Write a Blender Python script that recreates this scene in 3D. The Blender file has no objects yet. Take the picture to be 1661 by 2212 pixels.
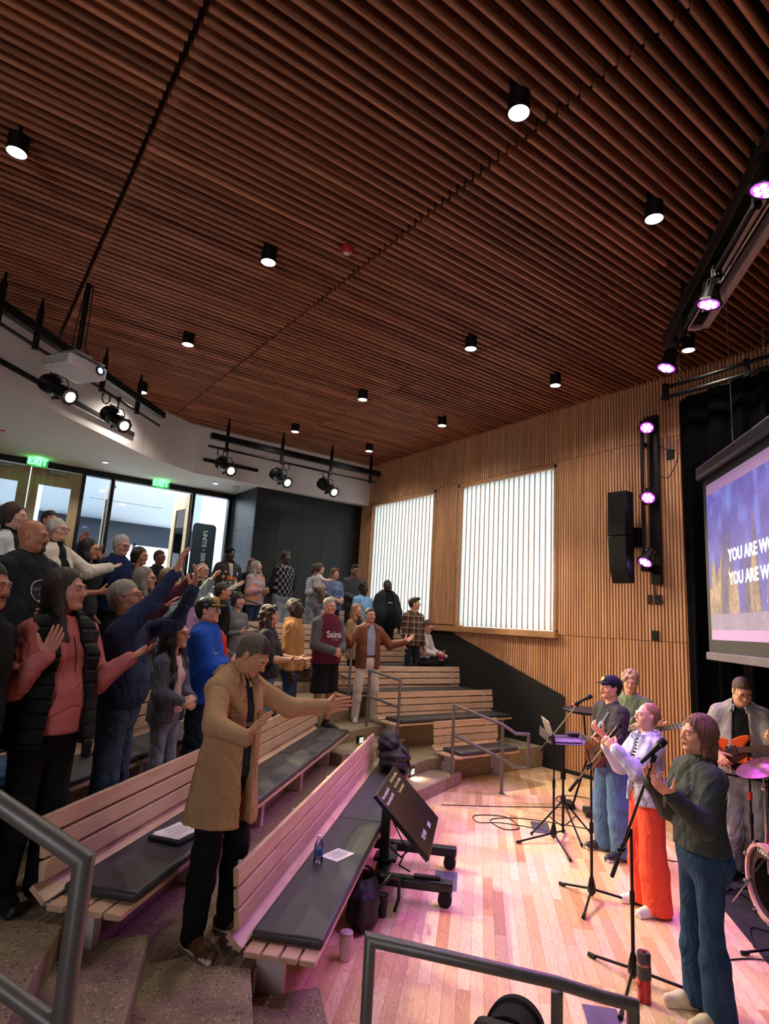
import bpy, math, random
import numpy as np
from mathutils import Vector, Matrix
import os
DEV = float(os.environ.get('DEVQ', '1'))
random.seed(7)
RNG = np.random.default_rng(5)
sc = bpy.context.scene
COL = sc.collection
PI = math.pi
def srgb(h):
    h = h.lstrip('#'); v = [int(h[i:i+2], 16)/255 for i in (0, 2, 4)]
    return tuple((c/12.92 if c <= .04045 else ((c+.055)/1.055)**2.4) for c in v) + (1,)

# ---------------- camera ----------------
CAM = Vector((0, 0, 2.2))
cam = bpy.data.cameras.new('camera'); camo = bpy.data.objects.new('camera', cam); COL.objects.link(camo)
cam.sensor_fit = 'HORIZONTAL'; cam.sensor_width = 36; cam.lens = 36*1296.03/1661
cam.clip_start = .05; cam.clip_end = 200
_y, _p, _r = math.radians(35.4633), math.radians(10.4132), math.radians(3.3545)
Fw = Vector((math.sin(_y)*math.cos(_p), math.cos(_y)*math.cos(_p), math.sin(_p)))
_rt = Vector((math.cos(_y), -math.sin(_y), 0)); _up = _rt.cross(Fw)
Rt = math.cos(_r)*_rt + math.sin(_r)*_up; Up = -math.sin(_r)*_rt + math.cos(_r)*_up
camo.matrix_world = Matrix(((Rt.x, Up.x, -Fw.x, CAM.x), (Rt.y, Up.y, -Fw.y, CAM.y), (Rt.z, Up.z, -Fw.z, CAM.z), (0, 0, 0, 1)))
sc.camera = camo

# ---------------- world, exposure ----------------
w = bpy.data.worlds.new('world'); sc.world = w; w.use_nodes = True
bg = w.node_tree.nodes['Background']; bg.inputs[0].default_value = (.72, .85, 1, 1); bg.inputs[1].default_value = 3.0
sc.view_settings.view_transform = 'Standard'; sc.view_settings.look = 'None'
sc.view_settings.gamma = 1; sc.view_settings.exposure = 0.80
sc.view_settings.use_curve_mapping = False
cy = sc.cycles
cy.use_denoising = True
try: cy.denoiser = 'OPENIMAGEDENOISE'
except Exception: pass
cy.max_bounces = 6; cy.diffuse_bounces = 4; cy.glossy_bounces = 3; cy.transmission_bounces = 4; cy.transparent_max_bounces = 8
cy.caustics_reflective = False; cy.caustics_refractive = False; cy.sample_clamp_indirect = 6; cy.use_light_tree = True

def light(kind, name, loc, energy, color=(1, 1, 1), direction=None, target=None, **kw):
    l = bpy.data.lights.new(name, kind); l.energy = energy; l.color = color
    for k, v in kw.items(): setattr(l, k, v)
    o = bpy.data.objects.new(name, l); COL.objects.link(o); o.location = loc
    d = Vector(target)-Vector(loc) if target is not None else Vector(direction or (0, 0, -1))
    o.rotation_euler = d.to_track_quat('-Z', 'Y').to_euler()
    return o

# ---------------- materials ----------------
MATS = {}
def _new(name):
    m = bpy.data.materials.new(name); m.use_nodes = True
    nt = m.node_tree; b = nt.nodes['Principled BSDF']; MATS[name] = m
    return m, nt, b
def _n(nt, t, **kw):
    n = nt.nodes.new(t)
    for k, v in kw.items():
        if k in n.inputs.keys() if isinstance(k, str) else False: n.inputs[k].default_value = v
        else: setattr(n, k, v)
    return n
def mix_rgb(nt, fac, a, b, mode='MIX'):
    n = nt.nodes.new('ShaderNodeMix'); n.data_type = 'RGBA'; n.blend_type = mode
    for i, v in ((0, fac), (6, a), (7, b)):
        if hasattr(v, 'links') or isinstance(v, bpy.types.NodeSocket): nt.links.new(v, n.inputs[i])
        else: n.inputs[i].default_value = v
    return n.outputs[2]
def noise(nt, scale, detail=3, rough=.5, stretch=None, rot=None, vec=None, dim='3D'):
    tc = nt.nodes.new('ShaderNodeTexCoord'); mp = nt.nodes.new('ShaderNodeMapping')
    nt.links.new(tc.outputs['Object'], mp.inputs[0])
    if stretch: mp.inputs['Scale'].default_value = stretch
    if rot: mp.inputs['Rotation'].default_value = rot
    n = nt.nodes.new('ShaderNodeTexNoise'); n.inputs['Scale'].default_value = scale; n.inputs['Detail'].default_value = detail
    n.inputs['Roughness'].default_value = rough
    nt.links.new(mp.outputs[0], n.inputs['Vector']); return n, mp
def ramp(nt, sock, stops):
    r = nt.nodes.new('ShaderNodeValToRGB'); e = r.color_ramp.elements
    while len(e) < len(stops): e.new(.5)
    for i, (p, c) in enumerate(stops): e[i].position = p; e[i].color = c
    nt.links.new(sock, r.inputs[0]); return r.outputs[0]
def bump(nt, b, sock, strength=.3, dist=.01):
    n = nt.nodes.new('ShaderNodeBump'); n.inputs['Strength'].default_value = strength; n.inputs['Distance'].default_value = dist
    nt.links.new(sock, n.inputs['Height']); nt.links.new(n.outputs[0], b.inputs['Normal'])
def mat(name, col, rough=.6, metal=0., var=.12, vscale=8., bmp=0., bscale=60., spec=.5, **kw):
    if name in MATS: return MATS[name]
    m, nt, b = _new(name); c = srgb(col) if isinstance(col, str) else col
    b.inputs['Roughness'].default_value = rough; b.inputs['Metallic'].default_value = metal
    b.inputs['Specular IOR Level'].default_value = spec
    n, _ = noise(nt, vscale)
    d = tuple(x*(1-var) for x in c[:3])+(1,); l = tuple(min(1, x*(1+var)) for x in c[:3])+(1,)
    nt.links.new(ramp(nt, n.outputs[0], [(.3, d), (.7, l)]), b.inputs['Base Color'])
    if bmp:
        n2, _ = noise(nt, bscale, 2); bump(nt, b, n2.outputs[0], bmp, .01)
    if bscale >= 500:      # cloth: soft creases under the weave
        n3, _ = noise(nt, 4.5, 2, .5, (1.3, 1.3, .8)); n3.inputs['Distortion'].default_value = 1.2
        rr_ = ramp(nt, n3.outputs[0], [(.36, (0, 0, 0, 1)), (.5, (1, 1, 1, 1)), (.66, (.25, .25, .25, 1))]); q = nt.nodes.new('ShaderNodeBump'); q.inputs['Strength'].default_value = .38; q.inputs['Distance'].default_value = .02
        nt.links.new(rr_, q.inputs['Height']); nt.links.new(q.outputs[0], b.inputs['Normal'].links[0].from_node.inputs['Normal'])
    for k, v in kw.items(): b.inputs[k].default_value = v
    return m
def emat(name, col, strength):
    if name in MATS: return MATS[name]
    m, nt, b = _new(name); c = srgb(col) if isinstance(col, str) else col
    b.inputs['Base Color'].default_value = c; b.inputs['Emission Color'].default_value = c; b.inputs['Emission Strength'].default_value = strength
    return m
def wood(name, light_, dark_, stretch, scale=1.6, rough=.45, isl=.35, bmp=.05):
    m, nt, b = _new(name)
    n, mp = noise(nt, scale, 6, .65, stretch)
    g = nt.nodes.new('ShaderNodeNewGeometry')
    # shift the grain for each board
    ad = nt.nodes.new('ShaderNodeVectorMath'); ad.operation = 'ADD'
    ml = nt.nodes.new('ShaderNodeMath'); ml.operation = 'MULTIPLY'; ml.inputs[1].default_value = 37
    nt.links.new(g.outputs['Random Per Island'], ml.inputs[0]); nt.links.new(mp.outputs[0], ad.inputs[0]); nt.links.new(ml.outputs[0], ad.inputs[1])
    nt.links.new(ad.outputs[0], n.inputs['Vector'])
    base = ramp(nt, n.outputs[0], [(.3, srgb(dark_)), (.62, srgb(light_))])
    v = nt.nodes.new('ShaderNodeMapRange'); v.inputs[3].default_value = 1-isl; v.inputs[4].default_value = 1+isl*.35
    nt.links.new(g.outputs['Random Per Island'], v.inputs[0])
    cv = nt.nodes.new('ShaderNodeCombineColor'); [nt.links.new(v.outputs[0], cv.inputs[i]) for i in range(3)]
    nt.links.new(mix_rgb(nt, 1., base, cv.outputs[0], 'MULTIPLY'), b.inputs['Base Color'])
    b.inputs['Roughness'].default_value = rough
    if bmp: bump(nt, b, n.outputs[0], bmp, .004)
    return m
M_ceil = wood('ceiling_oak', '#CC8C68', '#7C4730', (.35, 9, 9), 2.2, .5, .38)
M_wallwood = wood('wall_ash_slats', '#DCAA7E', '#B8805A', (9, 9, .5), 2.0, .5, .14)
M_bench = wood('bench_beech', '#E2BDA0', '#CDA083', (2.0, 14, 14), 1.3, .4, .1)
M_trim = wood('oak_trim', '#C08F62', '#A2734A', (6, 1, 6), 1.5, .5, .1)
M_door = wood('door_oak_veneer', '#B39A78', '#8E7552', (14, 14, .8), 1.3, .45, .15)
M_white = mat('painted_plaster', '#E6E0DD', .9, bmp=.03, bscale=200, var=.03)
M_soffit = mat('soffit_plaster', '#E4E3E1', .9, var=.03)
M_black = mat('black_metal', '#0B0B0D', .45, .3, var=.3)
M_rub = mat('black_rubber', '#09090A', .8, var=.3)
M_blackp = mat('black_wall_panel', '#0E0F10', .42, 0, var=.15, vscale=30, bmp=.02)
M_dado = mat('black_felt_dado', '#131214', .95, var=.2, vscale=90, bmp=.15, bscale=300)
M_steel = mat('rail_painted_steel', '#6F6A68', .42, .35, var=.08, bmp=.06, bscale=180)
M_legst = mat('bench_leg_plate', '#C9BFC0', .5, .1, var=.05)
M_cush = mat('charcoal_vinyl', '#37383C', .42, 0, var=.1, vscale=3, bmp=.05, bscale=420)
M_chrome = mat('chrome', '#C9C9CC', .15, 1, var=.05)
M_plw = mat('white_plastic', '#D8D6D6', .45, var=.03)
M_paper = mat('white_paper', '#EDEBEA', .8, var=.02)
M_screenb = mat('glossy_black_plastic', '#101014', .2, var=.1)
def glass_mat(name='clear_glass', col=(.93, .97, 1, 1), rough=0.0):
    m = bpy.data.materials.new(name); m.use_nodes = True; nt = m.node_tree; nt.nodes.clear()
    o = nt.nodes.new('ShaderNodeOutputMaterial'); t = nt.nodes.new('ShaderNodeBsdfTransparent'); g = nt.nodes.new('ShaderNodeBsdfGlossy')
    g.inputs['Roughness'].default_value = .03; t.inputs[0].default_value = col
    fr = nt.nodes.new('ShaderNodeFresnel'); fr.inputs[0].default_value = 1.35
    x = nt.nodes.new('ShaderNodeMixShader'); nt.links.new(fr.outputs[0], x.inputs[0]); nt.links.new(t.outputs[0], x.inputs[1]); nt.links.new(g.outputs[0], x.inputs[2])
    nt.links.new(x.outputs[0], o.inputs[0]); MATS[name] = m; return m
M_glass = glass_mat()

# ---------------- mesh helpers ----------------
class MB:
    def __init__(s): s.v = []; s.f = []; s.mi = []; s.mats = []; s.cur = 0
    def use(s, m):
        if m not in s.mats: s.mats.append(m)
        s.cur = s.mats.index(m); return s
    def add(s, vs, fs):
        b = len(s.v); s.v += [tuple(x) for x in vs]; s.f += [tuple(b+i for i in f) for f in fs]; s.mi += [s.cur]*len(fs); return s
    def box(s, x0, x1, y0, y1, z0, z1, M=None):
        vs = [Vector((x, y, z)) for z in (z0, z1) for y in (y0, y1) for x in (x0, x1)]
        if M: vs = [M @ p for p in vs]
        return s.add(vs, [(0, 2, 3, 1), (4, 5, 7, 6), (0, 1, 5, 4), (2, 6, 7, 3), (0, 4, 6, 2), (1, 3, 7, 5)])
    def prism(s, poly, z0, z1, M=None):
        n = len(poly); a = sum(poly[i][0]*poly[(i+1) % n][1]-poly[(i+1) % n][0]*poly[i][1] for i in range(n))
        if a < 0: poly = poly[::-1]
        vs = [Vector((x, y, z0)) for x, y in poly]+[Vector((x, y, z1)) for x, y in poly]
        if M: vs = [M @ p for p in vs]
        return s.add(vs, [tuple(range(n-1, -1, -1)), tuple(range(n, 2*n))]+[(i, (i+1) % n, n+(i+1) % n, n+i) for i in range(n)])
    def cyl(s, a, b, r, r2=None, n=16, cap=True):
        a, b = Vector(a), Vector(b); d = (b-a).normalized(); r2 = r if r2 is None else r2
        t = d.orthogonal().normalized(); u = d.cross(t)
        vs = [a+(t*math.cos(q)+u*math.sin(q))*r for q in [2*PI*i/n for i in range(n)]]+[b+(t*math.cos(q)+u*math.sin(q))*r2 for q in [2*PI*i/n for i in range(n)]]
        fs = [(i, (i+1) % n, n+(i+1) % n, n+i) for i in range(n)]
        if cap: fs += [tuple(range(n-1, -1, -1)), tuple(range(n, 2*n))]
        return s.add(vs, fs)
    def tube(s, pts, r, n=10, closed=False):
        P = [Vector(p) for p in pts]; m = len(P); R = r if isinstance(r, (list, tuple)) else [r]*m
        t0 = (P[1]-P[0]).normalized(); nrm = t0.orthogonal().normalized(); vs = []
        for i in range(m):
            if closed: t = (P[(i+1) % m]-P[i-1]).normalized()
            else: t = ((P[min(i+1, m-1)]-P[i]).normalized()+(P[i]-P[max(i-1, 0)]).normalized()).normalized()
            nrm = (nrm-t*nrm.dot(t)); nrm = nrm.normalized() if nrm.length > 1e-6 else t.orthogonal().normalized()
            u = t.cross(nrm); k = 1.
            if 0 < i < m-1 and not closed:
                c = (P[i+1]-P[i]).normalized().dot((P[i]-P[i-1]).normalized()); k = 1/max(.6, math.sqrt(max(0, (1+c)/2)))
            vs += [P[i]+(nrm*math.cos(2*PI*j/n)+u*math.sin(2*PI*j/n))*R[i]*k for j in range(n)]
        fs = [(i*n+j, i*n+(j+1) % n, ((i+1) % m)*n+(j+1) % n, ((i+1) % m)*n+j) for i in range(m if closed else m-1) for j in range(n)]
        if not closed: fs += [tuple(range(n-1, -1, -1)), tuple(range((m-1)*n, m*n))]
        return s.add(vs, fs)
    def lathe(s, prof, o=(0, 0, 0), n=24, M=None, cap=True):
        vs = []
        for r, z in prof: vs += [Vector((r*math.cos(2*PI*j/n), r*math.sin(2*PI*j/n), z)) for j in range(n)]
        m = len(prof); M2 = M if M else Matrix.Translation(Vector(o)); vs = [M2 @ p for p in vs]
        fs = [(i*n+j, i*n+(j+1) % n, (i+1)*n+(j+1) % n, (i+1)*n+j) for i in range(m-1) for j in range(n)]
        if cap: fs += [tuple(range(n-1, -1, -1)), tuple(range((m-1)*n, m*n))]
        return s.add(vs, fs)
    def sph(s, c, r, n=12, M=None):
        r = (r, r, r) if not isinstance(r, (tuple, list)) else r; vs = []; fs = []
        for i in range(n+1):
            for j in range(n*2):
                a, q = PI*i/n, PI*j/n; p = Vector((r[0]*math.sin(a)*math.cos(q), r[1]*math.sin(a)*math.sin(q), r[2]*math.cos(a)))
                vs.append((M @ p if M else p)+Vector(c))
        for i in range(n):
            for j in range(n*2): fs.append((i*2*n+j, (i+1)*2*n+j, (i+1)*2*n+(j+1) % (2*n), i*2*n+(j+1) % (2*n)))
        return s.add(vs, fs)
    def build(s, name, m=None, parent=None, smooth=False, bevel=0, M=None, seg=2, auto=40):
        me = bpy.data.meshes.new(name)
        vs = s.v if M is None else [tuple(M @ Vector(p)) for p in s.v]
        me.from_pydata(vs, [], s.f); me.update()
        if s.mats:
            for q in s.mats: me.materials.append(q)
            me.polygons.foreach_set('material_index', s.mi)
        elif m: me.materials.append(m)
        o = bpy.data.objects.new(name, me); COL.objects.link(o)
        if parent: o.parent = parent
        if smooth:
            me.polygons.foreach_set('use_smooth', [True]*len(me.polygons))
            if auto < 180: me.set_sharp_from_angle(angle=math.radians(auto))
        if bevel:
            b = o.modifiers.new('bevel', 'BEVEL'); b.width = bevel; b.segments = seg; b.limit_method = 'ANGLE'; b.angle_limit = .7
            me.polygons.foreach_set('use_smooth', [True]*len(me.polygons)); me.set_sharp_from_angle(angle=math.radians(50))
        return o
def tag(o, label, cat, group=None, kind=None):
    o['label'] = label; o['category'] = cat
    if group: o['group'] = group
    if kind: o['kind'] = kind
    return o
def thing(name, label, cat, loc=(0, 0, 0), rz=0, group=None):
    o = bpy.data.objects.new(name, None); COL.objects.link(o); o.location = loc; o.rotation_euler = (0, 0, rz); o.empty_display_size = .1
    return tag(o, label, cat, group)
def struct(o): o['kind'] = 'structure'; return o
def dup(root, loc=None, rz=None, label=None):
    def cp(o, par):
        c = o.copy(); COL.objects.link(c); c.parent = par
        for ch in o.children: cp(ch, c)
        return c
    r = cp(root, root.parent)
    if loc is not None: r.location = loc
    if rz is not None: r.rotation_euler = (0, 0, rz)
    if label: r['label'] = label
    return r
FONT = bpy.data.fonts[0] if len(bpy.data.fonts) else None
def text_mesh(s, size, M, m, name='lettering', parent=None, depth=.0015, align='CENTER', bold=0, spacing=1.0, sx=1.0):
    c = bpy.data.curves.new('t', 'FONT'); c.body = s; c.size = size; c.extrude = depth; c.align_x = align; c.align_y = 'CENTER'; c.offset = bold; c.space_character = spacing
    c.resolution_u = 2
    o = bpy.data.objects.new('t', c); COL.objects.link(o)
    dg = bpy.context.evaluated_depsgraph_get(); me = bpy.data.meshes.new_from_object(o.evaluated_get(dg)); bpy.data.objects.remove(o)
    me.transform(M @ Matrix.Diagonal((sx, 1, 1, 1))); me.materials.clear(); me.materials.append(m)
    q = bpy.data.objects.new(name, me); COL.objects.link(q)
    if parent: q.parent = parent
    return q
def frame_M(o, x, z):  # matrix with local x axis x, local z (normal) z
    x = Vector(x).normalized(); z = Vector(z).normalized(); y = z.cross(x).normalized(); x = y.cross(z)
    M = Matrix.Identity(4)
    for i in range(3): M[i][0] = x[i]; M[i][1] = y[i]; M[i][2] = z[i]; M[i][3] = o[i]
    return M
S2 = math.sqrt(.5)
def UV(u, v): return ((u-v)*S2, (u+v)*S2)
T, D = .32, .88
XW = 8.5
# ================= STRUCTURE =================
# floor
def floor_mat():
    m, nt, b = _new('stage_oak_floor')
    tc = nt.nodes.new('ShaderNodeTexCoord'); mp = nt.nodes.new('ShaderNodeMapping'); mp.inputs['Rotation'].default_value = (0, 0, -PI/4)
    nt.links.new(tc.outputs['Object'], mp.inputs[0])
    br = nt.nodes.new('ShaderNodeTexBrick'); br.offset = .37; br.offset_frequency = 3; br.inputs['Scale'].default_value = 1
    br.inputs['Brick Width'].default_value = .75; br.inputs['Row Height'].default_value = .083; br.inputs['Mortar Size'].default_value = .0012
    br.inputs['Color1'].default_value = (0, 0, 0, 1); br.inputs['Color2'].default_value = (1, 1, 1, 1); br.inputs['Mortar'].default_value = (.3, .3, .3, 1)
    nt.links.new(mp.outputs[0], br.inputs[0])
    mp2 = nt.nodes.new('ShaderNodeMapping'); mp2.inputs['Scale'].default_value = (.9, 9, 1); nt.links.new(mp.outputs[0], mp2.inputs[0])
    ad = nt.nodes.new('ShaderNodeVectorMath'); ad.operation = 'MULTIPLY_ADD'; ad.inputs[1].default_value = (7, 7, 7)
    nt.links.new(br.outputs[0], ad.inputs[0]); nt.links.new(mp2.outputs[0], ad.inputs[2])
    n = nt.nodes.new('ShaderNodeTexNoise'); n.inputs['Scale'].default_value = 1.6; n.inputs['Detail'].default_value = 2; nt.links.new(ad.outputs[0], n.inputs['Vector'])
    # growth rings: fine bands of a warped field
    ml = nt.nodes.new('ShaderNodeMath'); ml.operation = 'MULTIPLY'; ml.inputs[1].default_value = 130; nt.links.new(n.outputs[0], ml.inputs[0])
    sn = nt.nodes.new('ShaderNodeMath'); sn.operation = 'SINE'; nt.links.new(ml.outputs[0], sn.inputs[0])
    mr = nt.nodes.new('ShaderNodeMapRange'); mr.inputs[1].default_value = -1; mr.inputs[3].default_value = .78; mr.inputs[4].default_value = 1.04; nt.links.new(sn.outputs[0], mr.inputs[0])
    base = ramp(nt, br.outputs[0], [(0, srgb('#C48F68')), (.12, srgb('#D8A87E')), (.45, srgb('#E6BE96')), (1, srgb('#EFCFAB'))])
    cv = nt.nodes.new('ShaderNodeCombineColor'); [nt.links.new(mr.outputs[0], cv.inputs[i]) for i in range(3)]
    c = mix_rgb(nt, 1., base, cv.outputs[0], 'MULTIPLY')
    c2 = mix_rgb(nt, br.outputs['Fac'], c, srgb('#9A6E48')); nt.links.new(c2, b.inputs['Base Color'])
    b.inputs['Roughness'].default_value = .33
    return m
def aggregate(name, base, dark, light_, sc_=1.0):
    m, nt, b = _new(name)
    tc = nt.nodes.new('ShaderNodeTexCoord')
    v = nt.nodes.new('ShaderNodeTexVoronoi'); v.inputs['Scale'].default_value = 75*sc_; nt.links.new(tc.outputs['Object'], v.inputs['Vector'])
    sep = nt.nodes.new('ShaderNodeSeparateColor'); nt.links.new(v.outputs['Color'], sep.inputs[0])
    peb = ramp(nt, sep.outputs[0], [(0, srgb(dark)), (.35, srgb(base)), (.7, srgb(base)), (1, srgb(light_))])
    edge = ramp(nt, v.outputs['Distance'], [(.25, (0, 0, 0, 1)), (.5, (1, 1, 1, 1))])
    n, _ = noise(nt, 9, 4); c0 = ramp(nt, n.outputs[0], [(.3, srgb(base)), (.7, tuple(x*.72 for x in srgb(base)[:3])+(1,))])
    nt.links.new(mix_rgb(nt, edge, peb, c0), b.inputs['Base Color']); b.inputs['Roughness'].default_value = .75
    bump(nt, b, v.outputs['Distance'], .35, .004); return m
M_floor = floor_mat(); M_agg = aggregate('exposed_aggregate', '#98846A', '#1E1A19', '#C9B79C', .8)
struct(MB().box(-9, XW, -9, 13.2, -.2, 0).build('floor', M_floor))
# terraces: risers along three sides of an octagon, chamfered at both aisles
def riser(k, off=0.):   # polyline of riser k, wall to wall
    ry = 6.92+D*(k-1)-off; rv = 1.19+D*(k-1)-off; rx = 1.17-D*(k-1)+off; c = .70
    kx = ry-rv/S2; a = (kx+c, ry); b_ = (kx-c*S2, ry-c*S2)
    ly = rx+rv/S2; e = (rx+c*S2, ly+c*S2); f = (rx, ly-c)
    return [(XW, ry), a, b_, e, f, (rx, -9)]
for k in range(1, 7):
    P = riser(k); Q = riser(k+1) if k < 6 else None
    if Q: poly = P+Q[::-1]
    else: poly = P+[(-9, -9), (-9, 14.4), (5.5, 14.4), (5.5, 13.0), (XW, 13.0)]
    o = MB().prism(poly, 0, T*k).build('floor_tier', M_agg, bevel=.012); struct(o)
for k in range(6):      # half steps in both aisles
    P = riser(k+1)
    for a, b_, s in ((P[1], P[2], 1), (P[4], P[3], -1)):
        a, b_ = Vector(a+(0,)), Vector(b_+(0,)); t = (b_-a).normalized(); n = Vector((t.y, -t.x, 0))
        if n.dot(Vector((5, 1, 0))-a) < 0: n = -n
        q = [a-t*.1-n*.02, a-t*.32+n*.40, b_+t*.05+n*.40, b_-t*.02-n*.02]
        z0 = T*k; struct(MB().prism([(p.x, p.y) for p in q], z0-.01 if k else 0, T*k+T/2).build('floor_step', M_agg, bevel=.012))
# ceiling
mb = MB(); xs = [-9, -6.6, -4.13, -1.66, .81, 3.28, 5.77, XW]
def bulk_y(x):   # where the curved bulkhead meets the ceiling
    pts = [(-9, .3), (.17, 9.47), (1.18, 10.53), (2.7, 11.96), (3.94, 12.7), (8.6, 12.6)]
    for (x0, y0), (x1, y1) in zip(pts, pts[1:]):
        if x0 <= x <= x1: return y0+(y1-y0)*(x-x0)/(x1-x0)
    return 12.6
i = -88
while True:
    y = 3.53+.1035*i; i += 1
    if y > 12.58: break
    for a, b_ in zip(xs, xs[1:]):
        g = .045 if abs(a-.81) < .01 or abs(b_-.81) < .01 else .026; a2, b2 = a+g*.5, b_-g*.5
        # stop at the bulkhead
        if bulk_y(b2) < y: continue
        if bulk_y(a2) < y:
            lo, hi = a2, b2
            for _ in range(20):
                m_ = (lo+hi)/2
                if bulk_y(m_) < y: lo = m_
                else: hi = m_
            a2 = hi-.02
        if b2-a2 > .03: mb.box(a2, b2, y-.0115, y+.0115, 6.16, 6.285)
ceil = struct(mb.build('ceiling', M_ceil))
struct(MB().box(-9, XW+.1, -9, 13.2, 6.42, 6.55).build('ceiling_deck', mat('ceiling_felt', '#0F0C0B', .95)))
mb = MB()
for x in (.81, 3.28, 5.77, -1.66): mb.box(x-.02, x+.02, -6, bulk_y(x)-.1, 6.285, 6.33)
struct(mb.build('trim_1', M_black))
# white bulkhead and soffit
bp = [(-9.0, .3), (.17, 9.47), (1.18, 10.53), (2.7, 11.96), (3.94, 12.7), (XW, 12.6)]
poly = bp+[(XW, 13.1), (-9, 14.6)]
mb = MB(); n = len(bp)
mb.prism(bp+[(x-.12, y+.16) if x < 8 else (x, y+.16) for x, y in bp[::-1]], 5.13, 6.42)
struct(mb.build('trim_2', M_white))
mb = MB().prism([(x-.06, y+.08) if x < 8 else (x, y+.08) for x, y in bp]+[(XW, 13.1), (5.6, 13.1), (5.6, 14.5), (-9, 14.5)], 5.15, 5.3)
struct(mb.build('ceiling_soffit', M_soffit))
# black panelled wall
mb = MB(); px = [5.53, 6.13, 6.75, 7.37, 7.99, XW]
for a, b_ in zip(px, px[1:]):
    for z0, z1 in ((T*6, 4.20-.003), (4.20+.003, 5.15)): mb.box(a+.003, b_-.003, 12.94, 12.98, z0, z1)
for a, b_ in ((12.99, 13.55), (13.55, 14.4)):
    for z0, z1 in ((T*6, 4.20-.003), (4.20+.003, 5.15)): mb.box(5.53, 5.57, a+.003, b_-.003, z0, z1)
mb.box(5.54, XW, 12.96, 13.1, 1.5, 5.3); mb.box(5.545, 5.65, 12.97, 14.45, 1.5, 5.3)
struct(mb.build('wall_back', M_blackp))
# right slatted wall
WINS = [(6.74, 9.18), (10.01, 12.44)]; ZB, ZT = 2.22, 5.10
mb = MB(); y = -5.
def dado_z(y): return 1.17+(y-6.5)*(2.08-1.17)/(9.32-6.5) if y < 9.32 else 2.08
while y < 12.92:
    inw = any(a-.06 < y < b_+.06 for a, b_ in WINS)
    lo = 0 if y < 6.5 else dado_z(y)+.012
    if y > 6.64 and lo < 2.10: segs = [(lo, 2.09)]
    elif y > 6.64: segs = []
    else: segs = [(lo, 2.155)]
    if not inw: segs += [(2.24 if y > 6.64 else 2.165, 5.195 if y < 9.9 else 4.9), (5.205 if y < 9.9 else 4.91, 6.3)]
    else: segs += [(5.18, 6.3)]
    for z0, z1 in segs:
        if z1-z0 > .03: mb.box(XW-.022, XW+.01, y, y+.030, z0, z1)
    y += .0525
struct(mb.build('wall_right', M_wallwood))
mb = MB(); m2 = wood('wall_ash_backing', '#8A5C38', '#6E4527', (9, 9, .5))
ys = [-9, 6.66, WINS[0][1]+.06, WINS[1][0]-.06, WINS[1][1]+.06, 13.1]
mb.box(XW+.002, XW+.25, -9, WINS[0][0]-.04, 0, 6.5).box(XW+.002, XW+.25, WINS[0][1]+.04, WINS[1][0]-.04, 0, 6.5).box(XW+.002, XW+.25, WINS[1][1]+.04, 13.1, 0, 6.5)
for a, b_ in WINS: mb.box(XW+.002, XW+.25, a-.04, b_+.04, 0, ZB-.04).box(XW+.002, XW+.25, a-.04, b_+.04, ZT+.04, 6.5)
struct(mb.build('wall_right_backing', m2))
# dado
mb = MB(); pts = [(6.5, 0), (6.5, 1.17), (9.32, 2.08), (12.93, 2.08), (12.93, 0)]
M_ = Matrix(((0, 0, 1, 0), (1, 0, 0, 0), (0, 1, 0, 0), (0, 0, 0, 1)))
mb.prism(pts, XW-.045, XW, M_)
struct(mb.build('trim_3', M_dado)); 
struct(MB().box(XW-.055, XW-.0, 6.5, 6.95, 0, .12).box(XW-.03, XW-.02, -5, 6.5, 0, .06).build('baseboard_right', M_rub))
# sill and window surrounds
struct(MB().box(XW-.11, XW+.03, 6.64, 12.93, 2.10, 2.21).build('trim_4', M_trim, bevel=.006))
M_board = None
def board_mat():
    m = bpy.data.materials.new('lit_window_board'); m.use_nodes = True; nt = m.node_tree; nt.nodes.clear(); MATS[m.name] = m
    o = nt.nodes.new('ShaderNodeOutputMaterial'); n, mp = noise(nt, 1.6, 5, .6, (1, 22, 1.1))
    g = nt.nodes.new('ShaderNodeNewGeometry'); ad = nt.nodes.new('ShaderNodeVectorMath'); ml = nt.nodes.new('ShaderNodeMath'); ml.operation = 'MULTIPLY'; ml.inputs[1].default_value = 51
    nt.links.new(g.outputs['Random Per Island'], ml.inputs[0]); nt.links.new(mp.outputs[0], ad.inputs[0]); nt.links.new(ml.outputs[0], ad.inputs[1]); nt.links.new(ad.outputs[0], n.inputs['Vector'])
    sn = nt.nodes.new('ShaderNodeMath'); sn.operation = 'SINE'; m3 = nt.nodes.new('ShaderNodeMath'); m3.operation = 'MULTIPLY'; m3.inputs[1].default_value = 60
    nt.links.new(n.outputs[0], m3.inputs[0]); nt.links.new(m3.outputs[0], sn.inputs[0])
    c = ramp(nt, sn.outputs[0], [(0, srgb('#EDF0EF')), (.75, srgb('#F6F7F4')), (1, srgb('#D6DAD4'))])
    d = nt.nodes.new('ShaderNodeBsdfDiffuse'); t = nt.nodes.new('ShaderNodeBsdfTranslucent'); x = nt.nodes.new('ShaderNodeMixShader'); x.inputs[0].default_value = .62
    nt.links.new(c, d.inputs[0]); nt.links.new(c, t.inputs[0]); nt.links.new(d.outputs[0], x.inputs[1]); nt.links.new(t.outputs[0], x.inputs[2]); nt.links.new(x.outputs[0], o.inputs[0]); return m
M_board = board_mat()
M_day = emat('daylit_frosted_glazing', (.72, .88, 1, 1), 2.0)
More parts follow.
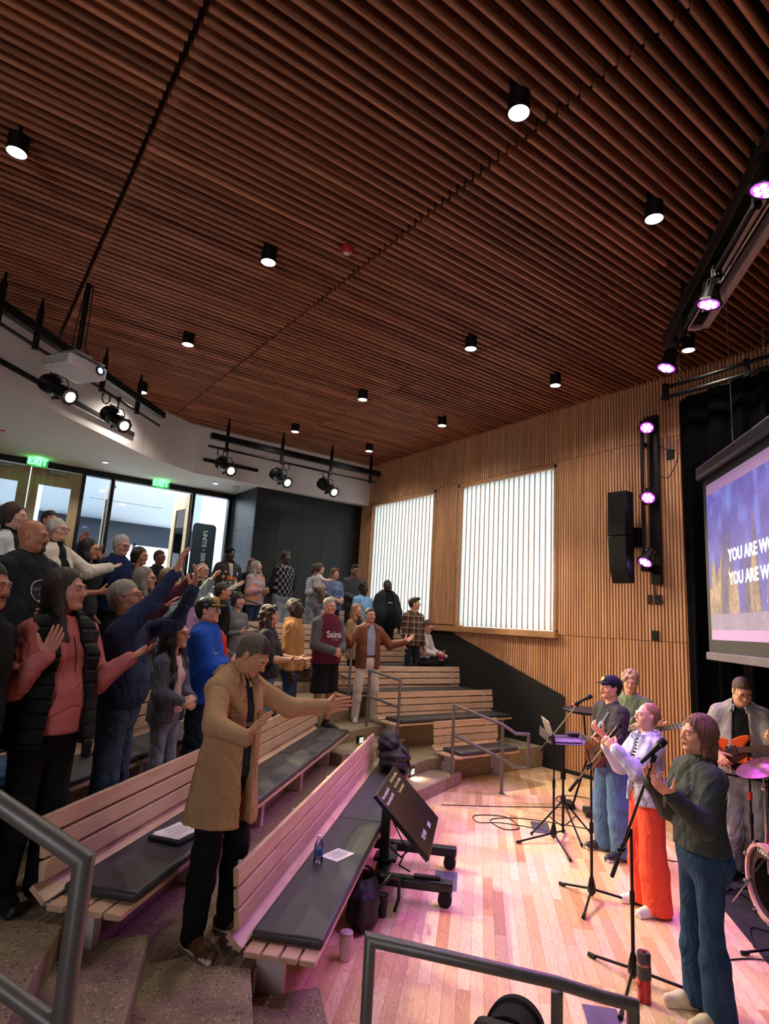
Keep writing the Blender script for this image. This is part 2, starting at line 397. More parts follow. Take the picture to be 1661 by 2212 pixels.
for wi, (a, b_) in enumerate(WINS):
    fr = thing('window_%d' % (wi+1), 'x', 'x', (XW, (a+b_)/2, ZB)); del fr['label']; del fr['category']; struct(fr)
    h = (b_-a)/2; H = ZT-ZB
    f = MB().box(-.035, .2, -h-.06, -h, -.0, H+.06).box(-.035, .2, h, h+.06, -.0, H+.06).box(-.035, .2, -h-.06, h+.06, H, H+.07).box(0, .2, -h-.04, h+.04, -.06, .0)
    f.build('window_frame', M_trim, fr, bevel=.004)
    bm_ = MB(); nb = 19; wd = (b_-a)/nb
    for j in range(nb):
        y0 = -h+j*wd; ang = .0
        M_ = Matrix.Translation((.075, y0+wd/2, 0)) @ Matrix.Rotation(ang, 4, 'Z')
        bm_.box(-.006, .006, -wd*.47, wd*.47, .01, H-.01, M_)
    bo = bm_.build('board', M_board, fr); fn = MB()
    for j in range(nb+1): fn.box(.055, .10, -h+j*wd-.005, -h+j*wd+.005, .005, H-.005)
    fn.build('board_gap_fin', M_trim, fr)  # thin fins added to stand for the shadow lines between boards
    MB().box(.19, .2, -h, h, 0, H).build('glazing', M_day, fr)
# unseen sides of the room
M_dim = mat('dark_painted_wall', '#3A302B', .9)
struct(MB().box(-9.2, -9, -9.2, 14.6, 0, 6.5).build('wall_left', M_dim)); struct(MB().box(-9.2, 8.8, -9.2, -9, 0, 6.5).build('wall_front', M_dim))
# door wall
YD = 14.4; ZF = T*6; ZH = 5.12
mb = MB()
mb.box(-9, 5.53, YD-.06, YD+.12, ZH-.10, ZH+.04)
for x, wd in ((-.02, .07), (2.09, .07), (2.68, .07), (4.53, .07), (5.47, .10)): mb.box(x-wd/2, x+wd/2, YD-.05, YD+.12, ZF, ZH-.10)
mb.box(2.12, 2.65, YD-.03, YD+.08, ZF, ZF+.10).box(4.56, 5.43, YD-.03, YD+.08, ZF, ZF+.10)
struct(mb.build('trim_5', M_black, bevel=.004))
struct(MB().box(-9, -.05, YD-.02, YD+.1, ZF, ZH-.1).build('wall_far_left', M_soffit))
g1 = struct(MB().box(2.12, 2.65, YD+.02, YD+.03, ZF+.1, ZH-.1).build('window_3', M_glass)); g2 = struct(MB().box(4.56, 5.43, YD+.02, YD+.03, ZF+.1, ZH-.1).build('window_4', M_glass))
def door_leaf(name, w_, handle_side=1):
    t = thing(name, 'x', 'x'); del t['label']; del t['category']; struct(t)
    H = ZH-.12-ZF; gl, gr = .17, w_-.19 
    m_ = MB().box(0, gl, -.025, .025, .01, H).box(gr, w_, -.025, .025, .01, H).box(gl, gr, -.025, .025, .01, .35).box(gl, gr, -.025, .025, 2.73, H)
    m_.build('door_panel', M_door, t, bevel=.002)
    MB().box(gl, gr, -.004, .004, .35, 2.73).build('door_glass', M_glass, t)
    hx = w_-.06 if handle_side > 0 else .06
    MB().cyl((hx, -.07, .85), (hx, -.07, 1.45), .012).cyl((hx, -.07, .9), (hx, -.02, .9), .008).cyl((hx, -.07, 1.4), (hx, -.02, 1.4), .008).build('door_handle', M_chrome, t, smooth=True)
    MB().box(w_*.5-.16, w_*.5+.16, -.10, -.03, H-.10, H-.03).build('door_closer', mat('closer_grey', '#9A9A98', .4, .6), t, bevel=.01)
    return t
d1 = door_leaf('door_1', .98, 1); d1.location = (.08, YD, ZF)
d2 = door_leaf('door_2', .98, -1); d2.location = (1.08, YD, ZF)
d3 = door_leaf('door_3', .88, -1); d3.location = (4.49, YD+.05, ZF); d3.rotation_euler = (0, 0, math.radians(98))
d4 = door_leaf('door_4', .88, 1); d4.location = (2.72, YD+.05, ZF); d4.rotation_euler = (0, 0, math.radians(88))
# lobby beyond the doors
M_lobw = mat('lobby_white', '#E8EAEC', .85, var=.02); M_lobd = mat('lobby_dark_cladding', '#232B36', .5)
struct(MB().box(-9, 12, 14.4, 30, ZF-.2, ZF-.005).build('floor_lobby', mat('lobby_terrazzo', '#9FA4A8', .25)))
struct(MB().box(-9, 12, 17.6, 27, 5.62, 7.6).build('ceiling_lobby', M_lobw))
struct(MB().box(-9, 12, 14.5, 17.6, 7.6, 7.8).box(-9, 12, 14.46, 14.52, 5.15, 7.7).build('ceiling_lobby_high', M_lobw))
struct(MB().box(5.75, 5.9, 14.5, 17.4, ZF, 7.6).box(1.15, 1.5, 16.2, 16.6, ZF, 7.6).box(-9, -8.8, 14.4, 30, ZF, 7.8).build('wall_lobby_side', M_lobw))
mb = MB()
mb.box(-9, 12, 26, 26.2, 4.75, 5.7)
for x in np.arange(-9, 12.1, 1.5): mb.box(x-.05, x+.05, 26, 26.2, ZF, 4.8)
mb.box(-9, 12, 26, 26.2, 3.1, 3.2).box(-9, 12, 26, 26.2, ZF, ZF+.2).box(3.2, 5.6, 25.9, 26.1, ZF, 4.9)
struct(mb.build('wall_lobby_back', M_lobd))
M_sky = emat('overcast_daylight', (.75, .88, 1, 1), 1.6)
struct(MB().box(-9, 12, 26.5, 26.6, ZF, 5.6).build('window_5', M_sky))
struct(MB().box(11.9, 12, 14.6, 26, ZF, 7.6).build('window_6', emat('side_daylight', (.7, .85, 1, 1), 2.2)))
# ================= LIGHT FIXTURES AND CEILING EQUIPMENT =================
M_disc = emat('lamp_diffuser', (1, .95, .88, 1), 8)
cans = [(2.92, 2.67, .085, 'largest, nearest over the stage'), (4.76, 2.67, .083, 'beside the lighting bar over the stage'), (-.08, 5.67, .08, 'at the far left edge of the view'), (2.31, 5.71, .08, 'next to the red fire alarm'),
        (2.30, 8.4, .08, 'above the projector side of the seating'), (2.31, 10.94, .08, 'above the end of the curved lighting bar'), (5.38, 5.72, .08, 'in the middle of the ceiling beside the slat joint'), (7.52, 3.79, .08, 'beyond the white ceiling cassette'),
        (7.23, 5.74, .08, 'nearest the slatted side wall above the larger window'), (5.38, 8.41, .08, 'halfway back, second from the side wall'), (7.27, 8.46, .08, 'above the gap between the two lit windows'), (5.39, 10.95, .08, 'above the middle of the back lighting bar'), (7.29, 10.98, .08, 'in the back corner by the black wall')]
proto = None
for x, y, r, w_ in cans:
    lab = 'round black surface-mounted ceiling can light %s' % w_
    if proto is None:
        t = thing('ceiling_can_light', lab, 'ceiling light', (x, y, 6.0), 0, 'black can lights on the slatted ceiling')
        MB().lathe([(.070, .30), (.083, .30), (.083, 0), (.078, 0), (.078, .012), (.0, .012)], n=32).build('housing', M_black, t, smooth=True)
        MB().cyl((0, 0, .004), (0, 0, .011), .077, n=32).build('diffuser', M_disc, t); proto = t
    else: t = dup(proto, (x, y, 6.0), None, lab)
    light('SPOT', 'can_lamp', (x, y, 5.97), 66, (1, .90, .78), spot_size=2.5, spot_blend=.8, shadow_soft_size=.07)
t = thing('fire_alarm', 'round red fire alarm strobe on the slatted ceiling', 'fire alarm', (2.94, 5.11, 6.09))
M_red = mat('alarm_red', '#B3231C', .35, var=.05)
MB().lathe([(.0, .07), (.065, .07), (.072, .05), (.06, .01), (.03, 0), (0, 0)], n=24).build('housing', M_red, t, smooth=True)
MB().lathe([(0, .012), (.03, .010), (.026, -.012), (.0, -.018)], n=16).build('strobe', mat('strobe_lens', '#D8C8C8', .1), t, smooth=True)
t = tag(MB().cyl((.37, 12.35, 5.13), (.37, 12.35, 5.15), .055, .06, n=20).build('fire_alarm', M_red, smooth=True), 'small red fire alarm on the white soffit at the left edge', 'fire alarm')
# bars and trusses
M_truss = mat('black_truss_paint', '#0C0C10', .4, .4, var=.3)
def wire(mb, c, r, turns, n=26, seed=0, ax=None):
    rr = random.Random(seed); c = Vector(c); pts = []
    for i in range(n*turns):
        a = 2*PI*i/n; k = 1+.12*math.sin(i*.37+seed)
        pts.append(c+Vector((math.cos(a)*r*k*.6, math.cos(a)*r*k*.6*(-.6), math.sin(a)*r*k))+Vector((rr.uniform(-1, 1), rr.uniform(-1, 1), 0))*.004)
    mb.tube(pts, .006, 5); return mb
def bar(name, label, a, b, zb, zp, hangers, w_=.055, h_=.06, loops=()):
    a, b = Vector(a+(0,)), Vector(b+(0,)); d = (b-a).normalized(); t = thing(name, label, 'lighting bar', (a.x, a.y, 0)); L = (b-a).length; n = Vector((-d.y, d.x, 0))
    R_ = Matrix(((d.x, n.x, 0, 0), (d.y, n.y, 0, 0), (0, 0, 1, 0), (0, 0, 0, 1)))
    t.matrix_world = Matrix.Translation(a) @ R_
    MB().box(0, L, -w_, w_, zb-h_, zb+h_).box(0, L, -w_-.01, w_+.01, zb+h_-.012, zb+h_).build('beam', M_truss, t, bevel=.004)
    MB().cyl((-.03, 0, zp), (L-.08, 0, zp), .024, n=14).build('pipe', M_truss, t, smooth=True)
    for s in hangers:
        MB().box(s-.025, s+.025, -.03, .03, zp-.05, 6.02).lathe([(.03, 0), (.022, .05), (.008, .20)], M=Matrix.Translation((s, 0, 6.02)), n=10).cyl((s, 0, 6.1), (s, 0, 6.42), .006, n=6).build('hanger', M_truss, t)
    if loops:
        for i, (s, k) in enumerate(loops): wire(MB(), (s, .04, zp-.07), .09, k, seed=i).build('cable', M_rub, t, smooth=True, auto=180)
    return t
bar('lighting_bar', 'long black lighting bar with pipe in front of the white bulkhead beside the projector', (-.55, 7.73), (2.76, 11.12), 5.72, 5.5, (.8, 1.45, 2.9, 3.9), loops=((2.0, 3), (3.1, 3)))
bar('lighting_bar', 'straight black lighting bar across the back corner above the black wall', (3.87, 11.65), (8.08, 11.65), 5.72, 5.5, (.35, 1.6, 2.85, 3.95), loops=((.25, 2), (1.75, 3), (2.75, 2)))
bar('lighting_bar', 'black lighting bar with purple lamps running diagonally over the stage', (3.2, .45), (6.83, 3.71), 5.85, 5.62, (.9, 2.0, 3.1, 4.1), .05, .075, loops=((1.4, 2), (2.9, 3), (4.9, 2)))
def rail_slot(name, label, pts):
    pass
tag(MB().prism([(.17-.4, 9.46-.4), (2.40, 11.64), (2.40+.02, 11.62), (.17-.38, 9.42-.4)], 5.36, 5.43).build('air_slot', M_rub), 'long black linear air slot low on the curved white bulkhead at left', 'air slot')
tag(MB().box(4.10, 5.36, 12.60, 12.66, 5.42, 5.49).build('air_slot', M_rub), 'short black linear air slot on the white bulkhead behind the back bar', 'air slot')
# profile spotlights
def aim(loc, target):
    d = (Vector(target)-Vector(loc)).normalized(); x = Vector((0, 0, 1)).cross(d).normalized(); y = d.cross(x)
    return Matrix(((x.x, y.x, d.x, loc[0]), (x.y, y.y, d.y, loc[1]), (x.z, y.z, d.z, loc[2]), (0, 0, 0, 1)))
M_lens = emat('warm_lamp_lens', (1, .88, .66, 1), 22)
M_spotb = mat('spotlight_black', '#101012', .38, .3)
def profile(loc, target, label, pipe_z=5.5, e=300, proto=[None]):
    M = aim(loc, target); t = thing('profile_spotlight', label, 'spotlight', (0, 0, 0), 0, None); M = M @ Matrix.Scale(1.25, 4); t.matrix_world = M
    body = MB().lathe([(.0, -.30), (.05, -.30), (.085, -.25), (.095, -.10), (.075, -.05), (.07, .0), (.078, .02), (.072, .05), (.062, .12), (.066, .20), (.066, .22)], n=20)
    for q in range(4):
        a = q*PI/2+.4; body.box(-.004, .004, -.035, .035, -.06, .02, Matrix.Rotation(a, 4, 'Z') @ Matrix.Translation((.10, 0, 0)))
    for q in np.linspace(-.24, -.12, 5): body.lathe([(.097, q-.006), (.104, q), (.097, q+.006)], n=20)
    body.box(-.03, .03, .09, .13, -.22, -.08).cyl((0, -.09, -.02), (0, -.13, -.02), .014)
    body.build('body', M_spotb, t, smooth=True)
    fr = MB(); ring = [(.085*math.cos(a)*1.2, .085*math.sin(a)*1.2) for a in [PI/8+PI/4*i for i in range(8)]]
    fr.prism(ring, .205, .225); fr.build('gel_frame', M_spotb, t)
    MB().lathe([(0, .228), (.058, .228), (.05, .236), (0, .245)], n=24).build('lens', M_lens, t, smooth=True)
    Mi = M.inverted(); px = Vector((loc[0], loc[1], pipe_z))
    yk = MB(); c = Vector(loc); s = Vector((M[0][0], M[1][0], 0))*.11; up = Vector((0, 0, 1))
    for g in (1, -1): yk.tube([c+s*g, c+s*g*1.02+up*.12, c+s*g*.75+up*.2, c+up*.21], .008, 6)
    yk.tube([c+up*.21, px-up*.02], .012, 6); yk.box(-.03, .03, -.03, .03, -.04, .04, Matrix.Translation(px))
    yk.build('yoke', M_spotb, t, M=Mi, smooth=True)
    d = Vector(target)-Vector(loc); d.normalize()
    light('SPOT', 'profile_lamp', Vector(loc)+d*.30, e, (1, .80, .52), target=target, spot_size=.72, spot_blend=.5, shadow_soft_size=.05)
profile((.86, 9.30, 5.16), (5.2, 2.6, 1.0), 'black profile spotlight with lit lens directly under the projector', e=2000)
profile((1.80, 10.12, 5.16), (4.6, 3.2, 1.0), 'black profile spotlight hanging from the curved bar, right of the projector', e=2000)
profile((4.25, 11.65, 5.14), (5.0, 3.6, 1.2), 'left black profile spotlight on the straight back bar', e=2000)
profile((5.50, 11.65, 5.14), (6.9, 4.0, 1.0), 'middle black profile spotlight on the straight back bar', e=2000)
profile((6.68, 11.65, 5.14), (7.6, 4.2, 1.0), 'right black profile spotlight on the straight back bar, nearest the slatted wall', e=2000)
# purple LED pars
M_par = emat('purple_led_lens', (.30, .02, 1, 1), 4)
M_parw = emat('white_led_core', (.75, .45, 1, 1), 7)
def par(loc, target, label, e=260, top=None, col=(.62, .10, 1), size=.95):
    M = aim(loc, target); t = thing('led_par_light', label, 'stage light'); t.matrix_world = M
    b = MB().lathe([(.0, -.22), (.045, -.22), (.055, -.16), (.10, .0), (.105, .02), (.10, .03)], n=22)
    b.lathe([(.098, .0), (.12, .01), (.12, .03), (.1, .03)], n=8)
    for q in range(7): b.box(-.003, .003, .045, .075, -.2, -.05, Matrix.Rotation(q*2*PI/7, 4, 'Z'))
    b.build('body', M_spotb, t, smooth=True)
    MB().cyl((0, 0, .022), (0, 0, .031), .094, n=24).build('lens_plate', M_par, t)
    ln = MB()
    for q in range(7):
        a = q*2*PI/6; r_ = .056 if q < 6 else 0; ln.lathe([(0, .032), (.023, .032), (.020, .042), (0, .046)], n=12, M=Matrix.Translation((r_*math.cos(a), r_*math.sin(a), 0)))
    ln.build('led_lenses', M_parw, t, smooth=True)
    if top is not None:
        c = Vector(loc); s = Vector((M[0][0], M[1][0], 0))*.12; yk = MB(); tp = Vector(top)
        for g in (1, -1): yk.tube([c+s*g-Vector((0, 0, .0)), c+s*g+(tp-c)*.55, tp+s*g*.2], .007, 6)
        yk.box(-.035, .035, -.035, .035, -.04, .04, Matrix.Translation(tp)); yk.build('yoke', M_spotb, t, M=M.inverted(), smooth=True)
    d = (Vector(target)-Vector(loc)).normalized()
    light('SPOT', 'par_lamp', Vector(loc)+d*.08, e, col, target=target, spot_size=size, spot_blend=.6, shadow_soft_size=.08)
par((5.42, 2.52, 5.36), (4.9, 3.3, 0), 'purple-lit stage par lamp on the diagonal bar in front of the white cassette', top=(5.42, 2.44, 5.62), e=185)
par((6.38, 3.47, 5.32), (4.9, 4.6, 0), 'purple-lit stage par lamp at the far end of the diagonal bar', top=(6.42, 3.35, 5.62), e=185)
par((4.27, 1.56, 5.40), (3.9, 3.0, 0), 'purple-lit stage par lamp at the right edge of the picture on the diagonal bar', top=(4.28, 1.55, 5.62), e=185)
par((8.20, 4.80, 5.34), (4.6, 3.2, .6), 'topmost purple par lamp on the upright wall pipe', top=(8.28, 4.88, 5.40), e=150)
par((8.18, 4.79, 4.25), (4.2, 3.6, .4), 'middle purple par lamp on the upright wall pipe', top=(8.28, 4.88, 4.32), e=150)
par((8.18, 4.85, 3.30), (5.6, 5.2, 0), 'lowest purple par lamp on the upright wall pipe, tipped towards the floor', top=(8.28, 4.92, 3.42), e=185)
# upright wall pipe
t = thing('wall_lighting_pipe', 'tall black board with an upright pipe fixed to the slatted side wall', 'lighting pipe', (8.4, 4.83, 2.98))
MB().box(.0, .07, -.075, .075, 0, 2.6).build('board', M_black, t, bevel=.004)
MB().cyl((-.12, .11, .22), (-.12, .11, 2.5), .026, n=12).box(-.15, .0, .03, .14, .18, .30).box(-.13, 0, .08, .13, 1.2, 1.26).box(-.13, 0, .08, .13, 2.1, 2.16).build('pipe', M_black, t, smooth=True)
MB().tube([(-.03, .0, -.0), (-.05, -.02, -.2), (.02, -.05, -.24), (.06, -.08, -.26)], .008, 6).build('cable', M_rub, t, smooth=True, auto=180)
MB().tube([(0, -.05, 2.0), (-.05, -.12, 1.6), (-.04, -.25, 1.55), (0, -.34, 1.72), (.07, -.36, 1.95)], .006, 6).build('cable', M_rub, t, smooth=True, auto=180)
MB().tube([(0, -.05, 2.15), (0, -.2, 2.02), (.06, -.33, 1.98)], .006, 6).build('cable', M_rub, t, smooth=True, auto=180)
for (y, z0, w_, lb) in ((4.60, 4.92, .11, 'black wall plate with cable beside the upright pipe'), (4.97, 2.76, .06, 'small black wall plate, left of the pair below the upright pipe'), (4.84, 2.76, .10, 'wider black wall plate, right of the pair below the upright pipe'), (4.90, 2.24, .10, 'lone black wall plate lowest on the slatted wall')):
    t = tag(MB().box(XW-.04, XW-.02, y-w_/2, y+w_/2, z0-.07, z0+.07).cyl((XW-.045, y-.02, z0+.03), (XW-.04, y-.02, z0+.03), .008, n=8).cyl((XW-.045, y+.02, z0-.03), (XW-.04, y+.02, z0-.03), .008, n=8).build('wall_plate', M_black, bevel=.003), lb, 'wall plate')
# loudspeaker
t = thing('loudspeaker', 'tall black column loudspeaker on a bracket from the slatted wall', 'loudspeaker', (8.08, 5.20, 3.0))
prof = [(-.16, .25), (-.16, .68)]
MB().prism([(-.10, .68), (.13, .68), (.13, 1.36), (-.09, 1.36)], -.15, .15, Matrix(((1, 0, 0, 0), (0, 0, 1, 0), (0, 1, 0, 0), (0, 0, 0, 1)))).build('upper_cabinet', M_black, t, bevel=.012)
MB().prism([(-.10, .665), (.13, .665), (.13, -.02), (.02, -.02), (-.07, .22)], -.15, .15, Matrix(((1, 0, 0, 0), (0, 0, 1, 0), (0, 1, 0, 0), (0, 0, 0, 1)))).build('lower_cabinet', M_black, t, bevel=.012)
MB().box(.13, .34, -.05, .05, .6, .78).cyl((.25, 0, .5), (.25, 0, .85), .05).box(.3, .42, -.12, .12, .55, .85).build('bracket', M_black, t, bevel=.006)
# ceiling cassette
o = Vector((7.02, 3.48, 5.99)); d = Vector((-.73, -.67, 0)).normalized(); n = Vector((d.y, -d.x, 0))
Rm = Matrix(((d.x, n.x, 0, o.x), (d.y, n.y, 0, o.y), (0, 0, 1, o.z), (0, 0, 0, 1)))
M_cas = mat('cassette_white', '#C9BEC4', .5, var=.03)
t = thing('projector_screen_housing', 'long white ceiling cassette with an open service slot above the stage', 'ceiling cassette'); t.matrix_world = Rm
MB().box(0, 4.2, -.17, -.09, 0, .14).box(0, 4.2, .05, .17, 0, .14).box(0, .05, -.17, .17, 0, .14).box(0, 4.2, -.17, .17, .12, .14).box(.0, 4.2, .17, .175, -.0, .02).build('panel', M_cas, t, bevel=.004)
MB().box(.1, .34, -.085, .045, .03, .11).build('motor_box', M_black, t); MB().cyl((.4, -.02, .07), (4.1, -.02, .07), .045, n=16).build('roller', M_chrome, t, smooth=True)
# curtain rail
t = thing('curtain_rail', 'pair of black curtain pipes hanging on chains above the black stage curtain', 'curtain rail', (0, 0, 0))
MB().cyl((7.9, 4.36, 5.74), (7.75, .5, 5.74), .026, n=10).cyl((7.92, 4.40, 5.60), (7.77, .5, 5.60), .03, n=10).box(7.88, 7.94, 4.30, 4.36, 5.56, 5.80).box(7.85, 7.91, 3.2, 3.26, 5.56, 5.80).build('pipe', M_truss, t, smooth=True)
m_ = MB()
for y in (4.1, 3.0, 1.9):
    m_ = MB()
    for q in range(9): m_.lathe([(.012, -.02), (.016, 0), (.012, .02)], n=6, M=Matrix.Translation((7.89-(4.4-y)*.04, y+.01*(q % 2), 5.78+q*.042)))
    m_.build('chain', M_chrome, t)
# stage curtain
def curtain(name, label, p0, p1, z0, z1, amp, period, seed):
    a, b = Vector(p0+(0,)), Vector(p1+(0,)); d = (b-a); L = d.length; d.normalize(); n = Vector((-d.y, d.x, 0)); N = int(L/.025); vs = []; fs = []; rr = random.Random(seed); ph = [rr.uniform(0, 6) for _ in range(4)]
    zs = np.linspace(z0, z1, 14)
    for k, z in enumerate(zs):
        f = 1.15-.5*(k/13)
        for i in range(N+1):
            s = L*i/N; w_ = math.sin(2*PI*s/period+ph[0]+.8*math.sin(s*1.7+ph[1]))+.35*math.sin(2*PI*s/period*2.3+ph[2])
            p = a+d*s+n*amp*f*w_; vs.append((p.x, p.y, z+(.03*math.sin(s*2.2) if k == 13 else 0)))
    M = N+1
    for k in range(13):
        for i in range(N): fs.append((k*M+i, k*M+i+1, (k+1)*M+i+1, (k+1)*M+i))
    o = MB().add(vs, fs).build(name, mat('black_velvet', '#060608', 1.0, var=.3, vscale=3, spec=.05), smooth=True, auto=180)
    s_ = o.modifiers.new('thick', 'SOLIDIFY'); s_.thickness = .006
    return tag(o, label, 'curtain')
curtain('stage_curtain', 'black pleated stage curtain beside the slatted wall behind the projection screen', (8.30, 4.37), (7.2, -4.5), .01, 5.66, .055, .34, 3)
# screen
BL = Vector((6.66, 3.25, 0)); du = Vector((-1, -1, 0)).normalized(); nn = Vector((-1, 1, 0)).normalized()
z0, z1, SWd = 2.06, 3.98, 3.3
Rm = Matrix(((du.x, 0, nn.x, BL.x), (du.y, 0, nn.y, BL.y), (0, 1, 0, z0), (0, 0, 0, 1)))   # local x along, y up, z towards the seats
t = thing('projection_screen', 'hanging projection screen showing a forest picture with song words', 'projection screen'); t.matrix_world = Rm
H = z1-z0
MB().box(0, SWd, -.0, H, -.004, 0).build('black_border', mat('screen_border', '#0E0D12', .7), t)
MB().box(-.03, SWd+.03, H-.02, H+.13, -.07, .07).build('roller_case', mat('case_black', '#15131A', .35), t, bevel=.03, seg=4)
MB().box(-.03, SWd+.03, -.05, .03, -.02, .025).build('bottom_bar', mat('bar_grey', '#6E6A72', .4, .4), t, bevel=.008)
MB().cyl((.85, H+.1, 0), (.85, 6.3-z0, 0), .004, n=6).cyl((SWd-.5, H+.1, 0), (SWd-.5, 6.3-z0, 0), .004, n=6).build('hanging_wire', M_chrome, t)
# projected picture: generated per-vertex in the plane of the screen
def picture():
    W_, Hh = 420, 230; X, Y = np.meshgrid(np.linspace(0, 1.74, W_), np.linspace(0, 1, Hh)); rg = np.random.default_rng(2)
    def vn(sx, sy, seed):
        g = np.random.default_rng(seed).random((int(sy)+3, int(sx)+3)); x = X/1.74*sx; y = Y*sy; i = x.astype(int); j = y.astype(int); fx = x-i; fy = y-j; fx = fx*fx*(3-2*fx); fy = fy*fy*(3-2*fy)
        return (g[j, i]*(1-fx)+g[j, i+1]*fx)*(1-fy)+(g[j+1, i]*(1-fx)+g[j+1, i+1]*fx)*fy
    n1 = vn(14, 7, 1)*.5+vn(60, 22, 2)*.3+vn(190, 60, 3)*.35
    img = np.stack([.25+.25*n1, .22+.30*n1, .60+.28*n1], -1)
    img += (np.clip(vn(26, 8, 9)-.55, 0, 1)*1.1)[..., None]*np.array([.25, .5, .5])
    for sd in range(46):      # conifers and golden birches
        cx = rg.uniform(0, 1.74); gold = rg.random() < .62; hh = rg.uniform(.28, .55) if not gold else rg.uniform(.2, .42); wd = rg.uniform(.03, .06)
        if sd < 4: cx = (.24, .31, .62, .12)[sd]; gold = False; hh = (.66, .60, .66, .36)[sd]; wd = .055
        f = np.clip((Y-.1)/hh, 0, 1); prof = wd*(1-f)**(.8 if not gold else .45)*(.75+.5*n1)
        mk = (np.abs(X-cx) < prof) & (Y > .1) & (Y < .1+hh)
        c = np.array([.86, .72, .46]) if gold else np.array([.46, .42, .48]); img[mk] = (c*(.55+.75*n1[mk][:, None]))
    g = Y < .11; img[g] = np.array([.80, .70, .72])*(.8+.3*n1[g][:, None])
    img = np.where((Y < .13)[..., None], img*.95+.03, img)
    img = img*.86+np.array([.10, .05, .14]); return np.clip(img, 0, 1).astype(np.float32)
img = picture(); Hh, W_ = img.shape[:2]
vs = [(x, y, .002) for y in np.linspace(0, 1, Hh) for x in np.linspace(0, 1, W_)]
bx0, bx1, by0, by1 = .09, SWd-.09, .16, H-.10
pb = MB(); VX = np.linspace(bx0, bx1, W_); VY = np.linspace(by0+.10, by1-.12, Hh)
pb.v = [(x, y, .002) for y in VY for x in VX]; pb.f = [(j*W_+i, j*W_+i+1, (j+1)*W_+i+1, (j+1)*W_+i) for j in range(Hh-1) for i in range(W_-1)]; pb.mi = [0]*len(pb.f)
m_, nt, b = _new('projected_picture'); at = nt.nodes.new('ShaderNodeAttribute'); at.attribute_name = 'picture'
nt.links.new(at.outputs[0], b.inputs['Emission Color']); b.inputs['Emission Strength'].default_value = .40; b.inputs['Base Color'].default_value = (.07, .07, .07, 1); b.inputs['Roughness'].default_value = .9
pic = pb.build('picture', m_, t); ca = pic.data.color_attributes.new('picture', 'FLOAT_COLOR', 'POINT'); lin = np.where(img <= .04, img/12.9, ((img+.055)/1.055)**2.4)
ca.data.foreach_set('color', np.concatenate([lin.reshape(-1, 3), np.ones((Hh*W_, 1), np.float32)], 1).ravel())
MB().box(bx0, bx1, by0, by1, .0, .001).build('screen_cloth', emat('glowing_screen_cloth', (.30, .18, .36, 1), .35), t)  # light on the bare cloth put in as emission
M_word = emat('projected_words', (.80, .93, 1, 1), .75)
for i, s_ in enumerate(('YOU ARE WORTHY OF IT ALL', 'YOU ARE WORTHY OF IT ALL')):
    text_mesh(s_, .17, Matrix.Translation((.62, H*.50-.23*i+.02, .0045)), M_word, parent=t, align='LEFT', bold=.004, sx=.9)
# projector
pc = Vector((.87, 7.90, 4.95)); 
M = Matrix.Translation(pc) @ Matrix.Rotation(math.radians(-38), 4, 'Z')   # front (lens) looks along +Y' towards the stage after rotation
fw = (Vector((4.6, 2.0, 0))-pc); fw.z = 0; ang = math.atan2(fw.y, fw.x)
M = Matrix.Translation(pc) @ Matrix.Rotation(ang, 4, 'Z')
t = thing('projector', 'white ceiling projector on a black drop pole', 'projector'); t.matrix_world = M
MB().box(-.23, .23, -.27, .27, 0, .16).build('case', M_plw, t, bevel=.03, seg=3)
MB().box(-.24, .24, -.19, -.02, .175, .19).box(-.24, .24, .05, .22, .175, .19).box(-.18, .18, -.2, .2, .19, .21).box(-.12, .12, -.12, .12, .21, .27).build('mount_bracket', mat('mount_grey', '#A9A6A6', .4, .5), t, bevel=.005)
MB().lathe([(.055, 0), (.058, .04), (.05, .05), (.045, .03), (0, .03)], n=24, M=Matrix.Translation((.21, .15, .09)) @ Matrix.Rotation(PI/2, 4, 'Y')).build('lens_barrel', M_black, t, smooth=True)
MB().lathe([(0, .04), (.036, .04), (.0, .047)], n=20, M=Matrix.Translation((.205, .15, .09)) @ Matrix.Rotation(PI/2, 4, 'Y')).build('lens', emat('projector_lens_glow', (.35, .6, 1, 1), 3), t, smooth=True)
vm = MB()
for i in range(13): vm.box(-.20+i*.03, -.19+i*.03, -.273, -.268, .035, .13)
vm.build('vent', mat('vent_grey', '#6B6868', .6), t)
MB().cyl((0, 0, .26), (0, 0, 1.46), .032, n=14).build('drop_pole', M_black, t, smooth=True)
MB().tube([(.02, .05, 1.3), (.05, .04, .8), (.04, .05, .4), (.08, .1, .26), (.1, .16, .2)], .007, 6).build('cable', M_rub, t, smooth=True, auto=180)
MB().tube([(0, -.04, 1.1), (-.05, -.05, .5), (-.04, -.06, .35), (-.15, -.15, .22), (-.2, -.2, .17)], .006, 6).build('cable', M_rub, t, smooth=True, auto=180)
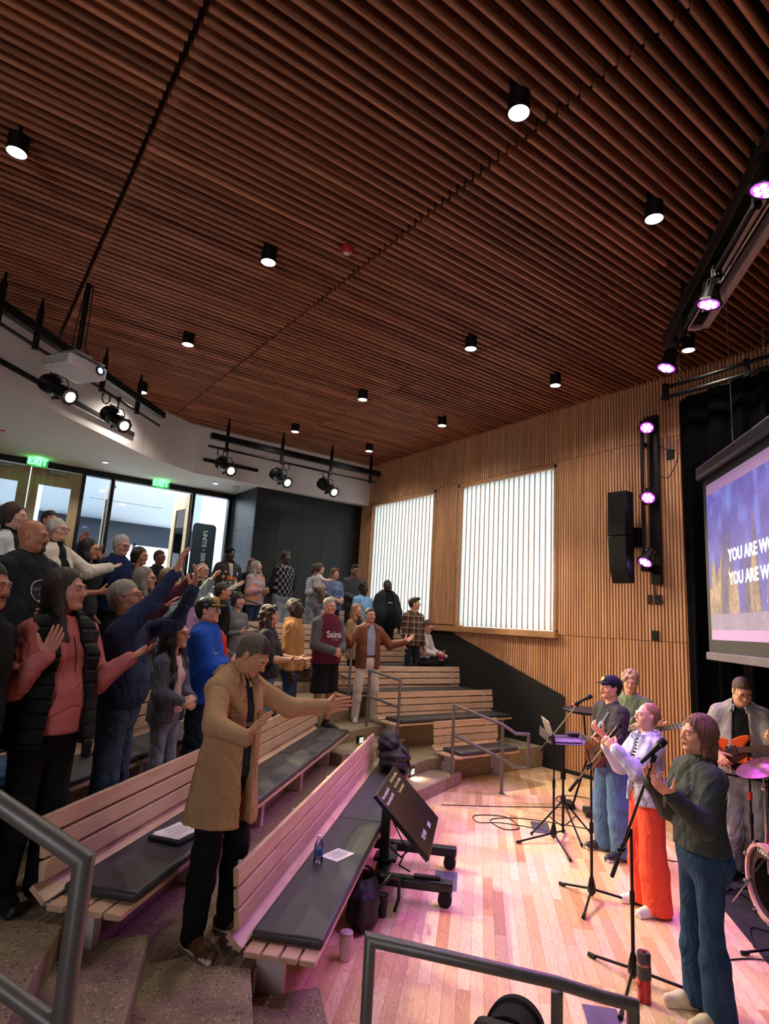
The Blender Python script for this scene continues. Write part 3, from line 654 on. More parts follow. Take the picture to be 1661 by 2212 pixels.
# soffit items
M_dl = emat('small_downlight', (1, .95, .9, 1), 6)
for (x, y, lb) in ((2.28, 13.3, 'small recessed downlight in the white soffit between the two EXIT signs'), (4.67, 13.36, 'small recessed downlight in the white soffit above the banner')):
    t = thing('recessed_downlight', lb, 'ceiling light', (x, y, 5.13)); MB().lathe([(.0, .02), (.07, .02), (.07, .0), (.055, .0), (.05, .015), (0, .015)], n=20).build('trim_ring', M_plw, t, smooth=True); MB().cyl((0, 0, .002), (0, 0, .012), .052, n=20).build('lens', M_dl, t)
    light('SPOT', 'downlight_lamp', (x, y, 5.1), 60, (1, .93, .85), spot_size=2.2, spot_blend=.6, shadow_soft_size=.05)
tag(MB().lathe([(0, 0), (.11, 0), (.13, .03), (.13, .05), (0, .05)], o=(5.13, 13.4, 5.10), n=20).build('smoke_detector', M_plw, smooth=True), 'round white smoke detector on the soffit near the black wall', 'smoke detector')
M_exg = emat('exit_green', (.10, 1, .20, 1), 3.2); M_exb = mat('exit_panel', '#7FA08C', .3)
for (x, lb) in ((1.15, 'green EXIT sign above the wooden double doors'), (3.68, 'green EXIT sign above the open glazed doorway')):
    t = thing('exit_sign', lb, 'exit sign', (x, 14.22, 4.97))
    MB().box(-.2, .2, -.012, .012, -.0, .22).build('panel', M_exb, t, bevel=.004); MB().box(-.2, .2, -.02, .02, .22, .30).build('housing', M_plw, t, bevel=.005)
    text_mesh('EXIT', .19, Matrix.Translation((0, -.0145, .11)) @ Matrix.Rotation(PI/2, 4, 'X'), M_exg, 'lettering', t, bold=.006, sx=.95)
    light('POINT', 'exit_glow', (x, 14.10, 5.09), 1.1, (.15, 1, .25), shadow_soft_size=.05)
# banner
t = thing('standing_banner', 'tall dark teal banner with rounded top reading UNITE and SERVE', 'banner', (4.62, 13.6, ZF))
def rr_poly(x0, x1, z0, z1, r, n=6):
    p = [(x0, z0), (x1, z0)]
    p += [(x1-r+r*math.cos(a), z1-r+r*math.sin(a)) for a in np.linspace(0, PI/2, n)]+[(x0+r-r*math.cos(a), z1-r+r*math.sin(a)) for a in np.linspace(PI/2, 0, n)]
    return p
Mx = Matrix(((1, 0, 0, 0), (0, 0, -1, 0), (0, 1, 0, 0), (0, 0, 0, 1)))
MB().prism(rr_poly(-.27, .27, .04, 2.28, .09), -.015, .015, Mx).build('fabric', mat('banner_teal', '#0A2733', .6, var=.1), t)
MB().box(-.25, .25, -.15, .15, 0, .04).build('base', M_black, t, bevel=.01)
text_mesh('UNITE • SERVE • GROW', .135, Matrix.Translation((.02, -.018, 2.12)) @ Matrix.Rotation(PI/2, 4, 'X') @ Matrix.Rotation(-PI/2, 4, 'Z'), mat('banner_white', '#C9D3D8', .6), 'lettering', t, align='LEFT', bold=.002)
# lobby items
for i, (x, y, lb) in enumerate(((1.6, 20, 'lobby downlight seen through the wooden door glass'), (3.4, 19.5, 'nearest lobby downlight seen through the open doorway'), (4.4, 21.5, 'lobby downlight farther right beyond the open doorway'), (3.3, 23.5, 'deepest lobby downlight beyond the open doorway'))):
    tag(MB().cyl((x, y, 5.60), (x, y, 5.62), .09, n=16).build('recessed_downlight', M_dl), lb, 'ceiling light')
tag(MB().box(3.3, 5.6, 21.0, 21.06, 5.60, 5.625).build('linear_light', mat('linear_slot', '#B8B8B8', .5)), 'thin linear slot in the lobby ceiling beyond the open doorway', 'linear light')
light('AREA', 'lobby_light', (3.0, 21, 5.5), 230, (.92, .96, 1), size=8)
light('AREA', 'lobby_high_light', (3.0, 16.2, 7.4), 420, (.85, .93, 1), size=2.4)
# ---- fill light added behind the camera ----
light('AREA', 'rear_fill_light', (-6.0, -3.5, 3.4), 170, (.95, .95, 1), target=(3, 6, 2.5), size=4)
# ================= BENCHES, RAILS, STAGE EQUIPMENT =================
def bench(origin, axis, L, label, group='slatted benches on the terraces', legs=None, units=None):
    # local: x along, y towards the backrest, z up from the floor in front; seat front edge on y = 0
    ax = Vector(axis+(0,)).normalized(); by = Vector((-ax.y, ax.x, 0))
    t = thing('slatted_bench', label, 'bench', (0, 0, 0), 0, group)
    t.matrix_world = Matrix(((ax.x, by.x, 0, origin[0]), (ax.y, by.y, 0, origin[1]), (0, 0, 1, origin[2]), (0, 0, 0, 1)))
    nu = units or max(1, round(L/2.0)); ul = L/nu
    tilt = math.radians(7)
    for i in range(4):   # seat boards under the cushion
        m_ = MB()
        for q in range(nu): m_.box(q*ul+.002, (q+1)*ul-.002, .01+i*.105, .10+i*.105, .365, .395)
        m_.build('seat_board', M_bench, t, bevel=.004)
    m_ = MB()
    for q in range(nu):
        M_ = Matrix.Translation((0, .44, .40)) @ Matrix.Rotation(math.radians(38), 4, 'X'); m_.box(q*ul+.002, (q+1)*ul-.002, -.01, .10, -.015, .015, M_)
    m_.build('seat_board', M_bench, t, bevel=.004)
    for i in range(3):
        m_ = MB(); M_ = Matrix.Translation((0, .452, .475)) @ Matrix.Rotation(-tilt, 4, 'X')
        for q in range(nu): m_.box(q*ul+.002, (q+1)*ul-.002, -.005, .028, .018+i*.108, .112+i*.108, M_)
        m_.build('back_board', M_bench, t, bevel=.005)
    cb = MB()
    for q in range(nu): cb.box(q*ul+(.12 if q == 0 else .004), (q+1)*ul-(.03 if q == nu-1 else .004), .0, .42, .397, .45)
    cb.build('cushion', M_cush, t, bevel=.022, seg=4)
    ls = legs or [.16+(L-.32)*i/max(1, round(L/1.25)) for i in range(max(1, round(L/1.25))+1)]
    for x in ls:
        m_ = MB(); m_.box(x-.035, x+.035, .22, .232, .0, .36).box(x-.035, x-.028, .23, .40, .0, .36).box(x+.028, x+.035, .23, .40, .0, .36).box(x-.03, x+.03, .05, .56, .345, .362)
        m_.box(x-.012, x+.012, .50, .53, .33, .80, Matrix.Translation((0, -.005, 0)) @ Matrix.Rotation(-.03, 4, 'X')); m_.box(x-.09, x-.035, .365, .375, .10, .27)
        m_.build('leg', M_legst, t, bevel=.002)
    return t
where = ['front row, beside the monitor trolley', 'second row, carrying the closed laptop', 'third row behind the pink hoodie', 'fourth row from the stage', 'fifth row from the stage', 'topmost row below the doors']
for k in range(6):
    v = .81+D*k; u0 = 3.5-.48*k; u1 = 7.94+.34*k
    
    x, y = UV(u0, v)
    bench((x, y, T*k), (1, 1), u1-u0, 'beech bench with charcoal cushion, middle block, '+where[k])
wr = ['short front bench beside the far handrail', 'second row behind the short bench', 'third row from the stage', 'fourth row under the seated boy', 'fifth row from the stage', 'topmost row']
for k in range(6):
    x0 = 6.13-.43*k; x1 = (7.46 if k == 0 else 8.25)
    bench((x0, 6.54+D*k, T*k), (1, 0), x1-x0, 'beech bench with charcoal cushion, wall block, '+wr[k])
# handrails
def rail(label, pts, lower, posts, r=.021, nm='handrail'):
    t = thing(nm, label, 'handrail', (0, 0, 0))
    a = MB().tube(pts, r, 14)
    for p in (pts[0], pts[-1]): a.sph(p, r, 8)
    a.build('top_rail', M_steel, t, smooth=True, auto=60)
    if lower: MB().tube(lower, r*.9, 12).build('lower_rail', M_steel, t, smooth=True, auto=60)
    for a_, b_ in posts: MB().cyl(a_, b_, r, n=14).cyl(a_, (a_[0], a_[1], a_[2]+.012), r*1.9, n=14).build('post', M_steel, t, smooth=True)
    return t
def P3(u, v, z): x, y = UV(u, v); return (x, y, z)
C1, C2, C3 = (6.10, 6.58), (6.53, 6.04), (6.78, 5.80)
def mir(p):
    u, v = (p[0]+p[1])*S2, (p[1]-p[0])*S2; return UV(11.44-u, v)
for nm_, f in (('far handrail on the stage floor beside the short bench', lambda p: p), ('nearest handrail, its bar cutting across the bottom of the view', lambda p: {C1: (1.46, 1.98), C2: (2.06, 1.61), C3: (2.31, 1.46)}[p])):
    a, b_, c = f(C1), f(C2), f(C3); k = (b_[0]-a[0], b_[1]-a[1]); m1 = (a[0]+k[0]*1.25, a[1]+k[1]*1.25)
    zt = 1.10 if 'far' in nm_ else 1.05
    rail('grey painted steel %s' % nm_, [a+(.16,), a+(zt,), b_+((.90,) if zt > 1.08 else (.92,)), m1+((.80,) if zt > 1.08 else (.875,)), c+((.80,) if zt > 1.08 else (.85,)), c+(.36,), m1+(.36,), b_+(.45,), a+(.70,)], None, [(b_+(0,), b_+(.89,))], r=.022)
rail('grey painted steel handrail on the second aisle step beside the man in cream trousers', [(5.45, 7.80, .64), (5.45, 7.80, 1.47), (5.73, 7.38, 1.36), (5.73, 7.38, .48)], [(5.45, 7.80, 1.08), (5.73, 7.38, .97)], [])
rail('grey painted steel handrail on the third aisle step beside the man in the maroon hoodie', [(5.09, 8.62, .96), (5.09, 8.62, 1.83), (5.33, 8.16, 1.73), (5.33, 8.16, .80)], [(5.09, 8.62, 1.42), (5.33, 8.16, 1.30)], [])
rail('grey painted steel handrail highest in the aisle beside the woman in the grey dress', [(4.36, 10.4, 1.6), (4.36, 10.4, 2.48), (4.60, 9.92, 2.37), (4.60, 9.92, 1.44)], [(4.36, 10.4, 2.05), (4.60, 9.92, 1.95)], [])
rail('thick grey handrail in the lower left corner, closest to the camera', [(.08, 2.52, 1.66), (.47, 2.14, 1.43), (.47, 2.14, .60)], [(.06, 2.54, 1.20), (.47, 2.14, .97)], [], r=.030)
# step lights in the aisle
M_step = emat('step_lamp', (1, .93, .78, 1), 1.3)
for (x, y, z, lb) in ((5.04, 7.33, .56, 'small recessed step light in the aisle riser below the man in cream trousers'), (5.48, 6.70, .24, 'small recessed step light above the lowest aisle step')):
    n = Vector((.38, -.92, 0)).normalized(); tt = Vector((.92, .38, 0)).normalized()
    t = thing('step_light', lb, 'step light'); t.matrix_world = Matrix(((tt.x, n.x, 0, x), (tt.y, n.y, 0, y), (0, 0, 1, z), (0, 0, 0, 1)))
    MB().box(-.07, .07, -.03, .012, -.05, .05).build('housing', M_black, t, bevel=.004)
    m_ = MB(); 
    for i in range(3): m_.box(-.045, .045, .010, .016, -.035+i*.025, -.022+i*.025)
    m_.build('louvre', M_step, t)
    light('SPOT', 'step_lamp', Vector((x, y, z-.0))+n*.04, 3.5, (1, .85, .6), direction=n*.5-Vector((0, 0, 1)), spot_size=2.2, spot_blend=.5, shadow_soft_size=.02)
# ---- monitor trolley
def at(o, ux, yx):    # object frame with x along (1,1), y along (1,-1) (towards the stage)
    return Matrix(((ux[0], yx[0], 0, o[0]), (ux[1], yx[1], 0, o[1]), (0, 0, 1, o[2]), (0, 0, 0, 1)))
t = thing('monitor_trolley', 'low rolling trolley carrying a tilted black monitor with song lyrics, by the front bench', 'monitor stand'); t.matrix_world = at((UV(5.70, .62)+(0,)), (S2, S2), (S2, -S2))
M_tr = mat('trolley_black', '#0E0E11', .35, .2)
for x in (-.38, .40):
    MB().box(x-.05, x+.05, -.32, .46, .105, .185).build('foot_beam', M_tr, t, bevel=.02, seg=3)
    for y in (-.22, .40):
        w_ = MB().cyl((x-.012, y+.0, .055), (x-.046, y, .055), .055, n=22).cyl((x+.012, y, .055), (x+.046, y, .055), .055, n=22).cyl((x, y, .05), (x, y, .12), .016)
        c_ = w_.build('caster', M_rub, t, smooth=True); MB().lathe([(.050, -.013), (.056, 0), (.050, .013)], n=22, M=Matrix.Translation((x, y, .055)) @ Matrix.Rotation(PI/2, 4, 'Y')).build('wheel_rim', mat('caster_grey', '#8F8CA0', .4), c_, smooth=True)
MB().box(-.38, .40, -.20, -.08, .11, .17).box(-.12, .06, -.24, -.04, .17, .20).build('cross_beam', M_tr, t, bevel=.01)
MB().box(-.10, -.03, -.19, -.11, .17, .74).box(-.02, .03, -.18, -.12, .17, .60).cyl((-.0, -.08, .45), (-.0, -.02, .45), .02).box(-.16, .12, -.16, -.05, .58, .66).build('column', M_tr, t, bevel=.006)
MB().tube([(-.05, -.1, .5), (-.15, .05, .3), (-.22, .0, .2), (-.3, .1, .19)], .006, 6).build('cable', M_rub, t, smooth=True, auto=180)
MB().tube([(.1, .1, .45), (.05, .12, .3), (-.1, .0, .22), (-.12, -.1, .3)], .007, 6).build('cable', M_rub, t, smooth=True, auto=180)
# screen panel: tilted 45 degrees facing the stage
mt = MB(); Mp = Matrix.Translation((-.27, -.14, .885)) @ Matrix.Rotation(math.radians(-44), 4, 'X')   # local x width, y down the slope, z normal
panel = mt.box(-.515, .515, 0, .60, -.035, 0, Mp).build('monitor', M_screenb, t, bevel=.006)
M_ly = emat('lyric_white', (.6, .6, .66, 1), .16); M_ly2 = emat('lyric_yellow', (.5, .5, .16, 1), .16)
Mt = Mp @ Matrix.Rotation(PI, 4, 'Z')
def ly(s_, x, y, size, m_): text_mesh(s_, size, Mp @ Matrix.Translation((x, y, .002)) @ Matrix.Diagonal((1, -1, 1, 1)), m_, 'lettering', panel, align='LEFT', depth=.0004)
Mp2 = Mp @ Matrix.Diagonal((1, -1, 1, 1))
for s_, x, y, sz, m_ in (('You are worthy of it all', -.47, .06, .042, M_ly), ('You are worthy of it all', -.47, .115, .042, M_ly), ('For from You are all things', .02, .045, .040, M_ly2), ('And to You are all things', .02, .10, .040, M_ly2), ('You deserve the glory', .02, .155, .040, M_ly2), ('10:19 AM', -.30, .50, .06, M_ly), ('00:09', .05, .52, .06, M_ly)):
    text_mesh(s_, sz, Mp @ Matrix.Translation((x, y, .002)) @ Matrix.Rotation(PI, 4, 'X') @ Matrix.Translation((0, 0, 0)) , m_, 'lettering', panel, align='LEFT', depth=.0004, sx=.82)
tag(MB().box(-.10, .12, -.025, .025, 0, .022).build('remote_control', M_rub, bevel=.008), 'black remote control lying on the trolley foot', 'remote control').matrix_world = at((UV(5.32, .38)+(.187,)), (.72, -.69), (.69, .72))
# ---- small things on benches and floor
def lathe_obj(name, label, cat, loc, parts, n=28):
    t = thing(name, label, cat, loc)
    for pn, prof, m_ in parts: MB().lathe(prof, n=n).build(pn, m_, t, smooth=True, auto=50)
    return t
M_pet = glass_mat('clear_bottle_plastic', (.86, .90, .96, 1))
lathe_obj('water_bottle', 'small clear plastic water bottle on the front bench cushion', 'bottle', (2.50, 4.09, .451), (('bottle', [(0, 0), (.031, 0), (.033, .01), (.033, .10), (.030, .125), (.014, .155), (.013, .165)], M_pet), ('cap', [(.0145, .163), (.0145, .182), (0, .182)], M_plw), ('label_band', [(.0335, .055), (.0338, .056), (.0338, .095), (.0335, .096)], mat('bottle_label', '#3A5A9A', .4)), ('water', [(0, .003), (.030, .003), (.031, .012), (.031, .085), (0, .085)], glass_mat('water', (.80, .84, .92, 1)))))
def sheet(name, label, cat, M_, w_, h_, parent=None, lines=9, seed=1):
    rr = random.Random(seed); o = MB().box(-w_/2, w_/2, -h_/2, h_/2, 0, .0012).build(name, M_paper, parent)
    o.matrix_world = M_ if not parent else o.matrix_world
    m_ = MB()
    for i in range(lines): L_ = rr.uniform(.4, .8)*w_; m_.box(-L_/2, L_/2, h_*.36-i*h_*.075-.002, h_*.36-i*h_*.075+.001, .0013, .0016)
    m_.build('printing', mat('print_ink', '#5A5A60', .8), o)
    if label: tag(o, label, cat)
    return o
def planar(x, y, z, rz): return Matrix.Translation((x, y, z)) @ Matrix.Rotation(rz, 4, 'Z')
sheet('paper_sheet', 'white printed sheet lying beside the water bottle on the front bench', 'paper', planar(2.70, 4.14, .452, .35), .22, .16)
t = thing('laptop_case', 'closed black laptop lying on the second bench under printed sheets', 'laptop', (0, 0, 0)); t.matrix_world = planar(1.47, 4.13, T+.452, .6)
MB().box(-.17, .17, -.12, .12, 0, .022).build('shell', M_rub, t, bevel=.006)
for i, (a, lb) in enumerate(((.45, 'white printed sheet on top of the closed laptop on the second bench'), (.62, 'white sheet just under the top sheet on the closed laptop'))):
    sheet('paper_sheet', lb, 'paper', planar(1.47-.01*i, 4.14, T+.4775-.0016*i, a), .27, .20, seed=3+i)
M_bag = mat('black_nylon', '#101116', .6, var=.3, bmp=.15, bscale=40)
def blob(mb, c, r, seed, M_=None, amp=.10, n=20, sq=2.6):
    rr = np.random.default_rng(seed); ph = rr.uniform(0, 6, 9); vs = []; fs = []
    for i in range(n+1):
        for j in range(2*n):
            a, q = PI*i/n, PI*j/n; d = np.array([math.sin(a)*math.cos(q), math.sin(a)*math.sin(q), math.cos(a)])
            k = (np.abs(d)**sq).sum()**(-1/sq); k *= 1+amp*(math.sin(d[0]*5+ph[0])*math.sin(d[1]*6+ph[1])+.6*math.sin(d[2]*9+ph[2]+d[0]*4))
            p = Vector(d*k*np.array(r)); vs.append((M_ @ p if M_ else p)+Vector(c))
    for i in range(n):
        for j in range(2*n): fs.append((i*2*n+j, (i+1)*2*n+j, (i+1)*2*n+(j+1) % (2*n), i*2*n+(j+1) % (2*n)))
    return mb.add(vs, fs)
t = thing('backpack', 'black backpack slumped on the far end of the front bench', 'backpack', (4.72, 6.12, .45), .8)
blob(MB(), (0, 0, .14), (.29, .19, .14), 1).build('body', M_bag, t, smooth=True, auto=180)
blob(MB(), (.03, .08, .30), (.22, .12, .12), 2, Matrix.Rotation(.5, 4, 'X')).build('pocket', M_bag, t, smooth=True, auto=180)
MB().tube([(-.12, -.1, .30), (-.16, -.17, .22), (-.12, -.2, .10), (.0, -.21, .02)], .014, 6).tube([(.10, -.08, .32), (.2, -.14, .22), (.24, -.16, .08), (.3, -.14, .01)], .012, 6).build('strap', M_bag, t, smooth=True, auto=180)
t = thing('backpack', 'small dark navy backpack on the fifth wall-block bench, left of the blond woman', 'backpack', (6.50, 10.28, 1.73), .2)
blob(MB(), (0, 0, .19), (.15, .11, .20), 7).build('body', mat('navy_nylon', '#1C2740', .7, var=.25), t, smooth=True, auto=180); MB().tube([(-.08, -.08, .34), (-.10, -.14, .2), (-.07, -.12, .04)], .012, 6).build('strap', M_bag, t, smooth=True, auto=180)
t = thing('folding_stand', 'small black folding stand left on the fifth middle-block bench', 'stand', (1.51, 7.90, 1.73), .5)
MB().box(-.15, .15, -.09, .09, 0, .012).build('base', M_black, t, bevel=.003); MB().box(-.012, .012, -.006, .006, 0, .34, Matrix.Translation((-.12, 0, .01)) @ Matrix.Rotation(.75, 4, 'Y')).box(-.012, .012, -.006, .006, 0, .26, Matrix.Translation((.10, 0, .01)) @ Matrix.Rotation(-.55, 4, 'Y')).build('leg', M_black, t, bevel=.002)
t = thing('phone', 'black phone lying on the third bench beside the man in navy', 'phone', (1.14, 5.18, 1.09), .7); MB().box(-.075, .075, -.036, .036, 0, .009).build('case', M_rub, t, bevel=.004); MB().box(-.070, .070, -.032, .032, .0088, .0094).build('display', M_screenb, t)
t = thing('cup', 'short dark cup standing beside the phone on the third bench', 'cup', (1.03, 5.10, 1.09)); MB().lathe([(0, 0), (.032, 0), (.038, .10), (.038, .105), (.034, .105), (.03, .02), (0, .02)], n=22).build('cup', M_rub, t, smooth=True)
t = tag(blob(MB(), (0, 0, .07), (.26, .17, .07), 11, amp=.16).build('folded_jacket', denim_ := mat('blue_denim_jacket', '#2B4468', .9, var=.2, bmp=.1, bscale=500), smooth=True, auto=180), 'crumpled blue denim jacket on the third bench at the left edge', 'jacket'); t.location = (.52, 4.60, 1.09); t.rotation_euler = (0, 0, .8)
t = thing('shoulder_bag', 'black shoulder bag on the stage floor under the front bench edge', 'bag', (2.86, 3.98, 0), .7)
blob(MB(), (0, 0, .14), (.19, .11, .15), 4).build('body', M_bag, t, smooth=True, auto=180)
MB().tube([(.05, -.09, .24), (.16, -.16, .30), (.26, -.2, .24), (.30, -.2, .10), (.24, -.18, .02)], .012, 6).tube([(.0, .03, .27), (.12, .08, .36), (.24, .02, .30), (.2, -.05, .2)], .010, 6).build('strap', M_bag, t, smooth=True, auto=180)
lathe_obj('coffee_cup', 'tall black paper coffee cup with lid standing on the stage floor', 'cup', (3.06, 4.02, 0), (('cup', [(0, 0), (.030, 0), (.041, .135), (.041, .137)], mat('cup_black', '#141214', .6)), ('lid', [(.043, .135), (.044, .148), (.040, .156), (.036, .150), (0, .150)], mat('lid_black', '#0C0C0D', .3))))
lathe_obj('travel_tumbler', 'pale pink lidded tumbler on the stage floor beside the front bench', 'tumbler', (2.50, 3.66, 0), (('cup', [(0, 0), (.034, 0), (.042, .02), (.044, .15), (.043, .155)], mat('tumbler_pink', '#CDB3B4', .45)), ('lid', [(.044, .152), (.044, .166), (.038, .170), (.0, .168)], mat('tumbler_lid', '#B79DA3', .3))))
lathe_obj('travel_mug', 'tall red metallic travel mug with grey grip beside the nearest microphone stand', 'travel mug', (3.86, 2.36, 0), (('mug', [(0, 0), (.038, 0), (.04, .01), (.040, .13)], mat('mug_red', '#A8343C', .25, .6)), ('grip', [(.040, .128), (.0425, .13), (.0425, .20), (.040, .202)], mat('mug_grip', '#4A4548', .8)), ('ring', [(.040, .20), (.041, .215), (.041, .218)], mat('mug_ring', '#B5686A', .3, .5)), ('lid', [(.041, .216), (.042, .262), (.036, .275), (.0, .268)], mat('mug_lid', '#3C383C', .4)), ('button', [(.0, .27), (.012, .27), (.010, .287), (0, .289)], M_red)))
# floor plates
M_plate = mat('floor_plate', '#77708C', .3, .6)
for x, y, rz, lb in ((5.90, 4.85, .8, 'flush metal floor plate under the cables by the laptop stand'), (3.94, 4.28, .8, 'flush metal floor plate beside the monitor trolley'), (3.42, 2.33, .8, 'flush metal floor plate at the bottom edge behind the nearest handrail')):
    o = MB().box(-.20, .20, -.10, .10, 0, .004).box(-.10, .06, -.025, .01, .004, .006).build('floor_plate', M_plate, bevel=.003); o.matrix_world = planar(x, y, .0, rz); tag(o, lb, 'floor plate')
# ---- microphone stands
M_std = mat('stand_black', '#0D0D10', .35, .4)
def tripod(t, base, h, feet, r=.011):
    MB().lathe([(.018, .0), (.034, .02), (.036, .05), (.02, .12), (.014, .14)], n=16, M=Matrix.Translation((0, 0, .03))).build('hub', M_std, t, smooth=True)
    for fx, fy in feet:
        f = Vector((fx-base[0], fy-base[1], .012)); s = f.normalized()
        lg = MB().tube([Vector((0, 0, .07))+s*.02, f+Vector((0, 0, .006))], .010, 8).build('leg', M_std, t, smooth=True)
        MB().tube([f-s*.045+Vector((0, 0, .008)), f+s*.01+Vector((0, 0, .004))], .015, 8).build('rubber_foot', M_rub, lg, smooth=True)
    MB().cyl((0, 0, .02), (0, 0, h*.55), .0125, n=12).cyl((0, 0, h*.5), (0, 0, h), .0095, n=12).cyl((0, 0, h*.5), (0, 0, h*.58), .017, n=12).build('pole', M_std, t, smooth=True)
def mic(name, label, tip, tail, ring=None):
    tip, tail = Vector(tip), Vector(tail); d = (tip-tail).normalized(); L_ = (tip-tail).length
    x = d.orthogonal().normalized(); y = d.cross(x); M_ = Matrix(((x.x, y.x, d.x, tail.x), (x.y, y.y, d.y, tail.y), (x.z, y.z, d.z, tail.z), (0, 0, 0, 1)))
    t = thing(name, label, 'microphone'); t.matrix_world = M_
    MB().lathe([(0, 0), (.011, 0), (.013, .04), (.019, L_-.07), (.022, L_-.055)], n=18).build('handle', M_std, t, smooth=True)
    MB().lathe([(.022, L_-.055), (.0265, L_-.045), (.0265, L_-.02), (.021, L_-.005), (0, L_)], n=18).build('grille', mat('mic_grille', '#17171B', .5, .6, bmp=.5, bscale=900), t, smooth=True)
    MB().lathe([(.0222, L_-.058), (.0275, L_-.052), (.0275, L_-.046), (.022, L_-.044)], n=18).build('collar', mat('mic_collar', '#55555C', .3, .8), t, smooth=True)
    if ring: MB().lathe([(.0125, .012), (.0142, .014), (.0145, .034), (.0135, .036)], n=16).build('coloured_ring', ring, t, smooth=True)
    return t
def mic_stand(label, base, h, feet, low, high, boom_m=M_std):
    t = thing('microphone_stand', label, 'microphone stand', (base[0], base[1], 0)); tripod(t, base, h, feet)
    o = Vector((base[0], base[1], 0)); lo, hi = Vector(low)-o, Vector(high)-o
    d = (hi-lo).normalized(); k = max(0, min(1, -(lo.xy.dot(d.xy))/max(1e-6, d.xy.dot(d.xy))/(hi-lo).length)); c = lo+(hi-lo)*k
    MB().tube([lo, hi], .0085, 10).build('boom', boom_m, t, smooth=True)
    MB().tube([lo-d*.01, lo+d*.13], .014, 10).build('counterweight', M_rub, t, smooth=True)
    MB().sph(c, .022, 8).cyl(c-Vector((.03, 0, 0)), c+Vector((.03, 0, 0)), .012).tube([Vector((0, 0, h)), c], .012, 8).tube([c-d*.04, c+d*.04], .014, 10).build('clutch', M_std, t, smooth=True)
    MB().tube([hi-d*.02, hi+d*.05], .016, 10).build('mic_clip', M_rub, t, smooth=True)
    return t
M_boomg = mat('stand_grey_green', '#6D7468', .35, .5)
mic_stand('black boom microphone stand in front of the guitarist in the cap', (5.70, 4.51), 1.06, ((5.25, 4.62), (5.35, 4.03), (6.02, 4.62)), (5.60, 4.62, .90), (5.70, 4.20, 1.45), M_boomg)
mic('microphone', 'black microphone with pink tail ring before the guitarist in the cap', (5.77, 4.07, 1.56), (5.66, 4.25, 1.43), mat('pink_ring', '#E0506A', .4))
mic_stand('black boom microphone stand in front of the woman in orange trousers', (4.83, 3.42), 1.03, ((4.80, 3.72), (4.44, 3.22), (5.08, 3.14)), (4.72, 3.56, .84), (4.84, 3.24, 1.31), M_boomg)
mic('microphone', 'black microphone held in both hands by the woman in orange trousers', (4.90, 3.16, 1.46), (4.81, 3.27, 1.28))
mic_stand('black boom microphone stand nearest the camera, before the woman in the green top', (4.0, 2.52), .92, ((4.0, 2.85), (3.56, 2.33), (4.22, 2.2)), (3.96, 2.64, .60), (3.82, 2.25, 1.42))
mic('microphone', 'black microphone nearest the camera, before the woman in the green top', (3.86, 2.18, 1.57), (3.77, 2.30, 1.41))
# ---- laptop on tripod stand
t = thing('music_stand', 'black tripod stand with a flat tray holding the open laptop', 'music stand', (5.95, 4.58, 0))
MB().cyl((0, 0, .03), (0, 0, 1.0), .014, n=12).cyl((0, 0, .33), (0, 0, .40), .03, n=12).box(-.02, .02, -.02, .02, .58, .66).build('pole', M_std, t, smooth=True)
for fx, fy in ((5.58, 4.72), (5.80, 4.22), (6.24, 4.42)):
    f = Vector((fx-5.95, fy-4.58, .012)); lg = MB().tube([Vector((0, 0, .36)), f], .010, 8).tube([Vector((0, 0, .08)), f*.45+Vector((0, 0, .19))], .006, 6).build('leg', M_std, t, smooth=True)
    MB().tube([f*.95+Vector((0, 0, .025)), f], .016, 8).build('rubber_foot', M_rub, lg, smooth=True)
Mtr = Matrix.Translation((.02, -.02, 1.0)) @ Matrix.Rotation(math.radians(-28), 4, 'Z') @ Matrix.Rotation(math.radians(8), 4, 'X')
MB().box(-.25, .25, -.17, .17, 0, .006, Mtr).box(-.25, -.245, -.17, .17, 0, .10, Mtr @ Matrix.Rotation(-.0, 4, 'Y')).box(.245, .25, -.17, .17, 0, .05, Mtr).build('tray', mat('tray_grey', '#4B484C', .5, .3), t, bevel=.002)
lt = thing('laptop', 'open silver laptop on the tripod stand behind the first microphone stand', 'laptop'); lt.matrix_world = Matrix.Translation((5.95, 4.58, 0)) @ Mtr @ Matrix.Translation((-.02, 0, .008))
MB().box(-.16, .16, -.12, .11, 0, .014).build('keyboard_base', mat('laptop_silver', '#9A93B5', .3, .7), lt, bevel=.004)
MB().box(-.13, .13, -.005, .09, .014, .0155).build('keys', mat('laptop_keys', '#1A1A20', .5), lt)
Ms = Matrix.Translation((-.16, 0, .012)) @ Matrix.Rotation(math.radians(-22), 4, 'Y')
MB().box(-.004, .004, -.12, .11, 0, .23, Ms).build('lid', mat('laptop_lid', '#B5A9A0', .35, .5), lt, bevel=.003); MB().box(.0042, .0050, -.11, .10, .012, .22, Ms).build('display', emat('laptop_display', (.75, .72, .68, 1), .4), lt)
t = tag(MB().lathe([(0, 0), (.07, 0), (.075, .01), (.075, .035), (.07, .04), (0, .04)], n=22).build('tambourine', M_rub, smooth=True), 'round black case lying on the stand tray behind the laptop', 'case'); t.location = (6.14, 4.60, 1.03)
# high round table
t = thing('high_table', 'round black high table behind the guitarist in the cap', 'table', (7.05, 4.98, 0))
MB().cyl((0, 0, 1.2), (0, 0, 1.235), .36, n=40).build('tabletop', M_black, t, bevel=.006)
for q in range(3):
    a = q*2*PI/3+.4; MB().tube([(.10*math.cos(a), .10*math.sin(a), 1.2), (.07*math.cos(a), .07*math.sin(a), .6), (.26*math.cos(a), .26*math.sin(a), .01)], .014, 8).build('leg', M_black, t, smooth=True)
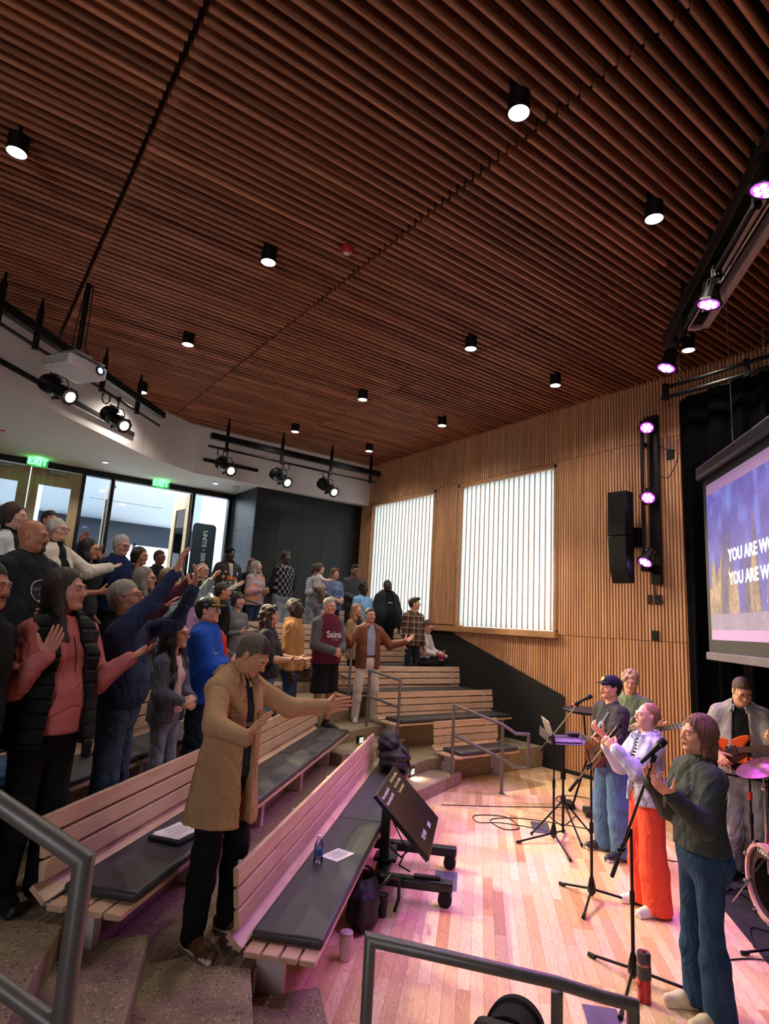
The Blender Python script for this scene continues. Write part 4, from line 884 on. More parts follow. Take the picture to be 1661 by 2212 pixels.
# pedals, cables
M_ped = mat('pedal_black', '#121214', .45)
def pedal(label, M_, w_, d_, h_, knobs, nm='effects_pedal'):
    t = thing(nm, label, 'pedal'); t.matrix_world = M_
    MB().box(-w_/2, w_/2, -d_/2, d_/2, 0, h_).build('case', M_ped, t, bevel=.006)
    for i in range(knobs): MB().cyl((-w_/2+w_*(i+.5)/knobs, d_*.2, h_), (-w_/2+w_*(i+.5)/knobs, d_*.2, h_+.02), .012, n=10).build('knob', (M_chrome if i % 2 else mat('knob_blue', '#7BA8D8', .4)), t, smooth=True)
pedal('long black pedalboard with several knobs behind the guitarist in the cap', planar(7.05, 4.72, 0, -.75), .62, .26, .07, 9, 'pedalboard')
pedal('small black volume pedal left of the pedalboard', planar(6.92, 5.25, 0, -.7), .13, .24, .06, 1)
pedal('black rectangular tuner pedal on the floor right of the laptop stand', planar(6.45, 4.42, 0, -.6), .24, .12, .05, 3)
pedal('small black pedal on the floor behind the woman in orange trousers', planar(6.25, 3.05, 0, .3), .14, .10, .05, 2)
def cable(label, pts, r=.005, seed=0):
    rr = random.Random(seed); out = []; P = [Vector(p) for p in pts]
    for i in range(len(P)-1):
        p0, p1, p2, p3 = P[max(i-1, 0)], P[i], P[i+1], P[min(i+2, len(P)-1)]
        for k in range(8):
            s = k/8; out.append(.5*((2*p1)+(p2-p0)*s+(2*p0-5*p1+4*p2-p3)*s*s+(3*p1-p0-3*p2+p3)*s**3))
    out.append(P[-1]); tag(MB().tube(out, r, 6).build('cable', M_rub, smooth=True, auto=180), label, 'cable')
z_ = .006
cable('thin black cable looped on the floor left of the microphone stand bases', [(5.70, 4.52, .02), (5.85, 4.75, z_), (5.6, 5.15, z_), (5.35, 5.3, z_), (5.5, 5.5, z_), (5.8, 5.3, z_), (5.65, 4.95, z_), (5.45, 5.0, z_), (5.55, 5.3, z_), (5.9, 5.2, z_), (6.2, 4.85, z_), (6.4, 4.5, z_)])
cable('thin black cable trailing from the laptop stand to the pedalboard', [(5.4, 6.0, z_), (6.1, 5.6, z_), (6.7, 5.3, z_), (6.95, 5.15, z_), (7.0, 5.5, z_), (7.3, 5.6, z_), (7.5, 5.3, z_), (7.2, 4.9, z_)])
cable('black cable running behind the singers towards the drums', [(6.5, 4.38, z_), (6.6, 4.0, z_), (6.3, 3.6, z_), (6.6, 3.3, z_), (6.2, 3.1, z_), (6.4, 2.7, z_), (6.9, 2.7, z_), (7.3, 3.2, z_)])
cable('black cable crossing the rug edge beside the woman in the green top', [(4.75, 2.35, z_), (5.0, 2.25, z_), (5.2, 2.05, .014), (5.6, 1.8, .014), (6.0, 1.4, .014)])
cable('black cable curled around the foot of the bass drum microphone stand', [(5.2, 2.3, .01), (5.5, 2.45, .014), (5.6, 2.3, .014), (5.9, 2.1, .014), (5.7, 1.9, .014)])
tag(MB().prism([(4.30, 1.30), (5.08, 2.17), (5.72, 2.78), (6.6, 3.5), (7.75, 3.5), (7.6, -.6), (4.6, -.6)], 0, .008).build('drum_rug', mat('rug_black', '#1A181F', .95, var=.25, vscale=60, bmp=.3, bscale=400)), 'black rug under the red drum kit', 'rug')
# ---- drum kit
dc = Vector((5.88, 2.32, .295)); ax = Vector((-.76, .65, 0)).normalized(); x = Vector((0, 0, 1)); y = ax.cross(x)
Md = Matrix(((x.x, y.x, ax.x, dc.x), (x.y, y.y, ax.y, dc.y), (x.z, y.z, ax.z, dc.z), (0, 0, 0, 1)))
t = thing('bass_drum', 'red lacquered bass drum with an open pink-lit front hoop and white lettering', 'drum'); t.matrix_world = Md
M_drum = mat('drum_red_lacquer', '#B5121A', .12, var=.05); M_hoop = mat('drum_hoop_pale', '#D9A8A4', .3)
MB().lathe([(.262, .16), (.272, .16), (.272, -.22), (.262, -.22), (.262, .155)], n=48, cap=False).build('shell', M_drum, t, smooth=True)
MB().lathe([(.262, .13), (.29, .13), (.29, .19), (.262, .19), (.262, .135)], n=48, cap=False).build('front_hoop', M_hoop, t, smooth=True)
MB().lathe([(.262, -.25), (.29, -.25), (.29, -.20), (.262, -.20)], n=48, cap=False).build('rear_hoop', M_drum, t, smooth=True)
# front head with a wide port cut out
hv = []; hf = []; N = 48
for i in range(N):
    a = 2*PI*i/N; hv.append((.268*math.cos(a), .268*math.sin(a), .165)); hv.append((.02+.19*math.cos(a)-.03, .19*math.sin(a)*1.0, .165))
for i in range(N): hf.append((2*i, 2*((i+1) % N), 2*((i+1) % N)+1, 2*i+1))
MB().add(hv, hf).build('front_head', mat('drum_head_black', '#141012', .3), t)
MB().cyl((0, 0, -.215), (0, 0, -.21), .262, n=40).build('rear_head', mat('drum_head_clear', '#4A3A40', .3), t); MB().lathe([(.258, .155), (.258, -.2), (.250, -.2), (.250, .155)], n=40, cap=False).build('shell_lining', mat('drum_inside', '#3A2422', .5), t, smooth=True)
text_mesh('YAMAHA', .062, Matrix.Translation((.222, -.01, .168)) @ Matrix.Rotation(-PI/2, 4, 'Z'), M_plw, 'lettering', t, bold=.001)
for q in range(8):
    a = q*PI/4+.3; c = Vector((math.cos(a), math.sin(a), 0)); m_ = MB().cyl(c*.285+Vector((0, 0, .21)), c*.285+Vector((0, 0, -.24)), .005, n=6).box(-.02, .02, -.012, .012, .02, .08, Matrix.Translation(c*.28) @ Matrix.Rotation(a, 4, 'Z')).box(-.012, .025, -.014, .014, .17, .20, Matrix.Translation(c*.282) @ Matrix.Rotation(a, 4, 'Z')).sph(c*.29+Vector((0, 0, .205)), .012, 6)
    m_.build('tension_lug', M_chrome, t, smooth=True)
t = thing('drum_microphone_stand', 'short black boom stand with a microphone inside the bass drum', 'microphone stand', (5.30, 2.10, 0)); tripod(t, (5.30, 2.10), .55, ((5.02, 2.30), (5.45, 1.9), (5.5, 2.3)))
MB().tube([(0, 0, .50), (.14, .16, .42)], .008, 8).tube([(.0, 0, .50), (.0, .0, .58)], .016, 8).build('boom', M_std, t, smooth=True)
t = thing('drum_microphone_stand', 'black boom stand behind the bass drum with a horizontal arm at hip height', 'microphone stand', (6.05, 2.95, 0)); tripod(t, (6.05, 2.95), .98, ((5.8, 3.1), (6.05, 2.65), (6.35, 3.05)))
MB().tube([(-.25, .05, 1.05), (.55, -.55, .93)], .009, 8).tube([(0, 0, .96), (0, 0, 1.03)], .018, 8).build('boom', M_std, t, smooth=True)
MB().tube([(-.02, -.03, .98), (.02, -.1, .8), (.0, -.06, .6), (-.05, -.02, .5)], .005, 6).build('cable', M_rub, t, smooth=True, auto=180)
t = thing('cymbal_stand', 'chrome cymbal stand carrying a large cymbal lit purple', 'cymbal stand', (5.98, 2.50, 0))
cc = Vector((.0, 0, 1.16)); Mc = Matrix.Translation((0, 0, 1.16)) @ Matrix.Rotation(-.42, 4, Vector((.6, .8, 0)))
MB().cyl((0, 0, .55), (0, 0, 1.15), .009, n=10).cyl((0, 0, .3), (0, 0, .7), .013, n=10).sph((0, 0, .98), .025, 8).lathe([(.02, .95), (.02, 1.02)], n=10).build('pole', M_chrome, t, smooth=True)
for q in range(3): MB().tube([(0, 0, .45), (.28*math.cos(q*2.1), .28*math.sin(q*2.1), .02)], .009, 6).build('leg', M_chrome, t, smooth=True)
prof = [(0, .030), (.02, .030), (.055, .012)]+[(.055+.17*i/10, .012-.018*i/10+(.0006 if i % 2 else 0)) for i in range(1, 11)]
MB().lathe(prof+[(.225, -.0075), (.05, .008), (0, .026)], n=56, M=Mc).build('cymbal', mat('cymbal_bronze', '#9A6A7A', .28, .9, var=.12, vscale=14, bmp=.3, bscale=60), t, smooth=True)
MB().cyl(Mc @ Vector((0, 0, .03)), Mc @ Vector((0, 0, .07)), .006, n=8).build('wing_nut', M_chrome, t)
t = thing('drum_microphone_stand', 'thin black stand with a red clip between the cymbal and the bass player', 'microphone stand', (6.22, 2.72, 0)); tripod(t, (6.22, 2.72), 1.2, ((6.0, 2.9), (6.2, 2.45), (6.5, 2.8)), .009)
MB().cyl((0, 0, .80), (0, 0, .87), .018, n=10).build('clip', M_red, t, smooth=True)
# camera lens on the tripod at the bottom edge
t = thing('camera', 'round black camera lens hood poking up at the bottom edge of the view', 'camera', (1.22, 1.07, 0))
Ml = Matrix.Translation((0, 0, 1.285)) @ Vector((.80, .55, -.30)).to_track_quat('Z', 'Y').to_matrix().to_4x4() @ Matrix.Scale(1.3, 4)
MB().lathe([(.0, -.12), (.045, -.12), (.046, -.02), (.052, -.015), (.052, .02), (.046, .024), (.040, .02), (.040, -.0), (0, -.002)], n=40, M=Ml).build('lens', M_rub, t, smooth=True)
MB().box(-.05, .05, -.04, .04, -.18, -.12, Ml).build('body', M_black, t, bevel=.015); MB().cyl((0, 0, .0), (0, 0, 1.12), .02, n=12).build('pole', M_std, t, smooth=True)
for q in range(3): MB().tube([(0, 0, .9), (.3*math.cos(q*2.1), .3*math.sin(q*2.1), .02)], .012, 6).build('leg', M_std, t, smooth=True)
# ================= PEOPLE: smooth bodies from blended shapes =================
V3 = lambda *a: np.array(a, dtype=np.float64)
def nrm(v): v = np.asarray(v, float); return v/max(1e-9, np.linalg.norm(v))
class Vol:
    def __init__(s, lo, hi, h):
        s.h = h; s.lo = np.array(lo, float)-2*h; s.n = np.ceil((np.array(hi, float)+2*h-s.lo)/h).astype(int)+1
        s.f = np.ones(s.n, np.float32); s.g = np.zeros(s.n, np.uint8)
        s.ax = [s.lo[i]+h*np.arange(s.n[i]) for i in range(3)]
    def win(s, lo, hi, pad):
        a = np.maximum(0, np.floor((np.array(lo)-pad-s.lo)/s.h).astype(int)); b = np.minimum(s.n, np.ceil((np.array(hi)+pad-s.lo)/s.h).astype(int)+1)
        if (b <= a).any(): return None
        sl = tuple(slice(a[i], b[i]) for i in range(3))
        return sl, s.ax[0][sl[0]][:, None, None], s.ax[1][sl[1]][None, :, None], s.ax[2][sl[2]][None, None, :]
    def put(s, sl, d, k, gid, op):
        f = s.f[sl]; d = d.astype(np.float32)
        if op == 'u':
            m = d < f
            if gid is not None: s.g[sl][m] = gid
            if k > 0: h = np.maximum(k-np.abs(f-d), 0)/k; s.f[sl] = np.minimum(f, d)-h*h*k*.25
            else: s.f[sl] = np.minimum(f, d)
        else:
            d = -d
            if gid is not None: m = d > f; s.g[sl][m] = gid
            if k > 0: h = np.maximum(k-np.abs(f-d), 0)/k; s.f[sl] = np.maximum(f, d)+h*h*k*.25
            else: s.f[sl] = np.maximum(f, d)
    def rc(s, a, b, r1, r2=None, k=.02, q=1., gid=0, op='u', qa=1):
        # round cone; q squashes it along axis qa (1 = front to back)
        r2 = r1 if r2 is None else r2; a = np.array(a, float); b = np.array(b, float); R = max(r1, r2)
        w = s.win(np.minimum(a, b)-R, np.maximum(a, b)+R, k+1.5*s.h)
        if w is None: return s
        sl, X, Y, Z = w; c = [X-a[0], Y-a[1], Z-a[2]]; d = b-a
        if q != 1: c[qa] = c[qa]/q; d = d.copy(); d[qa] /= q
        L2 = max(1e-9, d@d); t = np.clip((c[0]*d[0]+c[1]*d[1]+c[2]*d[2])/L2, 0, 1)
        dist = np.sqrt((c[0]-t*d[0])**2+(c[1]-t*d[1])**2+(c[2]-t*d[2])**2)-(r1+(r2-r1)*t)
        s.put(sl, dist*min(1, .5+.5*q), k, gid, op); return s
    def ell(s, c, r, R=None, k=.02, gid=0, op='u'):
        c = np.array(c, float); r = np.array(r, float); m = r.max() if R is not None else r
        w = s.win(c-m, c+m, k+1.5*s.h)
        if w is None: return s
        sl, X, Y, Z = w; x, y, z = X-c[0], Y-c[1], Z-c[2]
        if R is not None: x, y, z = (R[0, 0]*x+R[1, 0]*y+R[2, 0]*z, R[0, 1]*x+R[1, 1]*y+R[2, 1]*z, R[0, 2]*x+R[1, 2]*y+R[2, 2]*z)
        k0 = np.sqrt((x/r[0])**2+(y/r[1])**2+(z/r[2])**2); k1 = np.sqrt((x/r[0]**2)**2+(y/r[1]**2)**2+(z/r[2]**2)**2)
        s.put(sl, k0*(k0-1)/np.maximum(k1, 1e-6), k, gid, op); return s
    def cut(s, p, n, k=.0, gid=None):   # remove what lies on the side n points to
        n = nrm(n); d = (s.ax[0][:, None, None]-p[0])*n[0]+(s.ax[1][None, :, None]-p[1])*n[1]+(s.ax[2][None, None, :]-p[2])*n[2]
        s.put((slice(None),)*3, -d, k, gid, 'c'); return s
    def wedge(s, w0, w1, z0, z1, x=0., curve=0., ymin=0.):   # open jacket front: gap half width w0 at z0, w1 at z1
        X, Y, Z = s.ax[0][:, None, None], s.ax[1][None, :, None], s.ax[2][None, None, :]
        hw = w0+(w1-w0)*np.clip((Z-z0)/(z1-z0), 0, 1.3); d = np.maximum(np.abs(X-x)-hw, ymin-Y)+0*Z; s.put((slice(None),)*3, d, .006, None, 'c'); return s
    def mesh(s):
        f = s.f; h = s.h; ins = f < 0; n = f.shape
        acc = np.zeros([i-1 for i in n], np.uint8)
        for i in (0, 1):
            for j in (0, 1):
                for k in (0, 1): acc += ins[i:n[0]-1+i, j:n[1]-1+j, k:n[2]-1+k]
        act = (acc > 0) & (acc < 8); ci = np.argwhere(act)
        if len(ci) == 0: return np.zeros((0, 3)), np.zeros((0, 4), int), np.zeros(0, int)
        idx = np.full(act.shape, -1, np.int32); idx[act] = np.arange(len(ci))
        cor = np.array([(i, j, k) for i in (0, 1) for j in (0, 1) for k in (0, 1)])
        val = np.stack([f[ci[:, 0]+c[0], ci[:, 1]+c[1], ci[:, 2]+c[2]] for c in cor], 1)
        ps = np.zeros((len(ci), 3)); cn = np.zeros(len(ci))
        for a in range(8):
            for b in range(a+1, 8):
                if np.abs(cor[a]-cor[b]).sum() != 1: continue
                m = (val[:, a] < 0) != (val[:, b] < 0); t = np.where(m, val[:, a]/np.where(m, val[:, a]-val[:, b], 1), 0)
                ps += m[:, None]*(cor[a]+t[:, None]*(cor[b]-cor[a])); cn += m
        v = s.lo+(ci+ps/cn[:, None])*h; quads = []
        for axx in range(3):
            o = [(1, 2), (2, 0), (0, 1)][axx]; sl0 = [slice(1, -1)]*3; sl0[axx] = slice(0, n[axx]-1); sl1 = list(sl0); sl1[axx] = slice(1, n[axx])
            A = ins[tuple(sl0)]; B = ins[tuple(sl1)]; e = np.argwhere(A != B)
            if len(e) == 0: continue
            off = np.array([0 if i == axx else 1 for i in range(3)]); e0 = e+off; u = np.zeros(3, int); w = np.zeros(3, int); u[o[0]] = 1; w[o[1]] = 1
            q = np.stack([idx[tuple((e0-u-w).T)], idx[tuple((e0-w).T)], idx[tuple(e0.T)], idx[tuple((e0-u).T)]], 1)
            fl = ~A[tuple(e.T)]; q[fl] = q[fl][:, ::-1]; quads.append(q)
        q = np.concatenate(quads); q = q[(q >= 0).all(1)]
        g = s.g[ci[:, 0]+(ps[:, 0]/cn > .5), ci[:, 1]+(ps[:, 1]/cn > .5), ci[:, 2]+(ps[:, 2]/cn > .5)]
        return v, q, g[q[:, 0]].astype(int)
def np_mesh(name, parts, mats, parent, fold=0., fseed=0, fscale=1., sm=0, M=None, strand=0.):
    vs, qs, gs, b = [], [], [], 0
    for v, q, g in parts:
        if len(v) == 0: continue
        vs.append(v); qs.append(q+b); gs.append(g); b += len(v)
    v = np.concatenate(vs); q = np.concatenate(qs); g = np.concatenate(gs)
    if sm:      # light relaxation
        e = np.concatenate([q[:, [i, (i+1) % 4]] for i in range(4)]); cnt = np.bincount(e[:, 0], minlength=len(v))+1e-9
        for _ in range(sm): v = v*.5+.5*np.stack([np.bincount(e[:, 0], v[e[:, 1], i], len(v)) for i in range(3)], 1)/cnt[:, None]
    if fold or strand:
        e1 = v[q[:, 2]]-v[q[:, 0]]; e2 = v[q[:, 3]]-v[q[:, 1]]; fn = np.cross(e1, e2); N = np.zeros_like(v)
        for i in range(4):
            for c in range(3): N[:, c] += np.bincount(q[:, i], fn[:, c], len(v))
        N /= np.maximum(1e-9, np.linalg.norm(N, axis=1))[:, None]; rg = np.random.default_rng(fseed)
    if fold:
        amp = 0; p = v*fscale*V3(1, 1, .55)
        for o_ in range(3):
            K = rg.normal(size=(3, 3))*(9, 8, 7)[o_]*(1+o_*.7); ph = rg.uniform(0, 6, 3)
            w_ = np.sin(p @ K[0]+ph[0]+2.4*np.sin(p @ K[1]*.6+ph[1])); m_k = np.clip(.45+.75*np.sin(p @ K[2]*.6+ph[2]), 0, 1); amp = amp+(.35*w_-1.2*np.exp(-(w_/.28)**2))*m_k*(1.0, .8, .5)[o_]
        v = v+N*(amp*fold)[:, None]
    if strand:
        a = np.arctan2(v[:, 0]-v[:, 0].mean(), v[:, 1]-v[:, 1].mean()); r_ = rg.uniform(0, 6, 4)
        w_ = .8*np.sin(a*23+r_[0]+v[:, 2]*12+2.2*np.sin(v[:, 2]*17+r_[1]))+.7*np.sin(a*47+r_[2]+v[:, 2]*26+1.5*np.sin(v[:, 2]*31))+.5*np.sin(a*83+v[:, 2]*11)+.4*np.sin(v[:, 0]*160+r_[3])
        v = v+N*(w_*strand)[:, None]
    me = bpy.data.meshes.new(name); me.vertices.add(len(v)); me.vertices.foreach_set('co', v.astype(np.float32).ravel())
    me.loops.add(len(q)*4); me.loops.foreach_set('vertex_index', q.astype(np.int32).ravel()); me.polygons.add(len(q))
    me.polygons.foreach_set('loop_start', np.arange(0, len(q)*4, 4, dtype=np.int32)); me.polygons.foreach_set('use_smooth', np.ones(len(q), bool))
    for m_ in mats: me.materials.append(m_)
    me.polygons.foreach_set('material_index', np.minimum(g, len(mats)-1).astype(np.int32)); me.update(); me.validate()
    o = bpy.data.objects.new(name, me); COL.objects.link(o); o.parent = parent; return o
# ---- cloth, skin and hair materials
def skin(tone):
    n = 'skin_'+tone.strip('#')
    if n in MATS: return MATS[n]
    m, nt, b = _new(n); c = srgb(tone); ns, _ = noise(nt, 22, 4); nt.links.new(ramp(nt, ns.outputs[0], [(.3, tuple(x*.88 for x in c[:3])+(1,)), (.7, (min(1, c[0]*1.06), c[1]*1.0, c[2]*.98, 1))]), b.inputs['Base Color'])
    b.inputs['Roughness'].default_value = .5; b.inputs['Subsurface Weight'].default_value = 0.; n2, _ = noise(nt, 260, 2); bump(nt, b, n2.outputs[0], .06, .002); return m
def hairm(col):
    n = 'hair_'+col.strip('#')
    if n in MATS: return MATS[n]
    m, nt, b = _new(n); c = srgb(col); ns, _ = noise(nt, 14, 5, .7, (9, 9, 1.4)); nt.links.new(ramp(nt, ns.outputs[0], [(.3, tuple(x*.45 for x in c[:3])+(1,)), (.7, tuple(min(1, x*1.35) for x in c[:3])+(1,))]), b.inputs['Base Color'])
    b.inputs['Roughness'].default_value = .42; bump(nt, b, ns.outputs[0], .8, .012); return m
def cloth(col, name=None, rough=.9, var=.12, weave=500, bm=.12, vs_=5):
    return mat('cloth_'+(name or col.strip('#')), col, rough, 0, var, vs_, bm, weave, spec=.25)
def denim(col): return mat('denim_'+col.strip('#'), col, .85, 0, .28, 7, .15, 600, spec=.2)
def grid_cloth(name, base, lines, kind='plaid', sx=22., sz=22.):
    if name in MATS: return MATS[name]
    m, nt, b = _new(name); tc = nt.nodes.new('ShaderNodeTexCoord'); sp = nt.nodes.new('ShaderNodeSeparateXYZ'); nt.links.new(tc.outputs['Object'], sp.inputs[0])
    def band(out, freq, ph=0., duty=.5):
        a = nt.nodes.new('ShaderNodeMath'); a.operation = 'MULTIPLY_ADD'; a.inputs[1].default_value = freq; a.inputs[2].default_value = ph+50; nt.links.new(out, a.inputs[0])
        f = nt.nodes.new('ShaderNodeMath'); f.operation = 'FRACT'; nt.links.new(a.outputs[0], f.inputs[0]); g = nt.nodes.new('ShaderNodeMath'); g.operation = 'LESS_THAN'; g.inputs[1].default_value = duty; nt.links.new(f.outputs[0], g.inputs[0]); return g.outputs[0]
    cur = srgb(base)
    if kind == 'plaid':
        for (c, f, ph, du, axn) in lines: cur = mix_rgb(nt, band(sp.outputs['XZ'.index(axn)*2 if axn != 'Y' else 1], f, ph, du), cur, srgb(c)) if False else _mixhalf(nt, band(sp.outputs[{'X': 0, 'Y': 1, 'Z': 2}[axn]], f, ph, du), cur, srgb(c))
    elif kind == 'stripe':
        for (c, f, ph, du, axn) in lines: cur = mix_rgb(nt, band(sp.outputs[{'X': 0, 'Y': 1, 'Z': 2}[axn]], f, ph, du), cur, srgb(c))
    elif kind == 'argyle':
        def comb(s_):
            a = nt.nodes.new('ShaderNodeMath'); a.operation = 'MULTIPLY'; a.inputs[1].default_value = s_*1.5; nt.links.new(sp.outputs[0], a.inputs[0]); c = nt.nodes.new('ShaderNodeMath'); c.operation = 'ADD'; nt.links.new(a.outputs[0], c.inputs[0]); nt.links.new(sp.outputs[2], c.inputs[1]); return c.outputs[0]
        p, q = comb(1), comb(-1); a1 = band(p, 7, .25, .5); a2 = band(q, 7, .25, .5); x = nt.nodes.new('ShaderNodeMath'); x.operation = 'MULTIPLY'; nt.links.new(a1, x.inputs[0]); nt.links.new(a2, x.inputs[1])
        cur = mix_rgb(nt, x.outputs[0], cur, srgb(lines[0])); cur = mix_rgb(nt, band(p, 7, .0, .07), cur, srgb(lines[1])); cur = mix_rgb(nt, band(q, 7, .0, .07), cur, srgb(lines[1]))
    elif kind == 'blotch':
        v = nt.nodes.new('ShaderNodeTexVoronoi'); v.inputs['Scale'].default_value = sx; nt.links.new(tc.outputs['Object'], v.inputs['Vector']); cur = mix_rgb(nt, ramp(nt, v.outputs['Distance'], [(.28, (1, 1, 1, 1)), (.34, (0, 0, 0, 1))]), cur, srgb(lines[0]))
    elif kind == 'soft':   # soft blocks of colour knitted in bands
        n, mp = noise(nt, 2.2, 1, .4, (1, 1, 3.2)); cur = ramp(nt, n.outputs[0], [(i/(len(lines)-1)*.5+.25, srgb(c)) for i, c in enumerate(lines)])
    nt.links.new(cur, b.inputs['Base Color']); b.inputs['Roughness'].default_value = .9; b.inputs['Specular IOR Level'].default_value = .2; return m
def _mixhalf(nt, fac, a, b_):
    h = nt.nodes.new('ShaderNodeMath'); h.operation = 'MULTIPLY'; h.inputs[1].default_value = .62; nt.links.new(fac, h.inputs[0]); return mix_rgb(nt, h.outputs[0], a, b_)
def knit(col):
    n = 'knit_'+col.strip('#')
    if n in MATS: return MATS[n]
    m = mat(n, col, .95, 0, .12, 6, 0, spec=.2); nt = m.node_tree; b = nt.nodes['Principled BSDF']
    wv = nt.nodes.new('ShaderNodeTexWave'); wv.inputs['Scale'].default_value = 16; wv.inputs['Distortion'].default_value = 7; wv.inputs['Detail Scale'].default_value = 2.5; tc = nt.nodes.new('ShaderNodeTexCoord'); nt.links.new(tc.outputs['Object'], wv.inputs['Vector']); bump(nt, b, wv.outputs['Fac'], .7, .012); return m
def puffer(col):
    n = 'quilted_'+col.strip('#')
    if n in MATS: return MATS[n]
    m = mat(n, col, .7, 0, .15, 6, 0, spec=.25); nt = m.node_tree; b = nt.nodes['Principled BSDF']; wv = nt.nodes.new('ShaderNodeTexWave'); wv.bands_direction = 'Z'; wv.inputs['Scale'].default_value = 4.2; wv.inputs['Distortion'].default_value = .5
    tc = nt.nodes.new('ShaderNodeTexCoord'); nt.links.new(tc.outputs['Object'], wv.inputs['Vector']); bump(nt, b, ramp(nt, wv.outputs['Fac'], [(0, (0, 0, 0, 1)), (.35, (1, 1, 1, 1))]), .9, .02); return m
M_eyew = mat('eye_white', '#D8D2CC', .25, var=.02); M_iris = mat('eye_iris', '#2A1D16', .2); M_teeth = mat('teeth', '#D9D2C8', .3); M_mouth = mat('mouth_inside', '#3A1414', .6)
LIP = {}
def rot(ax, a): c, s = math.cos(a), math.sin(a); return {'x': np.array([[1, 0, 0], [0, c, -s], [0, s, c]]), 'y': np.array([[c, 0, s], [0, 1, 0], [-s, 0, c]]), 'z': np.array([[c, -s, 0], [s, c, 0], [0, 0, 1]])}[ax]
def dg(a): return math.radians(a)

def hand(vol, w, d, p, right, s, curl=.3, spread=.5, thumb=.6, gid=0, fold_=None):
    d = nrm(d); p = np.array(p, float); p = nrm(p-d*(p@d)); t = np.cross(d, p) if right else np.cross(p, d)
    K = lambda a, b, c: w+(d*a+t*b+p*c)*s
    off = (.029, .010, -.010, -.028); kn = (.092, .096, .091, .083); ln = (.073, .081, .076, .060)
    vol.rc(K(-.02, 0, 0), K(.03, .004, 0), .024*s, .022*s, .008, gid=gid); 
    for i in range(4):
        vol.rc(K(.012, off[i]*.55, 0), K(kn[i]-.005, off[i], .001), .0145*s, .0118*s, .008, gid=gid)
        a = curl*(.75+.12*i)*(1 if not fold_ else fold_[i]); P = K(kn[i], off[i], 0); L_ = ln[i]; ang = a*.5; sp = (off[i]*spread*6)
        dd = nrm(d+t*sp*.9)
        for j, (fr, rr) in enumerate(((.44, .0098), (.31, .0088), (.25, .0078))):
            v = nrm(dd*math.cos(ang)+p*math.sin(ang)); Q = P+v*L_*fr*s; r0 = rr*(.92 if i == 3 else 1); vol.rc(P, Q, r0*s, (r0-.0009)*s, .0035, gid=gid); P = Q; ang += a*(1.2, .9)[min(j, 1)]
    b0 = K(.018, .020, .006); b1 = K(.048, .042+.006*thumb, .016); vol.rc(K(.01, .01, .003), b1, .017*s, .0135*s, .008, gid=gid)
    td = nrm(d*(.85-.3*thumb)+t*(.25+.6*thumb)+p*.22*(1+curl)); b2 = b1+td*.032*s; vol.rc(b1, b2, .0118*s, .0105*s, .005, gid=gid); td2 = nrm(td+d*.25+p*.15*curl); vol.rc(b2, b2+td2*.026*s, .0105*s, .0082*s, .004, gid=gid)

